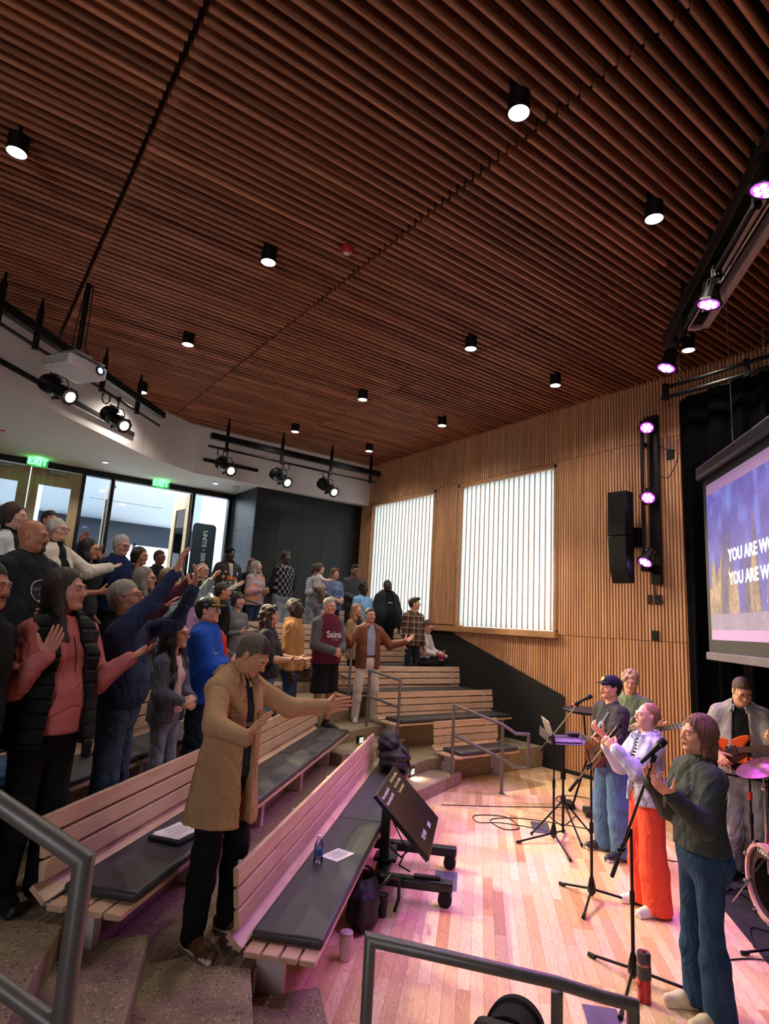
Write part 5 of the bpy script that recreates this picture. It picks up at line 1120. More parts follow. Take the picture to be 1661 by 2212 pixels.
def person(label, x, y, z, H, face, P, px=60, group=None):
    """P: description of body, clothes and pose.  px: height of the head in the photograph, sets mesh density."""
    q = 1 if px > 85 else (1.3 if px > 55 else 1.6); q *= DEV
    s = H/1.75; root = thing('person', label, 'person', (x, y, z), dg(face-90), group)
    fem = P.get('fem', 0); g = P.get('g', 1.); bel = P.get('belly', 0.); hk = P.get('hk', 1.)
    sk = skin(P['skin']); lipc = P.get('lip') or P['skin']
    lm = LIP.setdefault(P['skin'], None)
    if lm is None:
        c = srgb(P['skin']); lm = LIP[P['skin']] = mat('lips_'+P['skin'].strip('#'), (c[0]*.82, c[1]*.62, c[2]*.64, 1), .45)
    hc = hairm(P.get('hair', '#2A1B14'))
    # --- joints
    lean, side, tw = dg(P.get('lean', 0)), dg(P.get('side', 0)), dg(P.get('twist', 0))
    RT = rot('z', tw) @ rot('y', side) @ rot('x', -lean)
    pel = V3(0, 0, P.get('pelz', .93*s)); dz = pel[2]-.93*s
    def tp(px_, py, pz): return pel+RT @ V3(px_*s, py*s, (pz-.93)*s)       # torso point given at standard height
    nb = tp(0, -.012, 1.475); sw = (.148 if fem else .168)*P.get('sw', 1)
    RH = RT @ rot('z', dg(P.get('hyaw', 0))) @ rot('y', dg(P.get('hroll', 0))) @ rot('x', dg(P.get('hpitch', 0)))
    hs = (.97 if fem else 1.0)*(s**.5)*hk
    hcn = nb+RH @ V3(0, .022, .158)*hs
    HP = lambda a, b, c: hcn+RH @ V3(a, b, c)*hs
    # --- head
    hv = Vol(hcn-.20, hcn+.20, .0042*q*(1 if px < 85 else .66)); hv_ = hv
    jw = .9 if fem else 1.0; fw_ = P.get('jowl', 0)
    E = lambda v, c, r, **kw: v.ell(HP(*c), np.array(r)*hs, RH, **kw)
    E(hv, (0, -.018, .024), (.075, .094, .090), k=.02); E(hv, (0, .020, -.032), (.062*jw+.006*fw_, .070, .082), k=.03)
    for sg in (-1, 1):
        hv.rc(HP(sg*(.045*jw+.008*fw_), -.005, -.062), HP(sg*.014, .066, -.092), (.026+.006*fw_)*hs, .018*hs, .02); E(hv, (sg*.038, .052, -.030), (.025, .025, .026), k=.02)
        if px > 30: E(hv, (sg*.0765, -.010, -.008), (.009, .019, .031), k=.006); hv.rc(HP(sg*.08, -.018, .012), HP(sg*.078, -.012, -.03), .007*hs, .005*hs, .004)
    E(hv, (0, .070, -.094), (.019, .018, .017), k=.015); hv.rc(HP(-.034, .078, .016), HP(.034, .078, .016), .014*hs, k=.018)
    for sg in (-1, 1): E(hv, (sg*.032, .098, -.001), (.018, .0125, .011), k=.016, op='c', gid=None)
    hv.rc(HP(0, .087, .010), HP(0, .106*P.get('nose', 1), -.028), .0078*hs, .0108*hs, .009)
    for sg in (-1, 1): E(hv, (sg*.011, .0965, -.031), (.0075, .009, .007), k=.005)
    mo = P.get('mouth', 0)
    for sg in (-1, 1):
        if P.get('closed', 0): E(hv, (sg*.031, .0755, -.001), (.0150, .0115, .0100), k=.007, gid=0)
        else:
            E(hv, (sg*.031, .0765, -.0015), (.0145, .0115, .0066), k=.002, gid=3); E(hv, (sg*.031, .0828, -.001), (.0062, .0062, .0062), k=.0, gid=4); hv.rc(HP(sg*.018, .0855, .0065), HP(sg*.044, .0795, .0045), .0044*hs, k=.003, gid=0)
        if not P.get('nobrow'): hv.rc(HP(sg*.016, .0942, .0195), HP(sg*.034, .0900, .0235), .0036*hs, .0036*hs, k=.003, gid=2).rc(HP(sg*.034, .0900, .0235), HP(sg*.049, .0805, .0205), .0036*hs, .0026*hs, k=.003, gid=2)
    for sg in (-1, 1): hv.rc(HP(sg*.020, .0815, -.0605), HP(0, .0895, -.0585), .0032*hs, .0052*hs, .005, gid=1)
    for sg in (-1, 1): hv.rc(HP(sg*.017, .0815, -.0655-.006*mo), HP(0, .0875, -.0685-.010*mo), .0032*hs, .0060*hs, k=.005, gid=1)
    if mo > 0: E(hv, (0, .095, -.064-.005*mo), (.015, .016, .004+.006*mo), k=.002, op='c', gid=5)
    bd = P.get('beard', 0)
    if bd:      # full beard, or moustache and goatee
        if bd == 1:
            for sg in (-1, 1): hv.rc(HP(sg*.060, .01, -.045), HP(sg*.02, .066, -.098), .017*hs, .021*hs, .01, gid=2)
            hv.rc(HP(-.02, .092, -.050), HP(.02, .092, -.050), .006*hs, k=.004, gid=2)
        if bd in (2, 3): hv.rc(HP(-.022, .088, -.050), HP(.022, .088, -.050), .0062*hs, k=.004, gid=2)
        if bd == 2: E(hv, (0, .076, -.094), (.026, .020, .022), k=.006, gid=2)
    hv.rc(HP(0, -.022, -.060), nb-V3(0, 0, .05*s), (.050 if fem else .058)*s*(.9+.1*g), (.058 if fem else .068)*s*(.85+.15*g), .03)
    hmats = [sk, lm, hairm(P.get('brow', P.get('hair', '#2A1B14'))), M_eyew, M_iris, M_mouth]
    parts = [hv.mesh()]
    # --- arms
    U, Fa = .285*s, .250*s; joints = {}
    for nm_, sg in (('R', 1), ('L', -1)):
        A = P.get(nm_, 'down'); 
        if A == 'down': A = dict(u=(.16, -.05, -1), f=(.10, .22, -1), p=(-1, .2, 0), c=.5)
        mv = lambda v: RT @ V3(v[0]*sg, v[1], v[2])
        sh = tp(sg*sw, -.005, 1.385+A.get('sh', 0)); el = sh+nrm(mv(A['u']))*U
        fd = nrm(mv(A['f'])); wr = el+fd*Fa; hd = nrm(mv(A.get('h', A['f']))); pn = mv(A['p'])
        joints[nm_] = (sh, el, wr, hd, pn, A)
    sl = P.get('sleeve', 1.)     # 1 long, .35 short, 0 none
    for nm_, sg in (('R', 1), ('L', -1)):
        sh, el, wr, hd, pn, A = joints[nm_]
        if A.get('hide'): continue
        tip = wr+hd*.2*s; lo = np.minimum(wr, tip)-.07; hi = np.maximum(wr, tip)+.07
        if sl < .9: lo = np.minimum(lo, np.minimum(el, sh)-.05); hi = np.maximum(hi, np.maximum(el, sh)+.05)
        hvv = Vol(lo, hi, (.0036 if sl >= .9 else .0046)*q)
        hz = s**.6*(.99 if fem else 1.10)*P.get('hand', 1)
        wb = wr-nrm(wr-el)*.06*s
        if sl < .9: hvv.rc(sh, el, .045*g*s, .038*g*s, .01); hvv.rc(el, el+(wr-el)*.35, .038*g*s, .040*g*s, .02); hvv.rc(el+(wr-el)*.3, wr, .038*g*s, .026*s, .02)
        else: hvv.rc(wb, wr, .028*s, .025*s, .01)
        hand(hvv, wr, hd, pn, sg > 0, hz, A.get('c', .3), A.get('sp', .5), A.get('th', .6), fold_=A.get('fold'))
        parts.append(hvv.mesh())
    # --- bare trunk and legs (mostly under the clothes)
    st = P.get('stance', .10); seat = P.get('seated'); legs = {}
    for nm_, sg in (('R', 1), ('L', -1)):
        hip = pel+V3(sg*.080*s, 0, -.02*s); fo = P.get('foot'+nm_, (0, 0))
        kn = V3(sg*(st*.95+.0)*s+fo[0]*.5, .012+fo[1]*.5, .49*s); an = V3(sg*st*s+fo[0], -.02+fo[1], .085*s)
        if seat: kn = V3(*seat[nm_][0])*V3(sg, 1, 1); an = V3(*seat[nm_][1])*V3(sg, 1, 1)
        legs[nm_] = (hip, kn, an)
    bw = .80
    bv = Vol(V3(-.4, -.45, 0), V3(.4, .6 if seat else .45, 1.6*s), .016*DEV)
    bv.rc(tp(0, -.005, 1.30), tp(0, 0, .98), .125*s*bw, .12*s*bw, .03, q=.7).rc(tp(-sw*.8, -.01, 1.38), tp(sw*.8, -.01, 1.38), .05*s*bw, k=.03)
    bv.rc(nb, tp(0, -.01, 1.35), .05*s, .06*s, .03)
    for nm_ in 'RL':
        hip, kn, an = legs[nm_]; b_ = P.get('bareleg'); kk = 1 if b_ else .72
        bv.rc(pel, hip, .10*s*kk, .085*s*kk, .03).rc(hip, kn, .082*s*kk, .056*s*kk, .03).rc(kn, kn+(an-kn)*.3, .052*s*kk, .055*s*kk, .03).rc(kn+(an-kn)*.3, an, .055*s*kk, .036*s*kk, .03)
        sh, el, wr, hd, pn, A = joints[nm_]; bv.rc(sh, el, .042*s*.9, .036*s*.9, .02).rc(el, wr, .034*s*.9, .022*s*.9, .02)
    parts.append(bv.mesh())
    body = np_mesh('body', parts, hmats, root, sm=1)
    # --- garments
    def torso(v, ex, z0, flare=0., gid=0, gs=None, slv=1., lo_=0., puff=0.):
        gs = gid if gs is None else gs; G = g
        if fem:
            v.rc(tp(0, -.008, 1.345), tp(0, .0, 1.26), (.122*G+ex)*s, (.134*G+ex)*s, .03, q=.74, gid=gid)
            v.rc(tp(0, 0, 1.22), tp(0, bel*.5, 1.08), (.13*G+ex)*s, (.122*G+ex+bel*.5)*s, .04, q=.78, gid=gid)
            v.rc(tp(0, bel*.4, 1.08), tp(0, 0, .96), (.122*G+ex+bel*.5)*s, (.158*G+ex)*s, .04, q=.74, gid=gid)
            for sg in (-1, 1): v.ell(tp(sg*.068*G, .062*G+.3*ex, 1.265), V3(.066, .062, .066)*G*s, None, k=.03, gid=gid)
        else:
            v.rc(tp(0, -.01, 1.34), tp(0, 0, 1.24), (.150*G+ex)*s, (.150*G+ex)*s, .03, q=.68, gid=gid)
            v.rc(tp(0, 0, 1.24), tp(0, .01+bel*.5, 1.06), (.145*G+ex)*s, (.135*G+ex+bel*.6)*s, .04, q=.75, gid=gid)
            v.rc(tp(0, .01+bel*.5, 1.06), tp(0, 0, .95), (.135*G+ex+bel*.6)*s, (.142*G+ex)*s, .04, q=.76, gid=gid)
        if z0 < .95: v.rc(tp(0, -.006, .97), tp(0, -.012, z0-.03), ((.158 if fem else .146)*G+ex)*s, ((.158 if fem else .150)*G+ex+flare)*s, .03, q=.84, gid=gid)
        v.rc(tp(-sw*.92, -.008, 1.375), tp(sw*.92, -.008, 1.375), (.052*G+ex*.6)*s, k=.04, gid=gid); v.rc(tp(0, -.012, 1.39), nb, (.082*G+ex*.5)*s, (.060+ex*.4)*s, .03, gid=gid)
        for sg in (-1, 1): v.rc(tp(sg*.03, -.015, 1.435), tp(sg*sw*.85, -.01, 1.385), (.048+ex*.5)*s, (.046+ex*.6)*s, .03, gid=gid)
        for nm_ in 'RL':
            sh, el, wr, hd, pn, A = joints[nm_]
            if slv <= 0: continue
            r0, r1, r2 = (.050*G+ex*.55+lo_)*s, (.041*G+ex*.5+lo_)*s, (.031+ex*.42+lo_*.7)*s
            if slv < .6: v.rc(sh, sh+(el-sh)*slv*2, r0, r1+.012*s, .03, gid=gs)
            else: v.rc(sh, el, r0, r1, .03, gid=gs); we = el+(wr-el)*min(1, slv)*.97; v.rc(el, we, r1, r2, .03, gid=gs)
            if slv >= .9 and P.get('cuff', 1): v.rc(el+(wr-el)*.90, el+(wr-el)*1.0, r2+.004, r2+.002, .004, gid=gs)
            if puff: v.ell(el, V3(1, 1, 1)*(r1+puff*s), None, k=.04, gid=gs)
    def bounds(z0):
        pts = [tp(-.27*g, -.26*g, z0-.06), tp(.27*g, .30*g, z0-.06), nb+V3(.1, .1, .12), nb-V3(.1, .1, 0), tp(-.27*g, -.25*g, 1.4), tp(.27*g, .25*g, 1.4)]
        for nm_ in 'RL':
            sh, el, wr, hd, pn, A = joints[nm_]; pts += [sh+.09, sh-.09, el+.085, el-.085, wr+.07, wr-.07]
        return np.min(pts, 0)-.01, np.max(pts, 0)+.01
    objs = {}
    for gi, G_ in enumerate(P.get('tops', [])):
        z0 = G_.get('hem', .92); ex = G_.get('ex', .012); lo, hi = bounds(z0); v = Vol(lo, hi, G_.get('res', .0085)*q)
        torso(v, ex, z0, G_.get('flare', 0), 0, G_.get('gs', 0), G_.get('slv', 1.), G_.get('loose', 0.), G_.get('puff', 0.))
        if G_.get('hem_band'): v.rc(tp(0, 0, z0+.035), tp(0, 0, z0+.02), ((.158 if fem else .142)*g+ex-.004+bel*.2)*s, k=.004, q=.78, gid=G_.get('gb', 0))
        v.cut(tp(0, 0, z0), RT @ V3(0, 0, -1))
        if G_.get('open'):
            w0, w1 = G_['open']; X0 = tp(0, 0, z0)[2]; v.wedge(w0*s, w1*s, X0, tp(0, 0, 1.40)[2], ymin=.02, x=G_.get('ox', 0))
        nr = (.052 if fem else .060)*s*(.9+.1*g); cz = G_.get('neck', .0)
        v.rc(tp(0, .004, 1.455), nb+RH @ V3(0, .02, .14), nr*.93+G_.get('nw', .004), nr+.02, k=.004, gid=None, op='c')
        if cz > 0: v.ell(tp(0, .11, 1.43-cz*.5), V3(.055+cz*.3, .07, .03+cz*.7)*s, None, k=.01, gid=None, op='c')
        col = G_.get('collar')
        if col == 'hood':
            for a in np.linspace(-2.6, 2.6, 14):
                r_ = .082+.022*abs(a)/2.6; v.rc(nb+RT @ V3(math.sin(a)*r_, math.cos(a)*-r_*-1 if False else -math.cos(PI-a)*-1*r_*.9, .0)*s if False else nb+RT @ V3(math.sin(a)*.088, -math.cos(a)*.085-.01, .012-.055*(1-math.cos(a))*.5)*s, nb+RT @ V3(math.sin(a)*.10, -math.cos(a)*.10-.012, -.02-.05*(1-math.cos(a))*.5)*s, .026*s, .024*s, .018, gid=G_.get('gc', 0))
        elif col in ('shirt', 'stand', 'turtle'):
            hgt = {'shirt': .034, 'stand': .05, 'turtle': .07}[col]; rr_ = nr+(.010 if col != 'turtle' else .004)+ex*(.75 if col == 'shirt' else .4); n_ = 30
            for i in range(n_):
                a = -PI+.001+2*PI*i/n_; 
                if col == 'shirt' and abs(a) > PI-.28: continue
                if col == 'stand' and G_.get('open') and abs(a) > PI-.5: continue
                p0 = V3(math.sin(a)*rr_/s, -math.cos(a)*rr_/s-.008, 0); dn = .012-.030*(1-math.cos(a))*.5 if col == 'shirt' else -.01-.03*(1-math.cos(a))*.5
                if col == 'shirt':
                    ft = max(0, (abs(a)-2.0)/1.1); fr = (1-math.cos(a))/2; p1 = p0*V3(1+.10*fr, 1+.42*fr, 1); v.rc(nb+RT @ (p1*s*.98+V3(0, 0, (dn+.022)*s)), nb+RT @ (p1*s*(1.30+.20*ft)+V3(0, 0, (dn-.020-.034*ft)*s)), .0100*s, .0090*s, .006, gid=G_.get('gc', 0))
                else: v.rc(nb+RT @ (p0*s+V3(0, 0, dn*s)), nb+RT @ (p0*s+V3(0, 0, (dn+hgt)*s)), .0125*s, .0095*s, .008, gid=G_.get('gc', 0))
        for pr in G_.get('extra', []): v.rc(tp(*pr[0]), tp(*pr[1]), pr[2]*s, pr[3]*s, .02, gid=pr[4] if len(pr) > 4 else 0)
        o = np_mesh(G_.get('name', 'shirt'), [v.mesh()], G_['m'], root, fold=G_.get('fold', .004)*s, fseed=gi+int(x*100) % 97, sm=1); objs[gi] = o
        if G_.get('label'): o['label'] = G_['label']
    # --- trousers
    B = P.get('pants')
    if B:
        hi_ = B.get('top', 1.0); lo = V3(-.34*g, -.34, .0); hi = V3(.34*g, .65 if seat else .36, tp(0, 0, hi_)[2]+.05); 
        for nm_ in 'RL': lo = np.minimum(lo, np.minimum(legs[nm_][1], legs[nm_][2])-.12*g); hi = np.maximum(hi, np.maximum(legs[nm_][1], legs[nm_][2])+.12*g)
        lo[2] = max(lo[2], -.01)
        v = Vol(lo, hi, .0095*q); k0 = B.get('loose', .0); gl = .5+.5*g
        v.rc(tp(0, 0, hi_-.03), pel, (.125*g+.004)*s, (.150*g+k0*.4)*s, .03, q=.76)
        for sg in (-1, 1): v.ell(pel+V3(sg*.062*g, -.055*g, -.045)*s, V3(.082, .085, .095)*g*s, None, k=.04)
        for nm_ in 'RL':
            hip, kn, an = legs[nm_]; e = B.get('end', 1.); r0, r1, r2 = (.088*gl+k0*.5)*s, (.062*gl+k0)*s, (B.get('ankle', .052)*(.8+.2*g)+k0)*s
            v.rc(hip, kn, r0, r1 if e >= 1 else r1+.02, .04)
            if e >= 1: v.rc(kn, kn+(an-kn)*.35, r1, r1*.5+r2*.5+.006, .03); v.rc(kn+(an-kn)*.35, an-V3(0, 0, .025*s) if not seat else an, r1*.5+r2*.5+.006, r2, .03)
        if e < 1: v.cut(V3(0, 0, .49*s*e), (0, 0, -1))
        v.cut(V3(0, 0, .02 if B.get('long') else .045*s), (0, 0, -1)); v.cut(tp(0, 0, hi_), RT @ V3(0, 0, 1))
        objs['pants'] = np_mesh(B.get('name', 'trousers'), [v.mesh()], [B['m']], root, fold=B.get('fold', .005)*s, fseed=11+int(y*100) % 89, fscale=.8, sm=1)
    if P.get('belt'): MB().lathe([(.128*g*s+.006, -.016), (.131*g*s+.008, -.014), (.131*g*s+.008, .014), (.128*g*s+.006, .016)], n=32, M=Matrix.Translation(tp(0, 0, 1.0)) @ Matrix.Diagonal((1, .78, 1, 1))).build('belt', P['belt'], root, smooth=True)
    # --- shoes
    S_ = P.get('shoes')
    if S_:
        for nm_, sg in (('R', 1), ('L', -1)):
            hip, kn, an = legs[nm_]; td = dg(P.get('toe', 10))*sg; fd = V3(math.sin(td), math.cos(td), 0); up_ = V3(0, 0, 1)
            if seat and seat[nm_][2:]: fd = nrm(V3(*seat[nm_][2])*V3(sg, 1, 1)); up_ = nrm(np.cross(np.cross(fd, nrm(kn-an)), fd))
            b0 = an-up_*.085*s; s_k = s; s = s*1.12; v = Vol(np.minimum(b0-.14, b0+fd*.2-.1), np.maximum(an+.1, b0+fd*.24+.1), .0062*q)
            v.rc(b0-fd*.035*s+up_*.040*s, b0+fd*.10*s+up_*.036*s, .038*s, .039*s, .02).rc(b0+fd*.10*s+up_*.034*s, b0+fd*.165*s+up_*.028*s, .040*s, .032*s, .02)
            v.rc(b0-fd*.02*s+up_*.05*s, an+up_*(.03 if not P.get('boot') else .16)*s, .037*s, .040*s, .02)
            sd = np.cross(fd, up_)
            for o_ in (-.022, .022): v.rc(b0-fd*.05*s+up_*.012*s+sd*o_*.7, b0+fd*.175*s+up_*.012*s+sd*o_, .017*s, .017*s, .004, gid=1)
            v.cut(b0, -up_)
            np_mesh('shoe', [v.mesh()], [S_[0], S_[1]], root, sm=1); s = s_k
    # --- hair
    hr = P.get('hs', 'short'); P = dict(P); P.setdefault('ht', .006 if hr in ('short', 'crop', 'bun', 'fringe0') else .012)
    if hr and hr != 'bald':
        L_ = P.get('hl', .0); v = Vol(hcn-V3(.19, .21, .16+L_*1.05), hcn+V3(.19, .20, .22), .0058*q); th = P.get('ht', .012)
        E(v, (0, -.031, .033), (.0755+th, .0925+th, .0885+th), k=.02)
        if hr in ('short', 'crop'):
            E(v, (0, -.012, .052), (.058, .080, .070+th*.5), k=.02, gid=1 if P.get('hair2') else 0); E(v, (0, -.05, -.02), (.066+th, .056+th, .070), k=.02)
            for sg in (-1, 1): v.rc(HP(sg*.071, .012, .03), HP(sg*.0725, .010, -.012), .008*hs, .005*hs, .01)
        if P.get('quiff'): E(v, (.0, .055, .10), (.058, .05, .028), k=.03)
        if hr == 'long':
            bk = P.get('hback', 1)
            for sg in (-1, 1):
                v.rc(HP(sg*.06, -.02, .03), HP(sg*.078, .012, -.09), (.032+th*.5)*hs, .03*hs, .03)
                e_ = HP(sg*.085, P.get('hfront', .045), -.09-L_*.55); v.rc(HP(sg*.078, .005, -.08), e_, .030*hs, .034*hs, .03); v.rc(e_, e_+V3(0, .015, -L_*.42*hs)+RT @ V3(sg*.012, 0, 0), .034*hs, .018*hs, .03)
            v.rc(HP(-.03, -.07, -.02), HP(-.045, -.085, -.10-L_*.75), .05*hs, .045*hs, .04).rc(HP(.03, -.07, -.02), HP(.045, -.085, -.10-L_*.75), .05*hs, .045*hs, .04)
        if hr == 'bob':
            for sg in (-1, 1): v.rc(HP(sg*.068, -.02, .03), HP(sg*.078, -.012, -.05-L_), (.022+th)*hs, .026*hs, .03)
            v.rc(HP(-.03, -.075, 0), HP(-.035, -.075, -.06-L_), .045*hs, .04*hs, .03).rc(HP(.03, -.075, 0), HP(.035, -.075, -.06-L_), .045*hs, .04*hs, .03)
        if hr in ('curly', 'afro'):
            rg = np.random.default_rng(3); 
            for i in range(90 if hr == 'curly' else 70):
                d = nrm(rg.normal(size=3)); d[1] -= .25; d = nrm(d)
                if d[2] < -.55 and hr == 'afro': continue
                c = V3(0, -.02, .03)+d*V3(.082, .10, .095)*(1+th*3)
                if hr == 'curly' and L_ > 0 and d[1] < .25: c = c+V3(0, 0, -L_*rg.random())
                if c[1] > .075 and c[2] < .06: continue
                v.ell(HP(*c), V3(1, 1, 1)*rg.uniform(.018, .03)*hs, None, k=.012)
            if hr == 'curly' and L_ > 0:
                for sg in (-1, 1): v.rc(HP(sg*.07, -.02, .0), HP(sg*.08, -.01, -.04-L_), .035*hs, .045*hs, .03)
                v.rc(HP(0, -.07, 0), HP(0, -.08, -.05-L_), .06*hs, .06*hs, .03)
        if hr == 'bun': E(v, (0, -.115, .01), (.034, .03, .034), k=.01); E(v, (0, -.05, -.03), (.062, .05, .06), k=.02)
        if hr == 'fringe0':   # ring of hair round a bald crown
            E(v, (0, -.05, -.02), (.072+th, .060+th, .07), k=.02)
            v.ell(HP(0, .01, .10), V3(.085, .10, .05)*hs, RH, k=.01, op='c', gid=None)
        hlz = P.get('hline', .085)
        if hr == 'bun': v.ell(HP(0, .112, -.040), V3(.090, .072, .104)*hs, RH, k=.006, op='c', gid=None)
        elif hr in ('short', 'crop', 'fringe0'): v.ell(HP(0, .112, -.035), V3(.098, .084, .095+hlz*.22)*hs, RH, k=.006, op='c', gid=None)
        else: v.ell(HP(0, .112, -.030), V3(.074, .086, .098+hlz*.22)*hs, RH, k=.008, op='c', gid=None)
        if P.get('bangs'): v.rc(HP(-.045, .078, .05), HP(.045, .078, .05), .014*hs, k=.01); v.rc(HP(-.05, .078, .035), HP(.05, .078, .035), .011*hs, k=.01)
        if hr in ('short', 'crop', 'fringe0'):
            for sg in (-1, 1): v.ell(HP(sg*.085, .0, -.028), V3(.02, .035, .034)*hs, RH, k=.006, op='c', gid=None)
            v.cut(HP(0, 0, -.085), RH @ V3(0, .45, -1))
        np_mesh('hair', [v.mesh()], [hc, hairm(P['hair2'])] if P.get('hair2') else [hc], root, strand=P.get('strand', .0022), fseed=5, sm=1)
    # --- head wear and glasses
    if P.get('cap'):
        c1, c2 = P['cap']; v = Vol(hcn-.19, hcn+.22, .0062*q); E(v, (0, -.016, .048), (.088, .106, .086), k=.0)
        v.cut(HP(0, .0, .034), RH @ V3(0, -.12, -1), gid=None)
        v.rc(HP(0, .09, .050), HP(0, .150, .042), .052*hs, .050*hs, .0, q=.16, qa=2, gid=1) if False else None
        for i in range(9):
            a = (i-4)/4*.95; v.rc(HP(math.sin(a)*.076, math.cos(a)*.085, .046), HP(math.sin(a)*.062, .085+math.cos(a)*.080, .036+.004), .007*hs, .005*hs, .006, gid=1)
        if P.get('capfront'): E(v, (0, .05, .075), (.055, .055, .055), k=.004, gid=P['capfront'])
        v.ell(HP(0, -.016, .134), V3(.008, .008, .005)*hs, RH, k=.004)
        np_mesh('cap', [v.mesh()], [c1, c2], root, sm=1)
        if P.get('badge'): MB().cyl(HP(0, .086, .085), HP(0, .094, .088), .022, n=16).build('badge', P['badge'], root)
    if P.get('beanie'):
        v = Vol(hcn-.19, hcn+.22, .0062*q); E(v, (0, -.018, .045), (.088, .108, .092), k=.0); v.rc(HP(0, -.02, .03), HP(0, -.02, .055), .100*hs, .098*hs, .004); v.cut(HP(0, 0, .022), RH @ V3(0, -.1, -1)); np_mesh('beanie', [v.mesh()], [P['beanie']], root, sm=1)
        MB().box(-.014, .014, .0, .004, -.010, .010, Matrix.Translation(HP(0, .102, .045)) @ Matrix(RH.tolist()).to_4x4()).build('badge', M_paper, root)
    if P.get('glasses'):
        m_ = MB()
        for sg in (-1, 1):
            c = HP(sg*.031, .1005, -.002); ring = [c+RH @ V3(math.cos(a)*.0215, -abs(math.cos(a))*.003*0+(-.004*(sg*math.cos(a) > .3)), math.sin(a)*.0165)*hs for a in np.linspace(0, 2*PI, 15)[:-1]]
            m_.tube([Vector(p) for p in ring], .0017*(1 if px > 60 else 1.5), 5, closed=True); m_.tube([HP(sg*.052, .096, .002), HP(sg*.078, .05, .004), HP(sg*.080, -.01, .002)], .0016*(1 if px > 60 else 1.4), 5)
        m_.tube([HP(-.010, .102, .0), HP(0, .105, .003), HP(.010, .102, 0)], .0015, 5); go = m_.build('glasses', P['glasses'], root, smooth=True, auto=180)
        if P.get('shades'):
            m_ = MB()
            for sg in (-1, 1): m_.sph(HP(sg*.031, .0985, -.002), (.02*hs, .004*hs, .0155*hs), 8, Matrix(RH.tolist()).to_4x4())
            m_.build('lens', P['shades'], go, smooth=True)
    if P.get('earring'):
        for sg in (-1, 1): MB().sph(HP(sg*.082, -.004, -.042), .0045, 6).build('earring', M_chrome, root, smooth=True)
    info = dict(root=root, joints=joints, tp=tp, HP=HP, nb=nb, s=s, objs=objs, RT=RT, RH=RH, legs=legs, pel=pel)
    return info
def decal(info, gi, text, size, x, z, m_, sx=1., bold=.0, name='lettering', spacing=1., rz=0.):
    """lettering or a badge laid on the front of a garment"""
    root = info['root']; sh = info['objs'][gi]; n = len(sh.data.vertices); co = np.empty(n*3, np.float32); sh.data.vertices.foreach_get('co', co); co = co.reshape(-1, 3)
    c = info['tp'](x, 0, z)
    if isinstance(text, str): o = text_mesh(text, size, Matrix.Translation((c[0], 0, c[2])) @ Matrix.Rotation(PI, 4, 'Z') @ Matrix.Rotation(PI/2, 4, 'X') @ Matrix.Rotation(rz, 4, 'Z'), m_, name, sh, bold=bold, sx=sx, spacing=spacing)
    else:
        o = MB(); P_ = [(c[0]+a*1., c[2]+b) for a, b in text]; cx = sum(p[0] for p in P_)/len(P_); cz = sum(p[1] for p in P_)/len(P_); K = 5; vs = [(cx, 0, cz)]; fs = []; N = len(P_)
        for k in range(1, K+1): vs += [(cx+(p[0]-cx)*k/K, 0, cz+(p[1]-cz)*k/K) for p in P_]
        fs += [(0, 1+(i+1) % N, 1+i) for i in range(N)]
        for k in range(K-1): fs += [(1+k*N+i, 1+k*N+(i+1) % N, 1+(k+1)*N+(i+1) % N, 1+(k+1)*N+i) for i in range(N)]
        o = o.add(vs, fs).build(name, m_, sh)
    me = o.data; k = len(me.vertices); tv = np.empty(k*3, np.float32); me.vertices.foreach_get('co', tv); tv = tv.reshape(-1, 3); fr = co[co[:, 1] > c[1]]
    base = tv[:, 1]-tv[:, 1].min() if isinstance(text, str) else 0
    for i in range(k):
        d = (fr[:, 0]-tv[i, 0])**2+(fr[:, 2]-tv[i, 2])**2; j = d < .018**2
        tv[i, 1] = (fr[j, 1].max() if j.any() else fr[d.argmin(), 1])+.0035
    me.vertices.foreach_set('co', tv.ravel()); me.update(); return o
# ================= THE PEOPLE =================
def OFFER(o=.25, up=.15, fw=.9, c=.2, sp=.6, pz=1.): return dict(u=(o, .30, -.9), f=(o*.8, fw, up), p=(-.25, -.1, pz), c=c, sp=sp, th=.8)
def RAISE(o=.15, f1=.6, z1=.8, f2=.45, z2=.9, c=.25, p=(0, 1, .1)): return dict(u=(o, f1, z1), f=(o*.5, f2, z2), p=p, c=c, sp=.6, th=.8)
CL_R = dict(u=(.16, .12, -1), f=(-.72, .92, -.32), h=(-.85, .35, -.45), p=(-.2, -1, -.1), c=.75, sp=.1, th=.3)
CL_L = dict(u=(.16, .14, -1), f=(-.66, 1.0, -.26), h=(-.9, .25, -.35), p=(-.1, -1, -.2), c=.7, sp=.1, th=.3)
BENT = dict(u=(.20, .10, -1), f=(-.45, .9, .15), p=(-.8, -.2, .3), c=.9, sp=.2)
CROSS_R = dict(u=(.10, .45, -.9), f=(-1, .55, .10), p=(0, -1, 0), c=.4, sp=.1); CROSS_L = dict(u=(.10, .40, -.9), f=(-1, .70, .02), p=(0, -1, 0), c=.4, sp=.1)
W1, W2, W3, W4 = '#C98F78', '#D9A48E', '#B97F66', '#E0B09A'; BR = '#A06A4C'; DK = '#4A2E22'; DK2 = '#331F18'
JB, JL, JG, JD = denim('#2C3E5C'), denim('#6F86A6'), denim('#8B97A5'), denim('#1C2536')
BK = cloth('#121214', 'black'); BK2 = cloth('#1A1B20', 'black_soft')
SH = lambda c='#141416', s='#141416': (mat('shoe_'+c.strip('#'), c, .5), mat('sole_'+s.strip('#'), s, .6))
jeans = lambda m_, **k: dict(m=m_, **k)
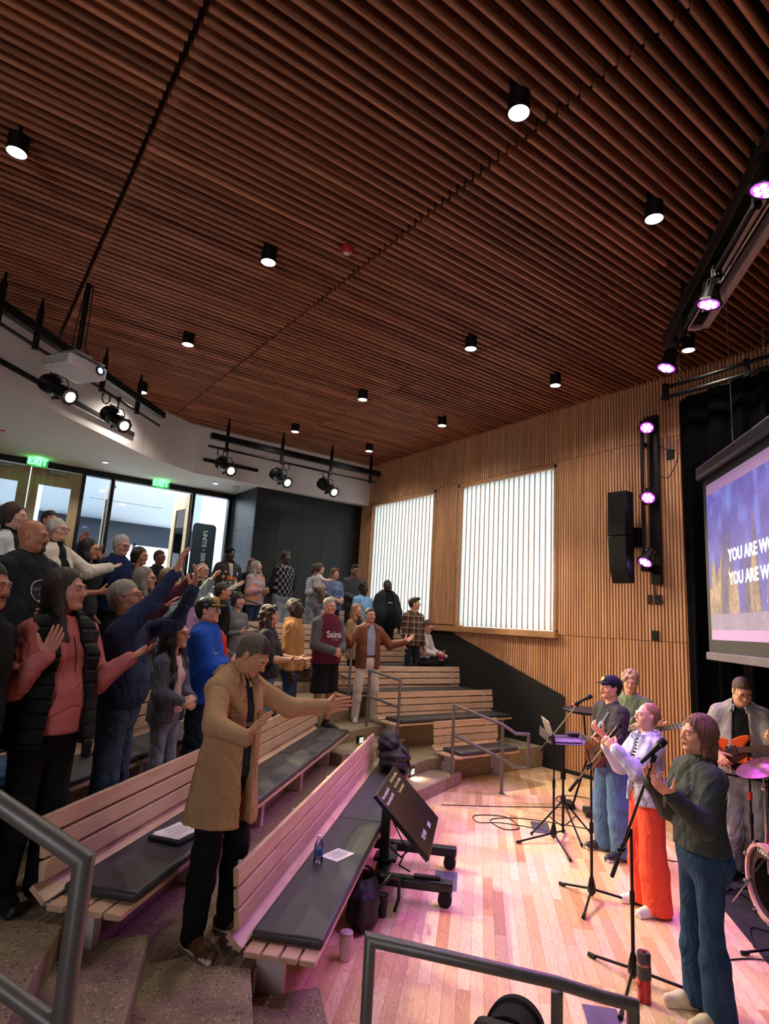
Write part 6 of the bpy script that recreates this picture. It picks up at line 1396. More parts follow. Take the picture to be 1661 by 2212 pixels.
# ---- near congregation
i = person('man in an open tan shirt-jacket and black trousers, head bowed, palms out', 1.56, 3.68, .32, 1.80, -66,
    dict(skin='#C9906F', hair='#6A5C52', hair2='#352820', brow='#4A382E', ht=.005, strand=.0012, closed=1, g=1.08, lean=1, hpitch=-36, hyaw=4, hline=.075, twist=6, stance=.13, cuff=1,
    R=dict(u=(.62, .50, -.50), f=(.20, .92, -.10), h=(-.10, .62, .72), p=(-.55, .62, -.45), c=.15, sp=.1, th=.35, sh=.0), L=dict(u=(.60, .55, -.42), f=(.80, .66, .05), h=(.86, .60, .10), p=(-.5, .62, .1), c=.16, sp=.5, th=1.2),
    tops=[dict(name='t_shirt', m=[mat('navy_tee', '#14161F', .9, bmp=.1, bscale=500)], ex=.004, hem=.90, slv=.35, fold=.003), dict(name='shirt_jacket', m=[cloth('#B38C68', 'tan_flannel', var=.08, weave=900), cloth('#A98360', 'tan_flannel_collar', var=.08)], ex=.034, hem=.64, flare=.045, open=(.045, .035), collar='shirt', gc=1, fold=.005, res=.0075, loose=.0)],
    pants=dict(m=BK, fold=.007, loose=.012, long=1), shoes=SH('#5B3A22', '#D8D0C4')), px=110)
sj = i['objs'][1]
for zz in (1.33, 1.22, 1.10, .98, .86, .74): decal(i, 1, [(.0055*math.cos(a), .0055*math.sin(a)) for a in np.linspace(0, 2*PI, 9)[:-1]], 0, .062, zz, mat('dark_button', '#4A3A2C', .3), name='button')
for xx in (-.115, .115): decal(i, 1, [(-.055, .012), (.055, .012), (.055, -.018), (.0, -.034), (-.055, -.018)], 0, xx, 1.245, cloth('#A47E5C', 'tan_flap'), name='pocket_flap')
decal(i, 0, 'ODB', .03, -.0, 1.19, M_paper)
i = person('woman with long dark hair in a black quilted vest over a pink hoodie, palms lifted', .57, 3.94, .64, 1.75, -64,
    dict(fem=1, skin='#C98A76', hair='#3A2720', hs='long', hl=.34, ht=.012, closed=1, g=1.42, belly=.05, jowl=1.0, hpitch=4, hyaw=24, hk=1.06, lip='#B56A60', sw=1.08,
    R=dict(u=(.32, .20, -.92), f=(-.12, .80, .70), h=(-.05, .45, .9), p=(-.35, -.60, .35), c=.30, sp=.3), L=dict(u=(.24, .22, -.92), f=(.20, .72, .52), h=(.35, .75, .45), p=(-.30, -.35, .9), c=.18, sp=.5, th=.9),
    tops=[dict(name='hoodie', m=[cloth('#C26B6A', 'pink_fleece', var=.05, weave=800)], ex=.008, hem=.86, collar='hood', fold=.005, loose=.012, flare=-.01), dict(name='quilted_vest', m=[puffer('#08080B')], ex=.034, hem=.80, flare=.03, slv=0, open=(.115, .06), fold=.003, collar='stand', ox=.02)],
    pants=dict(m=BK, ankle=.06), shoes=SH('#0E0E10')), px=118)
decal(i, 0, [(-.10, .065), (.10, .065), (.145, -.07), (-.145, -.07)], 0, -.02, 1.03, cloth('#B9625F', 'pink_pocket'), name='pocket')
for sg in (-1, 1): MB().tube([i['tp'](sg*.025-.01, .15, 1.38), i['tp'](sg*.030-.01, .195, 1.30), i['tp'](sg*.035-.01, .215, 1.20)], .0028, 6).build('drawstring', BK2, i['objs'][0], smooth=True)
i = person('grey-haired man in a navy fleece pullover and jeans, both arms stretched up high', 1.04, 4.37, .64, 1.74, -33,
    dict(skin='#C98A70', hair='#B5A999', brow='#8A7E70', ht=.010, hline=.10, g=1.14, belly=.04, hpitch=16, hyaw=-8, closed=1, glasses=M_black, beard=0, strand=.003,
    R=dict(u=(.02, .66, .74), f=(.02, .55, .85), h=(.0, .25, .97), p=(-.35, .85, .15), c=.22, sp=.6), L=dict(u=(.22, .86, .34), f=(.02, .34, .92), h=(-.05, .15, .97), p=(-.55, -.80, .1), c=.35, sp=.5),
    tops=[dict(name='pullover', m=[cloth('#2C3654', 'navy_fleece', var=.1, weave=900)], ex=.020, hem=.93, collar='stand', fold=.010, loose=.008, puff=.0)],
    pants=dict(m=denim('#3A465E'), fold=.010, loose=.014, top=1.0), shoes=SH('#2A2420', '#14120F')), px=95)
w_ = i['joints']['L'][2]; fd = nrm(i['joints']['L'][2]-i['joints']['L'][1]); MB().tube([Vector(w_+fd*-.012+V3(0, 0, 0)+nrm(np.cross(fd, V3(math.cos(a), math.sin(a), .1)))*.030) for a in np.linspace(0, 2*PI, 13)[:-1]], .007, 6, closed=True).build('wristwatch', M_black, i['root'], smooth=True)
i = person('girl with long dark wavy hair and glasses in a grey cable-knit cardigan, hands folded', 1.56, 5.01, .64, 1.45, -52,
    dict(fem=1, skin='#D3A08A', hair='#2A1C18', hs='long', hl=.34, hk=1.12, g=1.05, jowl=.6, glasses=M_black, hyaw=6, R=CL_R, L=CL_L, lip='#B87068', strand=.004,
    tops=[dict(name='t_shirt', m=[cloth('#D9B7BD', 'pale_pink')], ex=.004, hem=.92), dict(name='cardigan', m=[knit('#6A6F82')], ex=.026, hem=.84, open=(.075, .05), fold=.006, loose=.01, collar=None)],
    pants=dict(m=denim('#8C93A6'), fold=.006), shoes=SH('#D8D4D0', '#E0DCD8')), px=75)
i = person('youth in black and tan cap, sunglasses and blue and red hoodie, arms crossed', 1.97, 5.42, .64, 1.68, -40,
    dict(skin='#D39A82', hair='#1E1512', hs='short', hl=.05, g=1.22, belly=.05, jowl=.8, hpitch=6, cap=(mat('cap_black_leather', '#141210', .4), mat('cap_tan', '#9A7A3A', .7)), capfront=1, glasses=M_chrome, shades=mat('blue_lens', '#3A5A7A', .1, .4), R=CROSS_R, L=CROSS_L,
    tops=[dict(name='hoodie', m=[cloth('#1E4FB8', 'royal_blue', var=.06, weave=700), cloth('#1E4FB8', 'royal_blue'), cloth('#C2362A', 'red_panel')], ex=.034, hem=.80, collar='hood', gc=1, fold=.010, loose=.018, extra=[((-.16, .03, 1.36), (-.17, .06, 1.05), .115, .12, 2)])],
    pants=dict(m=JD, loose=.015, fold=.008), shoes=SH()), px=65)
decal(i, 0, 'CHALLENGE', .022, .15, 1.26, M_paper)
i = person('older woman with long grey hair in a maroon sweater, left arm raised', 1.59, 6.23, .96, 1.64, -35,
    dict(fem=1, skin='#C79580', hair='#8D8378', hs='long', hl=.26, g=1.08, glasses=M_black, hpitch=5, R=RAISE(.2, .35, -.5, .7, .75), L=RAISE(.35, .80, .35, .6, .8),
    tops=[dict(name='sweater', m=[knit('#4A1E2C')], ex=.02, hem=.85, collar='turtle', fold=.006, loose=.01)], pants=jeans(BK)), px=60)
i = person('woman with blond-brown hair in a long pale blue-grey knit top, one hand raised', 1.93, 6.62, .96, 1.68, -35,
    dict(fem=1, skin='#C99A84', hair='#7A5E48', hs='long', hl=.12, g=1.05, R='down', L=RAISE(.2, .8, .1, .5, .9),
    tops=[dict(name='long_top', m=[knit('#8FA3A8')], ex=.028, hem=.62, flare=.05, fold=.008, loose=.012)], pants=jeans(JG)), px=50)
i = person('woman with dark curls in a black head wrap and pale lavender shirt', 2.37, 7.07, .96, 1.64, -38,
    dict(fem=1, skin=DK, hair='#0D0B0B', hs='afro', ht=.012, hline=.06, mouth=.3, earring=1, g=1.0, lip='#7A3A34', tops=[dict(name='shirt', m=[cloth('#B79CC4', 'lavender')], ex=.02, hem=.78, flare=.03, collar='shirt', fold=.006)], pants=jeans(JD)), px=58)
i = person('bald man with grey goatee in a black hoodie with a round white logo', .45, 5.05, .96, 1.84, -62,
    dict(skin='#B97A5C', hair='#6E6259', brow='#3A2C24', hs='bald', beard=2, hyaw=28, g=1.22, belly=.06, mouth=.5, jowl=.6, R='down', L=dict(u=(.2, .15, -1), f=(-.62, .8, .05), h=(-.8, .55, -.1), p=(-.3, -.9, -.2), c=.3, sp=.3),
    tops=[dict(name='hoodie', m=[mat('ink_black_fleece', '#16181D', .95, bmp=.1, bscale=600)], ex=.028, hem=.86, collar='hood', fold=.007, loose=.012)], pants=jeans(BK), shoes=SH()), px=80)
circ = [(.085*math.cos(a), .085*math.sin(a)) for a in np.linspace(0, 2*PI, 29)[:-1]]; ring_m = mat('logo_white', '#C7CBD2', .8)
decal(i, 0, circ, 0, -.02, 1.25, ring_m, name='round_logo'); decal(i, 0, [(x*.93, y*.93) for x, y in circ], 0, -.02, 1.25, mat('ink_black_logo', '#16181D', .95), name='logo_field')
for o_, zz in (('LOVE OUR', 1.265), ('CITY', 1.23)): decal(i, 0, o_, .030, -.02, zz, ring_m)
for t_ in ('logo_field', 'lettering'):
    for o_ in i['objs'][0].children:
        if o_.name.startswith(t_): [setattr(v, 'co', v.co+Vector((0, .002 if t_ == 'logo_field' else .004, 0))) for v in o_.data.vertices]
i = person('bearded man cut off by the left edge of the picture, in dark clothes', .17, 3.62, .64, 1.74, -45,
    dict(skin='#B5705A', hair='#2A1F1A', beard=1, g=1.1, R=dict(u=(.1, -.2, -1), f=(-.1, -.3, -1), p=(1, 0, 0), hide=1), L=dict(u=(.1, -.2, -1), f=(-.1, -.3, -1), p=(1, 0, 0), hide=1), tops=[dict(name='jacket', m=[BK], ex=.02, hem=.8)], pants=jeans(BK)), px=70)
i = person('short-haired brunette woman in a white cardigan singing, in front of the wooden door', .40, 6.32, 1.28, 1.80, -35,
    dict(fem=1, skin='#CFA08A', hair='#3D2A22', hs='bob', ht=.014, mouth=1, earring=1, tops=[dict(name='sweater', m=[BK2], ex=.008, hem=.9, collar='turtle'), dict(name='cardigan', m=[cloth('#C9CBD0', 'white_knit')], ex=.026, hem=.8, open=(.10, .06), fold=.005)], R=BENT, L=BENT, pants=jeans(BK)), px=58)
i = person('dark-haired man with one open hand raised, behind the woman with white hair', .87, 8.01, 1.60, 1.66, -60,
    dict(skin='#B98068', hair='#1E1714', R='down', L='down' if 0 else dict(u=(.3, .2, -.5), f=(.2, .3, 1), p=(0, 1, 0), c=.3), tops=[dict(name='shirt', m=[cloth('#2A3040', 'dark_slate')], ex=.02, hem=.88)], pants=jeans(JD)), px=40)
i = person('white-haired woman in a cream open cardigan, left arm held out wide', .82, 6.73, 1.28, 1.76, -48,
    dict(fem=1, skin='#CF9F8A', hair='#C9C4BE', hs='bob', ht=.010, hl=-.05, glasses=mat('blue_frame', '#2A4A7A', .3), closed=1, g=1.15, hpitch=6, L=dict(u=(.80, .30, -.45), f=(.92, .35, .28), h=(.95, .2, .3), p=(0, .1, 1), c=.15, sp=.5, th=.9), R=BENT,
    tops=[dict(name='top', m=[BK], ex=.006, hem=.9, collar='turtle'), dict(name='cardigan', m=[cloth('#D5CBBB', 'cream_wool')], ex=.030, hem=.76, open=(.09, .05), fold=.008, loose=.014)], pants=jeans(BK), ), px=60)
i = person('woman with black hair and glasses in a dark speckled polo and jeans', 1.19, 7.11, 1.28, 1.62, -42,
    dict(fem=1, skin='#B57F62', hair='#0F0C0C', hs='long', hl=.03, glasses=M_black, mouth=.4, g=1.12, sleeve=.35, R=BENT, L='down',
    tops=[dict(name='polo', m=[grid_cloth('speckled_black', '#1C1C20', [('#5A5A60', 55, 0, .25, 'X')], 'stripe')], ex=.018, hem=.88, slv=.35, collar='shirt', fold=.004)], pants=jeans(JB, fold=.006), shoes=SH()), px=55)
i = person('grey-haired man with glasses in a navy sweater, right palm raised', 1.57, 7.49, 1.28, 1.75, -60,
    dict(skin='#C08F78', hair='#B9B4AE', glasses=M_black, closed=1, g=1.12, hpitch=-8, R=dict(u=(.55, .25, -.75), f=(.25, .25, 1), p=(-.1, .9, .1), c=.3), L='down', tops=[dict(name='sweater', m=[knit('#1C2A4E')], ex=.026, hem=.86, collar='turtle', fold=.006)], pants=jeans(BK)), px=50)
i = person('dark-haired woman in a black jacket with both hands lifted near her face', 1.90, 7.88, 1.28, 1.67, -50,
    dict(fem=1, skin='#B57C60', hair='#241813', hs='bob', closed=1, earring=1, R=dict(u=(.35, .2, -.75), f=(.15, .35, .9), p=(-.3, .6, .2), c=.3), L=dict(u=(.3, .25, -.85), f=(.1, .7, .6), p=(-.5, .2, .5), c=.3), tops=[dict(name='top', m=[cloth('#BDB3B0', 'pale_top')], ex=.004), dict(name='jacket', m=[BK], ex=.024, hem=.82, open=(.05, .03), collar='shirt')], pants=jeans(BK)), px=45)
i = person('person in dark jacket and glasses half hidden under the open doorway', 2.67, 9.83, 1.60, 1.50, -60,
    dict(skin='#7A4E3A', hair='#15100F', glasses=M_black, tops=[dict(name='jacket', m=[BK], ex=.03, hem=.85, collar='stand')], pants=jeans(BK)), px=35)
i = person('white-haired man with glasses in a cream cardigan with blue stripes, both palms raised', 3.11, 9.03, 1.28, 1.64, -65,
    dict(skin='#C69A86', hair='#A9A39C', hs='fringe0', glasses=M_black, g=1.05, R=dict(u=(.55, .3, -.35), f=(.55, .35, .75), h=(.7, .2, .5), p=(-.2, .5, .8), c=.2, sp=.7), L=dict(u=(.60, .3, -.30), f=(.65, .35, .65), h=(.75, .2, .4), p=(-.2, .4, .9), c=.2, sp=.7),
    tops=[dict(name='cardigan', m=[grid_cloth('cream_blue_stripe', '#C9C2B4', [('#3A63A8', 4.5, .30, .10, 'Z'), ('#3A63A8', 4.5, .50, .07, 'Z')], 'stripe')], ex=.022, hem=.86, fold=.005)], pants=jeans(JG)), px=42)
i = person('man with short dark hair and black jacket behind the capped youth', 3.05, 7.97, .96, 1.63, -5,
    dict(skin='#C58E74', hair='#2A1E18', g=1.15, hyaw=-12, tops=[dict(name='jacket', m=[BK], ex=.026, hem=.80, collar='stand')], pants=jeans(BK)), px=48)
i = person('woman with a dark fringed bob in a grey long-sleeved dress, singing', 3.28, 7.95, .96, 1.52, -75,
    dict(fem=1, skin='#D0A593', hair='#251A18', hs='bob', hl=.0, bangs=1, mouth=1, g=1.0, R=BENT, L=dict(u=(.3, .15, -1), f=(.1, .95, .25), p=(-.6, 0, .5), c=.8), tops=[dict(name='dress', m=[mat('grey_jersey', '#6E7176', .9, bmp=.1, bscale=600)], ex=.012, hem=.60, flare=.03, fold=.006)], pants=jeans(BK)), px=42)
# ---- top row
i = person('man in a black beanie and a black jacket covered in embroidered patches', 4.18, 10.77, 1.60, 1.80, -80,
    dict(skin=DK2, hair='#0B0909', beanie=cloth('#101012', 'beanie_black'), glasses=M_chrome, beard=2, g=1.22, R=dict(u=(.35, -.1, -1), f=(-.25, .35, -1), p=(-1, 0, 0), hide=1), L=dict(u=(.35, -.1, -1), f=(-.25, .35, -1), p=(-1, 0, 0), hide=1),
    tops=[dict(name='t_shirt', m=[cloth('#B8B4AC', 'grey_tee')], ex=.0), dict(name='jacket', m=[mat('black_satin', '#0E0E12', .55, bmp=.05)], ex=.034, hem=.88, fold=.006, loose=.014, open=(.0, .045))], pants=jeans(JL, fold=.007)), px=40)
decal(i, 1, 'ROLLING LOUD', .05, 0., 1.13, mat('patch_cream', '#D8D2BE', .7), sx=.9, bold=.002)
for (pts, x0, z0, c) in (([(-.10, -.03), (.10, -.03), (.13, .0), (.0, .02), (-.13, .0)], 0, 1.08, '#4E9C72'), ([(-.10, -.02), (-.09, .06), (-.05, .01), (0, .09), (.04, .02), (.09, .07), (.10, -.02)], 0, 1.185, '#D8552E'), ([(-.06, -.02), (-.03, .03), (0, .01), (.03, .04), (.06, -.02)], .0, 1.185, '#3E7A4E'), ([(.03*math.cos(a), .036*math.sin(a)) for a in np.linspace(0, 2*PI, 9)[:-1]], -.115, 1.29, '#7E9CD8'), ([(.026*math.cos(a), .02*math.sin(a)) for a in np.linspace(0, 2*PI, 9)[:-1]], .12, 1.31, '#C9B458'), ([(.03*math.cos(a), .03*math.sin(a)) for a in np.linspace(0, 2*PI, 9)[:-1]], .15, 1.22, '#B9A04C'), ([(-.04, 0), (.04, 0), (.03, .02), (-.05, .015)], .07, .97, '#B33A30'), ([(-.045, 0), (.045, 0), (.045, .025), (-.045, .025)], -.10, .95, '#B9B9B4')):
    decal(i, 1, pts, 0, x0, z0, mat('patch_'+c.strip('#'), c, .8), name='patch')
i = person('woman half hidden behind the grey-haired woman in the striped sweater', 4.83, 11.19, 1.60, 1.70, -85,
    dict(fem=1, skin='#C9997F', hair='#5E3A28', hs='long', hl=.15, tops=[dict(name='sweater', m=[cloth('#1F2430', 'deep_navy')], ex=.02, hem=.86)], pants=jeans(BK)), px=35)
i = person('woman with long grey hair in a blue, orange and pink banded sweater', 4.76, 10.79, 1.60, 1.61, -68,
    dict(fem=1, skin='#C79A85', hair='#A39C92', hs='long', hl=.16, mouth=.5, g=1.15, R=BENT, L=BENT, tops=[dict(name='sweater', m=[grid_cloth('banded_sweater', '#7E96B8', ['#8FA6C6', '#C98A72', '#D9A45E', '#C9899A', '#8FA6C6', '#D99A62', '#7F98BC', '#C9A49A'], 'soft')], ex=.034, hem=.84, fold=.006, loose=.016)], pants=jeans(JB)), px=38)
i = person('tall man with an afro in a black argyle sweater over a white shirt', 5.35, 10.79, 1.60, 1.88, -85,
    dict(skin=DK, hair='#0D0B0B', hs='afro', ht=.016, g=1.10, beard=2, R=dict(u=(.25, -.25, -1), f=(-.1, -.25, -1), p=(-1, 0, 0), hide=1), L=dict(u=(.25, -.25, -1), f=(-.1, -.25, -1), p=(-1, 0, 0), hide=1),
    tops=[dict(name='sweater', m=[grid_cloth('argyle_front', '#141519', ['#5F6268', '#B9BBC0'], 'argyle'), mat('argyle_sleeve', '#121317', .95)], gs=1, ex=.024, hem=.92, fold=.004, neck=.04), dict(name='shirt_collar', m=[cloth('#D8D8DC', 'white_cotton')], ex=.0, hem=1.435, slv=0, collar='shirt')], pants=jeans(JG, fold=.009, loose=.022)), px=42)
i = person('woman with a dark bob in a pale grey top holding a baby on her arm', 6.06, 10.79, 1.60, 1.70, -78,
    dict(fem=1, skin='#B98468', hair='#171112', hs='bob', ht=.014, mouth=.7, hyaw=8, R=dict(u=(.3, .25, -.9), f=(-.55, .75, .25), p=(-.5, .2, .9), c=.5), L=dict(u=(.35, .3, -.9), f=(-.9, .55, .20), h=(-1, .3, .1), p=(0, -.6, .6), c=.4),
    tops=[dict(name='top', m=[cloth('#A9ABB2', 'ash_grey')], ex=.018, hem=.84, fold=.006, loose=.01)], pants=jeans(denim('#7C8790'), loose=.03, fold=.009)), px=38)
b = person('baby in a pale jumper and brown trousers held on its mother\'s arm', 5.97, 10.50, 2.46, .78, -10,
    dict(skin='#CFA48C', hair='#5B3E2C', hk=1.32, g=1.35, sw=1.0, hyaw=15, R=dict(u=(.5, .6, -.4), f=(-.2, .9, .1), p=(0, -1, 0), c=.6), L=dict(u=(.4, .7, -.3), f=(-.2, .9, .1), p=(0, -1, 0), c=.6), seated=dict(R=((.10, .07, .26), (.10, .09, .09)), L=((.09, .09, .25), (.10, .10, .08))), pelz=.34,
    tops=[dict(name='jumper', m=[cloth('#CFC6C4', 'baby_white')], ex=.03, hem=.93, fold=.003)], pants=dict(m=cloth('#7A6856', 'baby_brown'), loose=.03), shoes=SH('#16161A')), px=35)
i = person('woman with curly auburn hair in a blue flowered blouse and jeans, hands folded', 6.51, 10.79, 1.60, 1.65, -80,
    dict(fem=1, skin='#CF9F8A', hair='#6B4028', hs='curly', hl=.06, mouth=.6, g=1.18, sleeve=.35, hyaw=-10, R=CL_R, L=CL_L, tops=[dict(name='blouse', m=[grid_cloth('flowered_blouse', '#5C6A92', ['#B9BFD4'], 'blotch', sx=38)], ex=.026, hem=.84, slv=.4, flare=.03, fold=.006, loose=.015)], pants=jeans(JB)), px=36)
i = person('bearded young man in glasses and a charcoal hoodie, hands together', 7.04, 10.88, 1.60, 1.79, -95,
    dict(skin='#9C6B50', hair='#15100F', beard=1, glasses=M_black, quiff=1, hpitch=-8, R=CL_R, L=CL_L, tops=[dict(name='hoodie', m=[cloth('#43444A', 'charcoal_fleece')], ex=.028, hem=.84, collar='hood', fold=.008, loose=.014)], pants=jeans(cloth('#2E3028', 'olive_black'))), px=36)
i = person('teenager in a pale blue sweatshirt with a black AMSTERDAM panel', 6.68, 9.93, 1.28, 1.67, -85,
    dict(skin=DK2, hair='#0B0909', hs='afro', ht=.004, g=.98, tops=[dict(name='sweatshirt', m=[cloth('#7FB0DC', 'sky_blue')], ex=.028, hem=.88, fold=.006, loose=.012)], pants=jeans(JD)), px=36)
decal(i, 0, [(-.145, -.032), (.145, -.032), (.145, .032), (-.145, .032)], 0, 0, 1.22, BK, name='panel'); o_ = decal(i, 0, 'AMSTERDAM', .046, 0, 1.22, M_paper, bold=.002); [setattr(v, 'co', v.co+Vector((0, .003, 0))) for v in o_.data.vertices]
i = person('heavy-set man in an open dark overshirt in front of the lit window', 7.26, 9.93, 1.28, 1.77, -100,
    dict(skin='#2E1C16', hair='#0B0909', hs='short', ht=.002, beard=2, g=1.42, belly=.08, jowl=1, R=dict(u=(.4, .0, -1), f=(.05, .2, -1), p=(-1, .3, 0), c=.6), L=dict(u=(.4, .0, -1), f=(.05, .2, -1), p=(-1, .3, 0), c=.6), tops=[dict(name='t_shirt', m=[BK], ex=.004, hem=.84), dict(name='overshirt', m=[cloth('#26292A', 'dark_olive')], ex=.030, hem=.82, open=(.12, .08), collar='shirt', fold=.007, loose=.012)], pants=jeans(BK)), px=38)
decal(i, 0, [(-.05, -.010), (.05, -.010), (.05, .010), (-.05, .010)], 0, .0, 1.30, mat('chest_print', '#B8B0B0', .8), name='print')
i = person('woman with long strawberry-blond hair in a beige cardigan, hand on her chest', 5.95, 9.03, .96, 1.52, -78,
    dict(fem=1, skin='#CB9A86', hair='#A87650', hs='long', hl=.14, mouth=.5, L=dict(u=(.25, .2, -1), f=(-.75, .55, .55), p=(0, -1, 0), c=.1), tops=[dict(name='top', m=[cloth('#1E2A4A', 'navy_top')], ex=.004), dict(name='cardigan', m=[knit('#B5976C')], ex=.024, hem=.66, open=(.07, .06), fold=.006)], pants=jeans(BK)), px=36)
i = person('dark-haired man in rust suede jacket, checked shirt and cream trousers, palms out', 5.68, 8.20, .64, 1.78, -103,
    dict(skin='#C48E78', hair='#1C1414', mouth=.7, g=1.12, hpitch=4, R=dict(u=(.72, .10, -.85), f=(.50, .55, .45), h=(.35, .45, .8), p=(-.35, .5, .5), c=.3, sp=.6), L=dict(u=(.72, .10, -.80), f=(.85, .45, .25), h=(.75, .2, .55), p=(-.1, .5, .8), c=.25, sp=.6), toe=18, stance=.15,
    tops=[dict(name='shirt', m=[grid_cloth('blue_check', '#C9CBDC', [('#3A3F7A', 42, 0, .45, 'X'), ('#3A3F7A', 42, 0, .45, 'Z')])], ex=.006, hem=1.0, collar='shirt', fold=.002), dict(name='jacket', m=[mat('rust_suede', '#6E3A1E', .7, var=.3, vscale=9, bmp=.1, bscale=200)], ex=.030, hem=.80, open=(.070, .070), collar='shirt', fold=.006, loose=.010)],
    belt=mat('brown_belt', '#3A1C14', .5), pants=dict(m=cloth('#D6C6BC', 'cream_chino', var=.05), fold=.006, loose=.006), shoes=SH('#D9CFCB', '#E3DCD8')), px=45)
i = person('grey-haired man in maroon and grey hooded sweatshirt and black shorts', 4.62, 7.74, .64, 1.88, -82,
    dict(skin='#C58C74', hair='#A79F96', g=1.22, belly=.04, jowl=.5, bareleg=1, R=CL_R, L=CL_L, hyaw=-4,
    tops=[dict(name='hoodie', m=[cloth('#5A1B2E', 'maroon_fleece', var=.06), cloth('#57565C', 'grey_raglan')], gs=1, ex=.030, hem=.86, collar='hood', gc=1, fold=.007, loose=.014, extra=[((-.17, 0, 1.36), (-.19, 0, 1.28), .075, .07, 1), ((.17, 0, 1.36), (.19, 0, 1.28), .075, .07, 1)])],
    pants=dict(m=BK, end=1.0 if 0 else .98, loose=.03, name='shorts'), shoes=SH('#141416')), px=48)
decal(i, 0, 'Saints', .125, 0, 1.25, M_paper, bold=.004, sx=.95); decal(i, 0, 'SOFTBALL', .022, 0, 1.185, M_paper, spacing=1.4)
i = person('older man with grey curls and glasses in a camel hooded sweatshirt and jeans', 3.81, 7.26, .64, 1.79, -38,
    dict(skin=DK2, hair='#6B6560', hs='afro', ht=.0, hline=.10, glasses=M_black, beard=3, g=1.12, R='down', L=dict(u=(.12, .1, -1), f=(-.05, .5, -.85), p=(-1, 0, 0), c=.8), tops=[dict(name='hoodie', m=[cloth('#A6794C', 'camel_fleece', var=.07, weave=700)], ex=.032, hem=.86, collar='hood', fold=.009, loose=.016)], pants=jeans(JB, fold=.008), shoes=SH()), px=58)
i = person('woman with brown curly hair in a black tee, singing with both palms turned up', 3.11, 6.53, .64, 1.68, -38,
    dict(fem=1, skin='#D09C84', hair='#3A2418', hs='curly', hl=.10, ht=.014, mouth=1, g=1.14, sleeve=.35, hpitch=5, R=OFFER(.22, .05, .9), L=OFFER(.22, .0, .9), tops=[dict(name='t_shirt', m=[mat('faded_black_tee', '#1D1E22', .9, bmp=.1, bscale=500)], ex=.018, hem=.90, slv=.5, fold=.006, loose=.014)], pants=jeans(denim('#5E6F92'), fold=.006), shoes=SH()), px=60)
decal(i, 0, [(.06*math.cos(a), .06*math.sin(a)) for a in np.linspace(0, 2*PI, 25)[:-1]], 0, -.02, 1.20, mat('tee_print_teal', '#2F6A5E', .8), name='print'); o_ = decal(i, 0, [(.05*math.cos(a), .05*math.sin(a)) for a in np.linspace(0, 2*PI, 25)[:-1]], 0, -.02, 1.20, mat('faded_black_print', '#1D1E22', .9), name='print'); [setattr(v, 'co', v.co+Vector((0, .003, 0))) for v in o_.data.vertices]
i = person('young man in a brown plaid flannel shirt and dark jeans looking towards the stage', 7.25, 9.03, .96, 1.74, -92,
    dict(skin='#CB937C', hair='#17110F', quiff=1, hyaw=52, g=.95, tops=[dict(name='flannel_shirt', m=[grid_cloth('brown_plaid', '#6B4632', [('#2A2524', 9, 0, .4, 'X'), ('#2A2524', 9, 0, .4, 'Z'), ('#B9B4AE', 9, .55, .10, 'X'), ('#B9B4AE', 9, .55, .10, 'Z')])], ex=.026, hem=.84, collar='shirt', fold=.006, loose=.012)], pants=jeans(JD), shoes=SH()), px=40)
i = person('boy in glasses and a white shirt sitting on a bench by the black wall panel', 7.68, 9.28, .96, 1.66, -70,
    dict(skin='#CB9580', hair='#5A3A28', glasses=M_black, hpitch=-18, g=1.15, jowl=.6, pelz=.57, lean=8, seated=dict(R=((.16, .40, .53), (.30, .16, .52), (.9, .1, -.2)), L=((.18, .38, .56), (-.02, .34, .50), (1, .1, 0))),
    R=dict(u=(.15, .45, -.85), f=(-.45, .85, -.05), p=(-.5, 0, .5), c=.8), L=dict(u=(.25, .4, -.85), f=(-.35, .95, -.05), p=(-.6, 0, .4), c=.8), tops=[dict(name='shirt', m=[cloth('#CFC6C6', 'white_jersey')], ex=.022, hem=.93, fold=.006, loose=.010)], pants=dict(m=BK), shoes=SH()), px=38)
t = thing('drink_bottle', 'pink drink bottle with a metal cap held by the seated boy', 'bottle', (7.84, 8.90, 1.60)); Mb = Matrix.Rotation(1.35, 4, 'X') @ Matrix.Rotation(.3, 4, 'Y')
MB().lathe([(0, 0), (.03, 0), (.033, .01), (.033, .15)], M=Mb, n=16).build('bottle', mat('pink_bottle', '#C2345A', .35), t, smooth=True); MB().lathe([(.033, .15), (.02, .17), (.02, .20), (0, .20)], M=Mb, n=16).build('cap', M_chrome, t, smooth=True)
# ---- the band
i = person('woman in a loose dark green top and jeans singing, hands lifted', 4.04, 2.07, 0, 1.73, 150,
    dict(fem=1, skin='#D9A086', hair='#7A5240', hs='bob', hl=.07, ht=.014, strand=.004, closed=1, mouth=.3, g=1.15, belly=.02, hpitch=2, lip='#B56058', earring=1, toe=8, stance=.10,
    R=dict(u=(.10, .35, -.9), f=(-.30, .75, .85), h=(-.35, .35, .85), p=(-.55, .35, .45), c=.35, sp=.6), L=dict(u=(.22, .42, -.90), f=(-.02, .80, .68), h=(.10, .75, .50), p=(-.55, -.25, .75), c=.30, sp=.6, th=.9),
    tops=[dict(name='top', m=[mat('bottle_green_jersey', '#26322F', .75, var=.08, bmp=.05, bscale=700)], ex=.026, hem=.95, flare=.02, collar='turtle', fold=.012, loose=.012, res=.0075)],
    belt=mat('tan_belt', '#A5622E', .5), pants=dict(m=denim('#24405F'), fold=.004, ankle=.088, top=1.02, long=1), shoes=SH('#D2C2AE', '#DCD2C6')), px=100)
MB().tube([i['tp'](-.05, .19, 1.40), i['tp'](-.02, .215, 1.33), i['tp'](0, .225, 1.24)], .003, 6).box(-.012, .012, -.003, .003, -.06, 0, Matrix.Translation(Vector(i['tp'](0, .235, 1.24)))).build('necklace', M_chrome, i['root'])
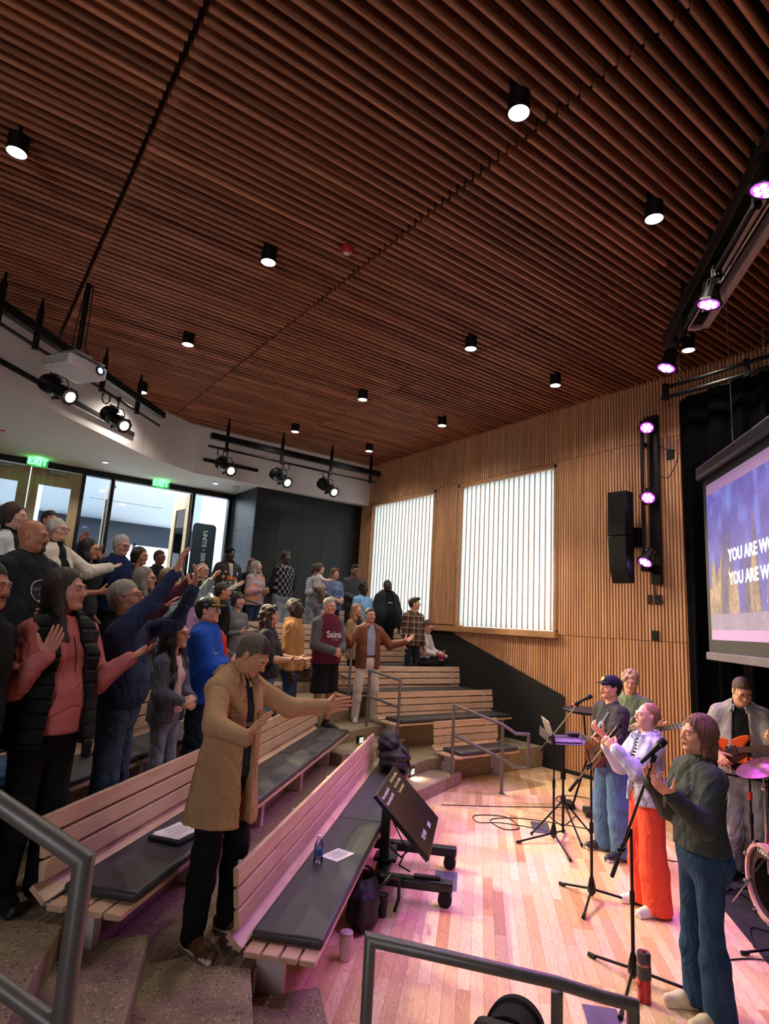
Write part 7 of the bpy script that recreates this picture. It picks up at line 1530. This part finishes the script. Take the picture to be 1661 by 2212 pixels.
i = person('singer with fair hair in a bun, pale denim jacket and wide orange trousers', 5.08, 3.05, 0, 1.64, 150,
    dict(fem=1, skin='#E3AE9C', hair='#A87C58', brow='#8A6A50', hs='bun', ht=.004, strand=.001, closed=1, mouth=1, g=1.0, hpitch=8, earring=1, stance=.11,
    R=dict(u=(.06, .62, -.80), f=(-.32, .62, .72), h=(-.35, .5, .55), p=(-.85, .2, .1), c=1.0, sp=.1), L=dict(u=(.06, .62, -.80), f=(-.34, .60, .70), h=(-.45, .45, .5), p=(-.85, -.1, .1), c=.95, sp=.15),
    tops=[dict(name='striped_tee', m=[grid_cloth('bw_stripes', '#15151A', [('#E0DCE0', 38, 0, .45, 'Z')], 'stripe')], ex=.004, hem=1.0), dict(name='denim_jacket', m=[denim('#B7BBD4')], ex=.042, hem=.88, flare=.02, open=(.06, .03), collar='shirt', fold=.008, loose=.016, ox=0.)],
    pants=dict(m=cloth('#E8543A', 'coral_orange', var=.05, weave=900), loose=.045, ankle=.075, fold=.006, top=1.04, long=1), shoes=SH('#DDD5D2', '#E8E4E2')), px=85)
i = person('guitarist in a navy trucker cap, dark tee and wide blue jeans, singing', 5.92, 3.95, 0, 1.77, 158,
    dict(skin='#D59C86', hair='#1D1412', hs='short', hl=.04, ht=.010, closed=1, mouth=.8, beard=3, g=.94, hpitch=3, sleeve=.35, cap=(cloth('#1A1B33', 'navy_cap'), cloth('#1A1B33', 'navy_cap')), badge=mat('cap_badge', '#D8C23A', .6), stance=.14,
    R=dict(u=(.32, -.10, -.95), f=(-.75, .75, -.05), p=(-.2, -1, -.1), c=.6), L=dict(u=(.25, .40, -.80), f=(.42, .85, .32), h=(.0, .7, .5), p=(-.3, -.3, .8), c=.9, sp=.2),
    tops=[dict(name='t_shirt', m=[mat('washed_black_tee', '#2B2930', .9, bmp=.1, bscale=500)], ex=.026, hem=.84, slv=.55, fold=.006, loose=.030, neck=.0)],
    pants=dict(m=denim('#55759E'), loose=.045, fold=.011, ankle=.06, long=1), shoes=SH('#2A2A30', '#D8D4D6')), px=70)
i = person('fair curly-haired guitarist in a sage green sweatshirt standing against the slatted wall', 6.90, 4.33, 0, 1.79, -160,
    dict(skin='#DDA48E', hair='#B89A72', hs='curly', ht=.004, strand=.002, g=1.02, hpitch=-8, hyaw=12, R=dict(u=(.30, -.05, -.95), f=(-.55, .85, .05), p=(-.2, -1, 0), c=.6), L=dict(u=(.25, .35, -.85), f=(.35, .85, .32), p=(.0, -.6, .6), c=.9),
    tops=[dict(name='sweatshirt', m=[cloth('#6F7F62', 'sage_green')], ex=.028, hem=.88, fold=.006, loose=.014)], pants=jeans(JB, loose=.01), shoes=SH('#D8D0CC', '#D8D0CC')), px=60)
i = person('bass player with glasses in an open grey overshirt, looking down', 6.60, 2.94, .0, 1.89, -158,
    dict(skin='#CD957C', hair='#4A3226', glasses=M_black, closed=1, hpitch=-26, hyaw=18, g=1.18, belly=.03, sleeve=.35, jowl=.5, R=dict(u=(.35, -.05, -.92), f=(-.25, .95, -.25), h=(-.6, .6, -.5), p=(-.3, -.8, -.4), c=.7), L=dict(u=(.30, .30, -.88), f=(.10, .90, .28), h=(-.5, .5, .5), p=(.0, -.7, .5), c=.9),
    tops=[dict(name='t_shirt', m=[BK], ex=.006, hem=.88, slv=.3), dict(name='overshirt', m=[cloth('#8B8788', 'stone_grey')], ex=.026, hem=.88, slv=.42, open=(.08, .06), collar='shirt', fold=.006, loose=.020)],
    pants=dict(m=denim('#98A3A6'), loose=.022, fold=.009), shoes=SH()), px=75)
# ---- instruments
def outline(kind):
    if kind == 'acoustic': R_ = [(0, .19), (20, .195), (40, .185), (60, .155), (80, .125), (95, .118), (110, .128), (130, .150), (150, .165), (165, .175), (180, .180)]
    else: R_ = [(0, .16), (20, .165), (40, .17), (60, .15), (80, .115), (95, .105), (110, .120), (130, .170), (143, .215), (152, .175), (160, .11), (180, .085)]
    a = [math.radians(r[0]) for r in R_]; pts = []
    for s_ in range(48):
        th = 2*PI*s_/48; t_ = min(th, 2*PI-th); r = np.interp(t_, a, [q[1] for q in R_]); pts.append((-math.cos(th)*r*1.12, math.sin(th)*r))
    return pts
def guitar(name, label, M_, kind, mt, neckL, head_m):
    t = thing(name, label, 'guitar'); t.matrix_world = M_; d = .10 if kind == 'acoustic' else .042
    body = MB().prism(outline(kind), -d, 0).build('body', mt, t, bevel=.006 if kind == 'acoustic' else .014, seg=3)
    if kind == 'acoustic':
        MB().cyl((.03, 0, .0), (.03, 0, .0015), .047, n=28).build('sound_hole', M_rub, t); MB().box(-.14, -.11, -.07, .07, 0, .01).build('bridge', M_rub, t, bevel=.003); MB().prism([(-.0, -.10), (.06, -.09), (.09, -.03), (.02, -.05), (-.06, -.05)], 0, .002).build('pickguard', mat('pickguard', '#2A1410', .2), t)
    else: MB().box(-.05, -.02, -.045, .045, 0, .012).box(.03, .05, -.045, .045, 0, .012).build('pickup', M_rub, t, bevel=.003); MB().prism([(-.10, -.10), (.02, -.11), (.12, -.06), (.12, .0), (.0, .05), (-.10, -.03)], 0, .003).build('pickguard', mat('tortoise', '#3A1A14', .2), t); MB().box(-.13, -.09, -.05, .05, 0, .02).build('bridge', M_chrome, t, bevel=.003)
    x0, x1 = (.10, .20+neckL) if kind == 'acoustic' else (.08, .10+neckL)
    MB().box(x0, x1, -.026, .026, -.018, .006).build('neck', mat('maple_neck', '#C99A62', .35), t, bevel=.006); MB().box(x0-.02, x1, -.027, .027, .006, .011).build('fretboard', mat('fretboard', '#5A3B28', .4), t)
    f = MB(); 
    for i_ in range(14): X = x1-(x1-x0)*(1-2**(-i_/12))*1.55; f.box(X-.001, X+.001, -.026, .026, .011, .0125)
    f.build('frets', M_chrome, t)
    hd = MB().prism([(x1, -.024), (x1+.03, -.038), (x1+.17, -.044), (x1+.19, -.02), (x1+.17, .03), (x1+.03, .036), (x1, .024)], -.016, -.002).build('headstock', head_m, t, bevel=.003)
    n_ = 6 if kind != 'bass' else 4
    for i_ in range(n_): sd = (-1)**i_ if kind == 'acoustic' else 1; X = x1+.035+.12*(i_/(n_-1)); MB().cyl((X, sd*.038, -.01), (X, sd*.062, -.01), .004, n=8).sph((X, sd*.068, -.01), (.010, .008, .005), 6).cyl((X, sd*.02, -.002), (X, sd*.02, .012), .005, n=8).build('tuning_peg', M_chrome, t, smooth=True)
    st_ = MB()
    for i_ in range(n_): y = -.019+.038*i_/(n_-1); st_.tube([(-.12, y*1.4, .012), (x1, y, .0145), (x1+.06, y, .006)], .0009 if kind != 'bass' else .0016, 4)
    st_.build('strings', M_chrome, t); return t
def gM(o, neck, face): return frame_M(o, neck, face)
M_sun = wood('acoustic_rosewood', '#7A4528', '#2E140C', (3, 12, 12), 2, .2, .1)
guitar('acoustic_guitar', 'dark wood acoustic guitar held by the guitarist in the navy cap', gM((5.70, 4.02, 1.00), (-.50, -.72, .48), (-.86, .48, -.12)), 'acoustic', M_sun, .34, mat('headstock_dark', '#241512', .3))
guitar('electric_guitar', 'electric guitar with pale maple headstock held by the fair curly-haired guitarist', gM((6.72, 4.20, 1.08), (.36, -.80, .30), (-.75, -.35, .15)), 'electric', mat('guitar_cream', '#B8A58C', .25), .46, mat('headstock_maple', '#D8A86A', .3))
guitar('bass_guitar', 'orange sunburst bass guitar held by the bass player', gM((6.40, 2.95, 1.17), (.10, -.94, .26), (-.93, -.16, .20)), 'bass', mat('orange_sunburst', '#D2501A', .15, var=.35, vscale=3), .56, mat('headstock_maple', '#D8A86A', .3))
def strap(label, pts, m_, wd=.028):
    vs = []; fs = []
    for k_, (p, n_) in enumerate(pts):
        p = Vector(p); tn = (Vector(pts[min(k_+1, len(pts)-1)][0])-Vector(pts[max(k_-1, 0)][0])).normalized(); sd = tn.cross(Vector(n_)).normalized()*wd; vs += [p-sd, p+sd]
    for k_ in range(len(pts)-1): fs.append((2*k_, 2*k_+1, 2*k_+3, 2*k_+2))
    o = MB().add(vs, fs).build('guitar_strap', m_, smooth=True, auto=180); s_ = o.modifiers.new('thick', 'SOLIDIFY'); s_.thickness = .004; return tag(o, label, 'strap')
def loc(info, x, y, z):
    p = Matrix.Translation(info['root'].location) @ Matrix.Rotation(info['root'].rotation_euler[2], 4, 'Z') @ Vector(tuple(info['tp'](x, y, z))); return p

for lab, nm_, col, path in (('pale patterned strap over the shoulder of the guitarist in the navy cap', 'guitarist in a navy', mat('strap_patterned', '#7E93A8', .7, var=.5, vscale=60), [(-.13, -.10, 1.36, -1), (-.11, -.03, 1.455, 0), (-.07, .085, 1.385, 1), (.0, .128, 1.25, 1), (.09, .140, 1.10, 1)]),
    ('cream strap over the shoulder of the fair curly-haired guitarist', 'fair curly', mat('strap_cream', '#D8CFC4', .6), [(-.12, -.10, 1.36, -1), (-.10, -.03, 1.46, 0), (-.08, .09, 1.38, 1), (-.03, .138, 1.24, 1), (.04, .145, 1.10, 1)]),
    ('wide black strap over the shoulder of the bass player', 'bass player', mat('strap_black', '#0E0E10', .5), [(-.13, -.11, 1.37, -1), (-.12, -.03, 1.475, 0), (-.09, .11, 1.38, 1), (-.01, .160, 1.22, 1), (.08, .17, 1.12, 1)])):
    ro = next(o for o in COL.objects if o.get('category') == 'person' and o['label'].startswith(nm_) and o.parent is None)
    M_ = Matrix.Translation(ro.location) @ Matrix.Rotation(ro.rotation_euler[2], 4, 'Z'); P_ = []
    for (x, y, z, k_) in path: P_.append((M_ @ Vector((x, y, z*1.02)), M_.to_3x3() @ Vector((0, k_ if k_ else .0, .15 if k_ else 1))))
    strap(lab, P_, col, .026 if 'bass' not in lab else .036)
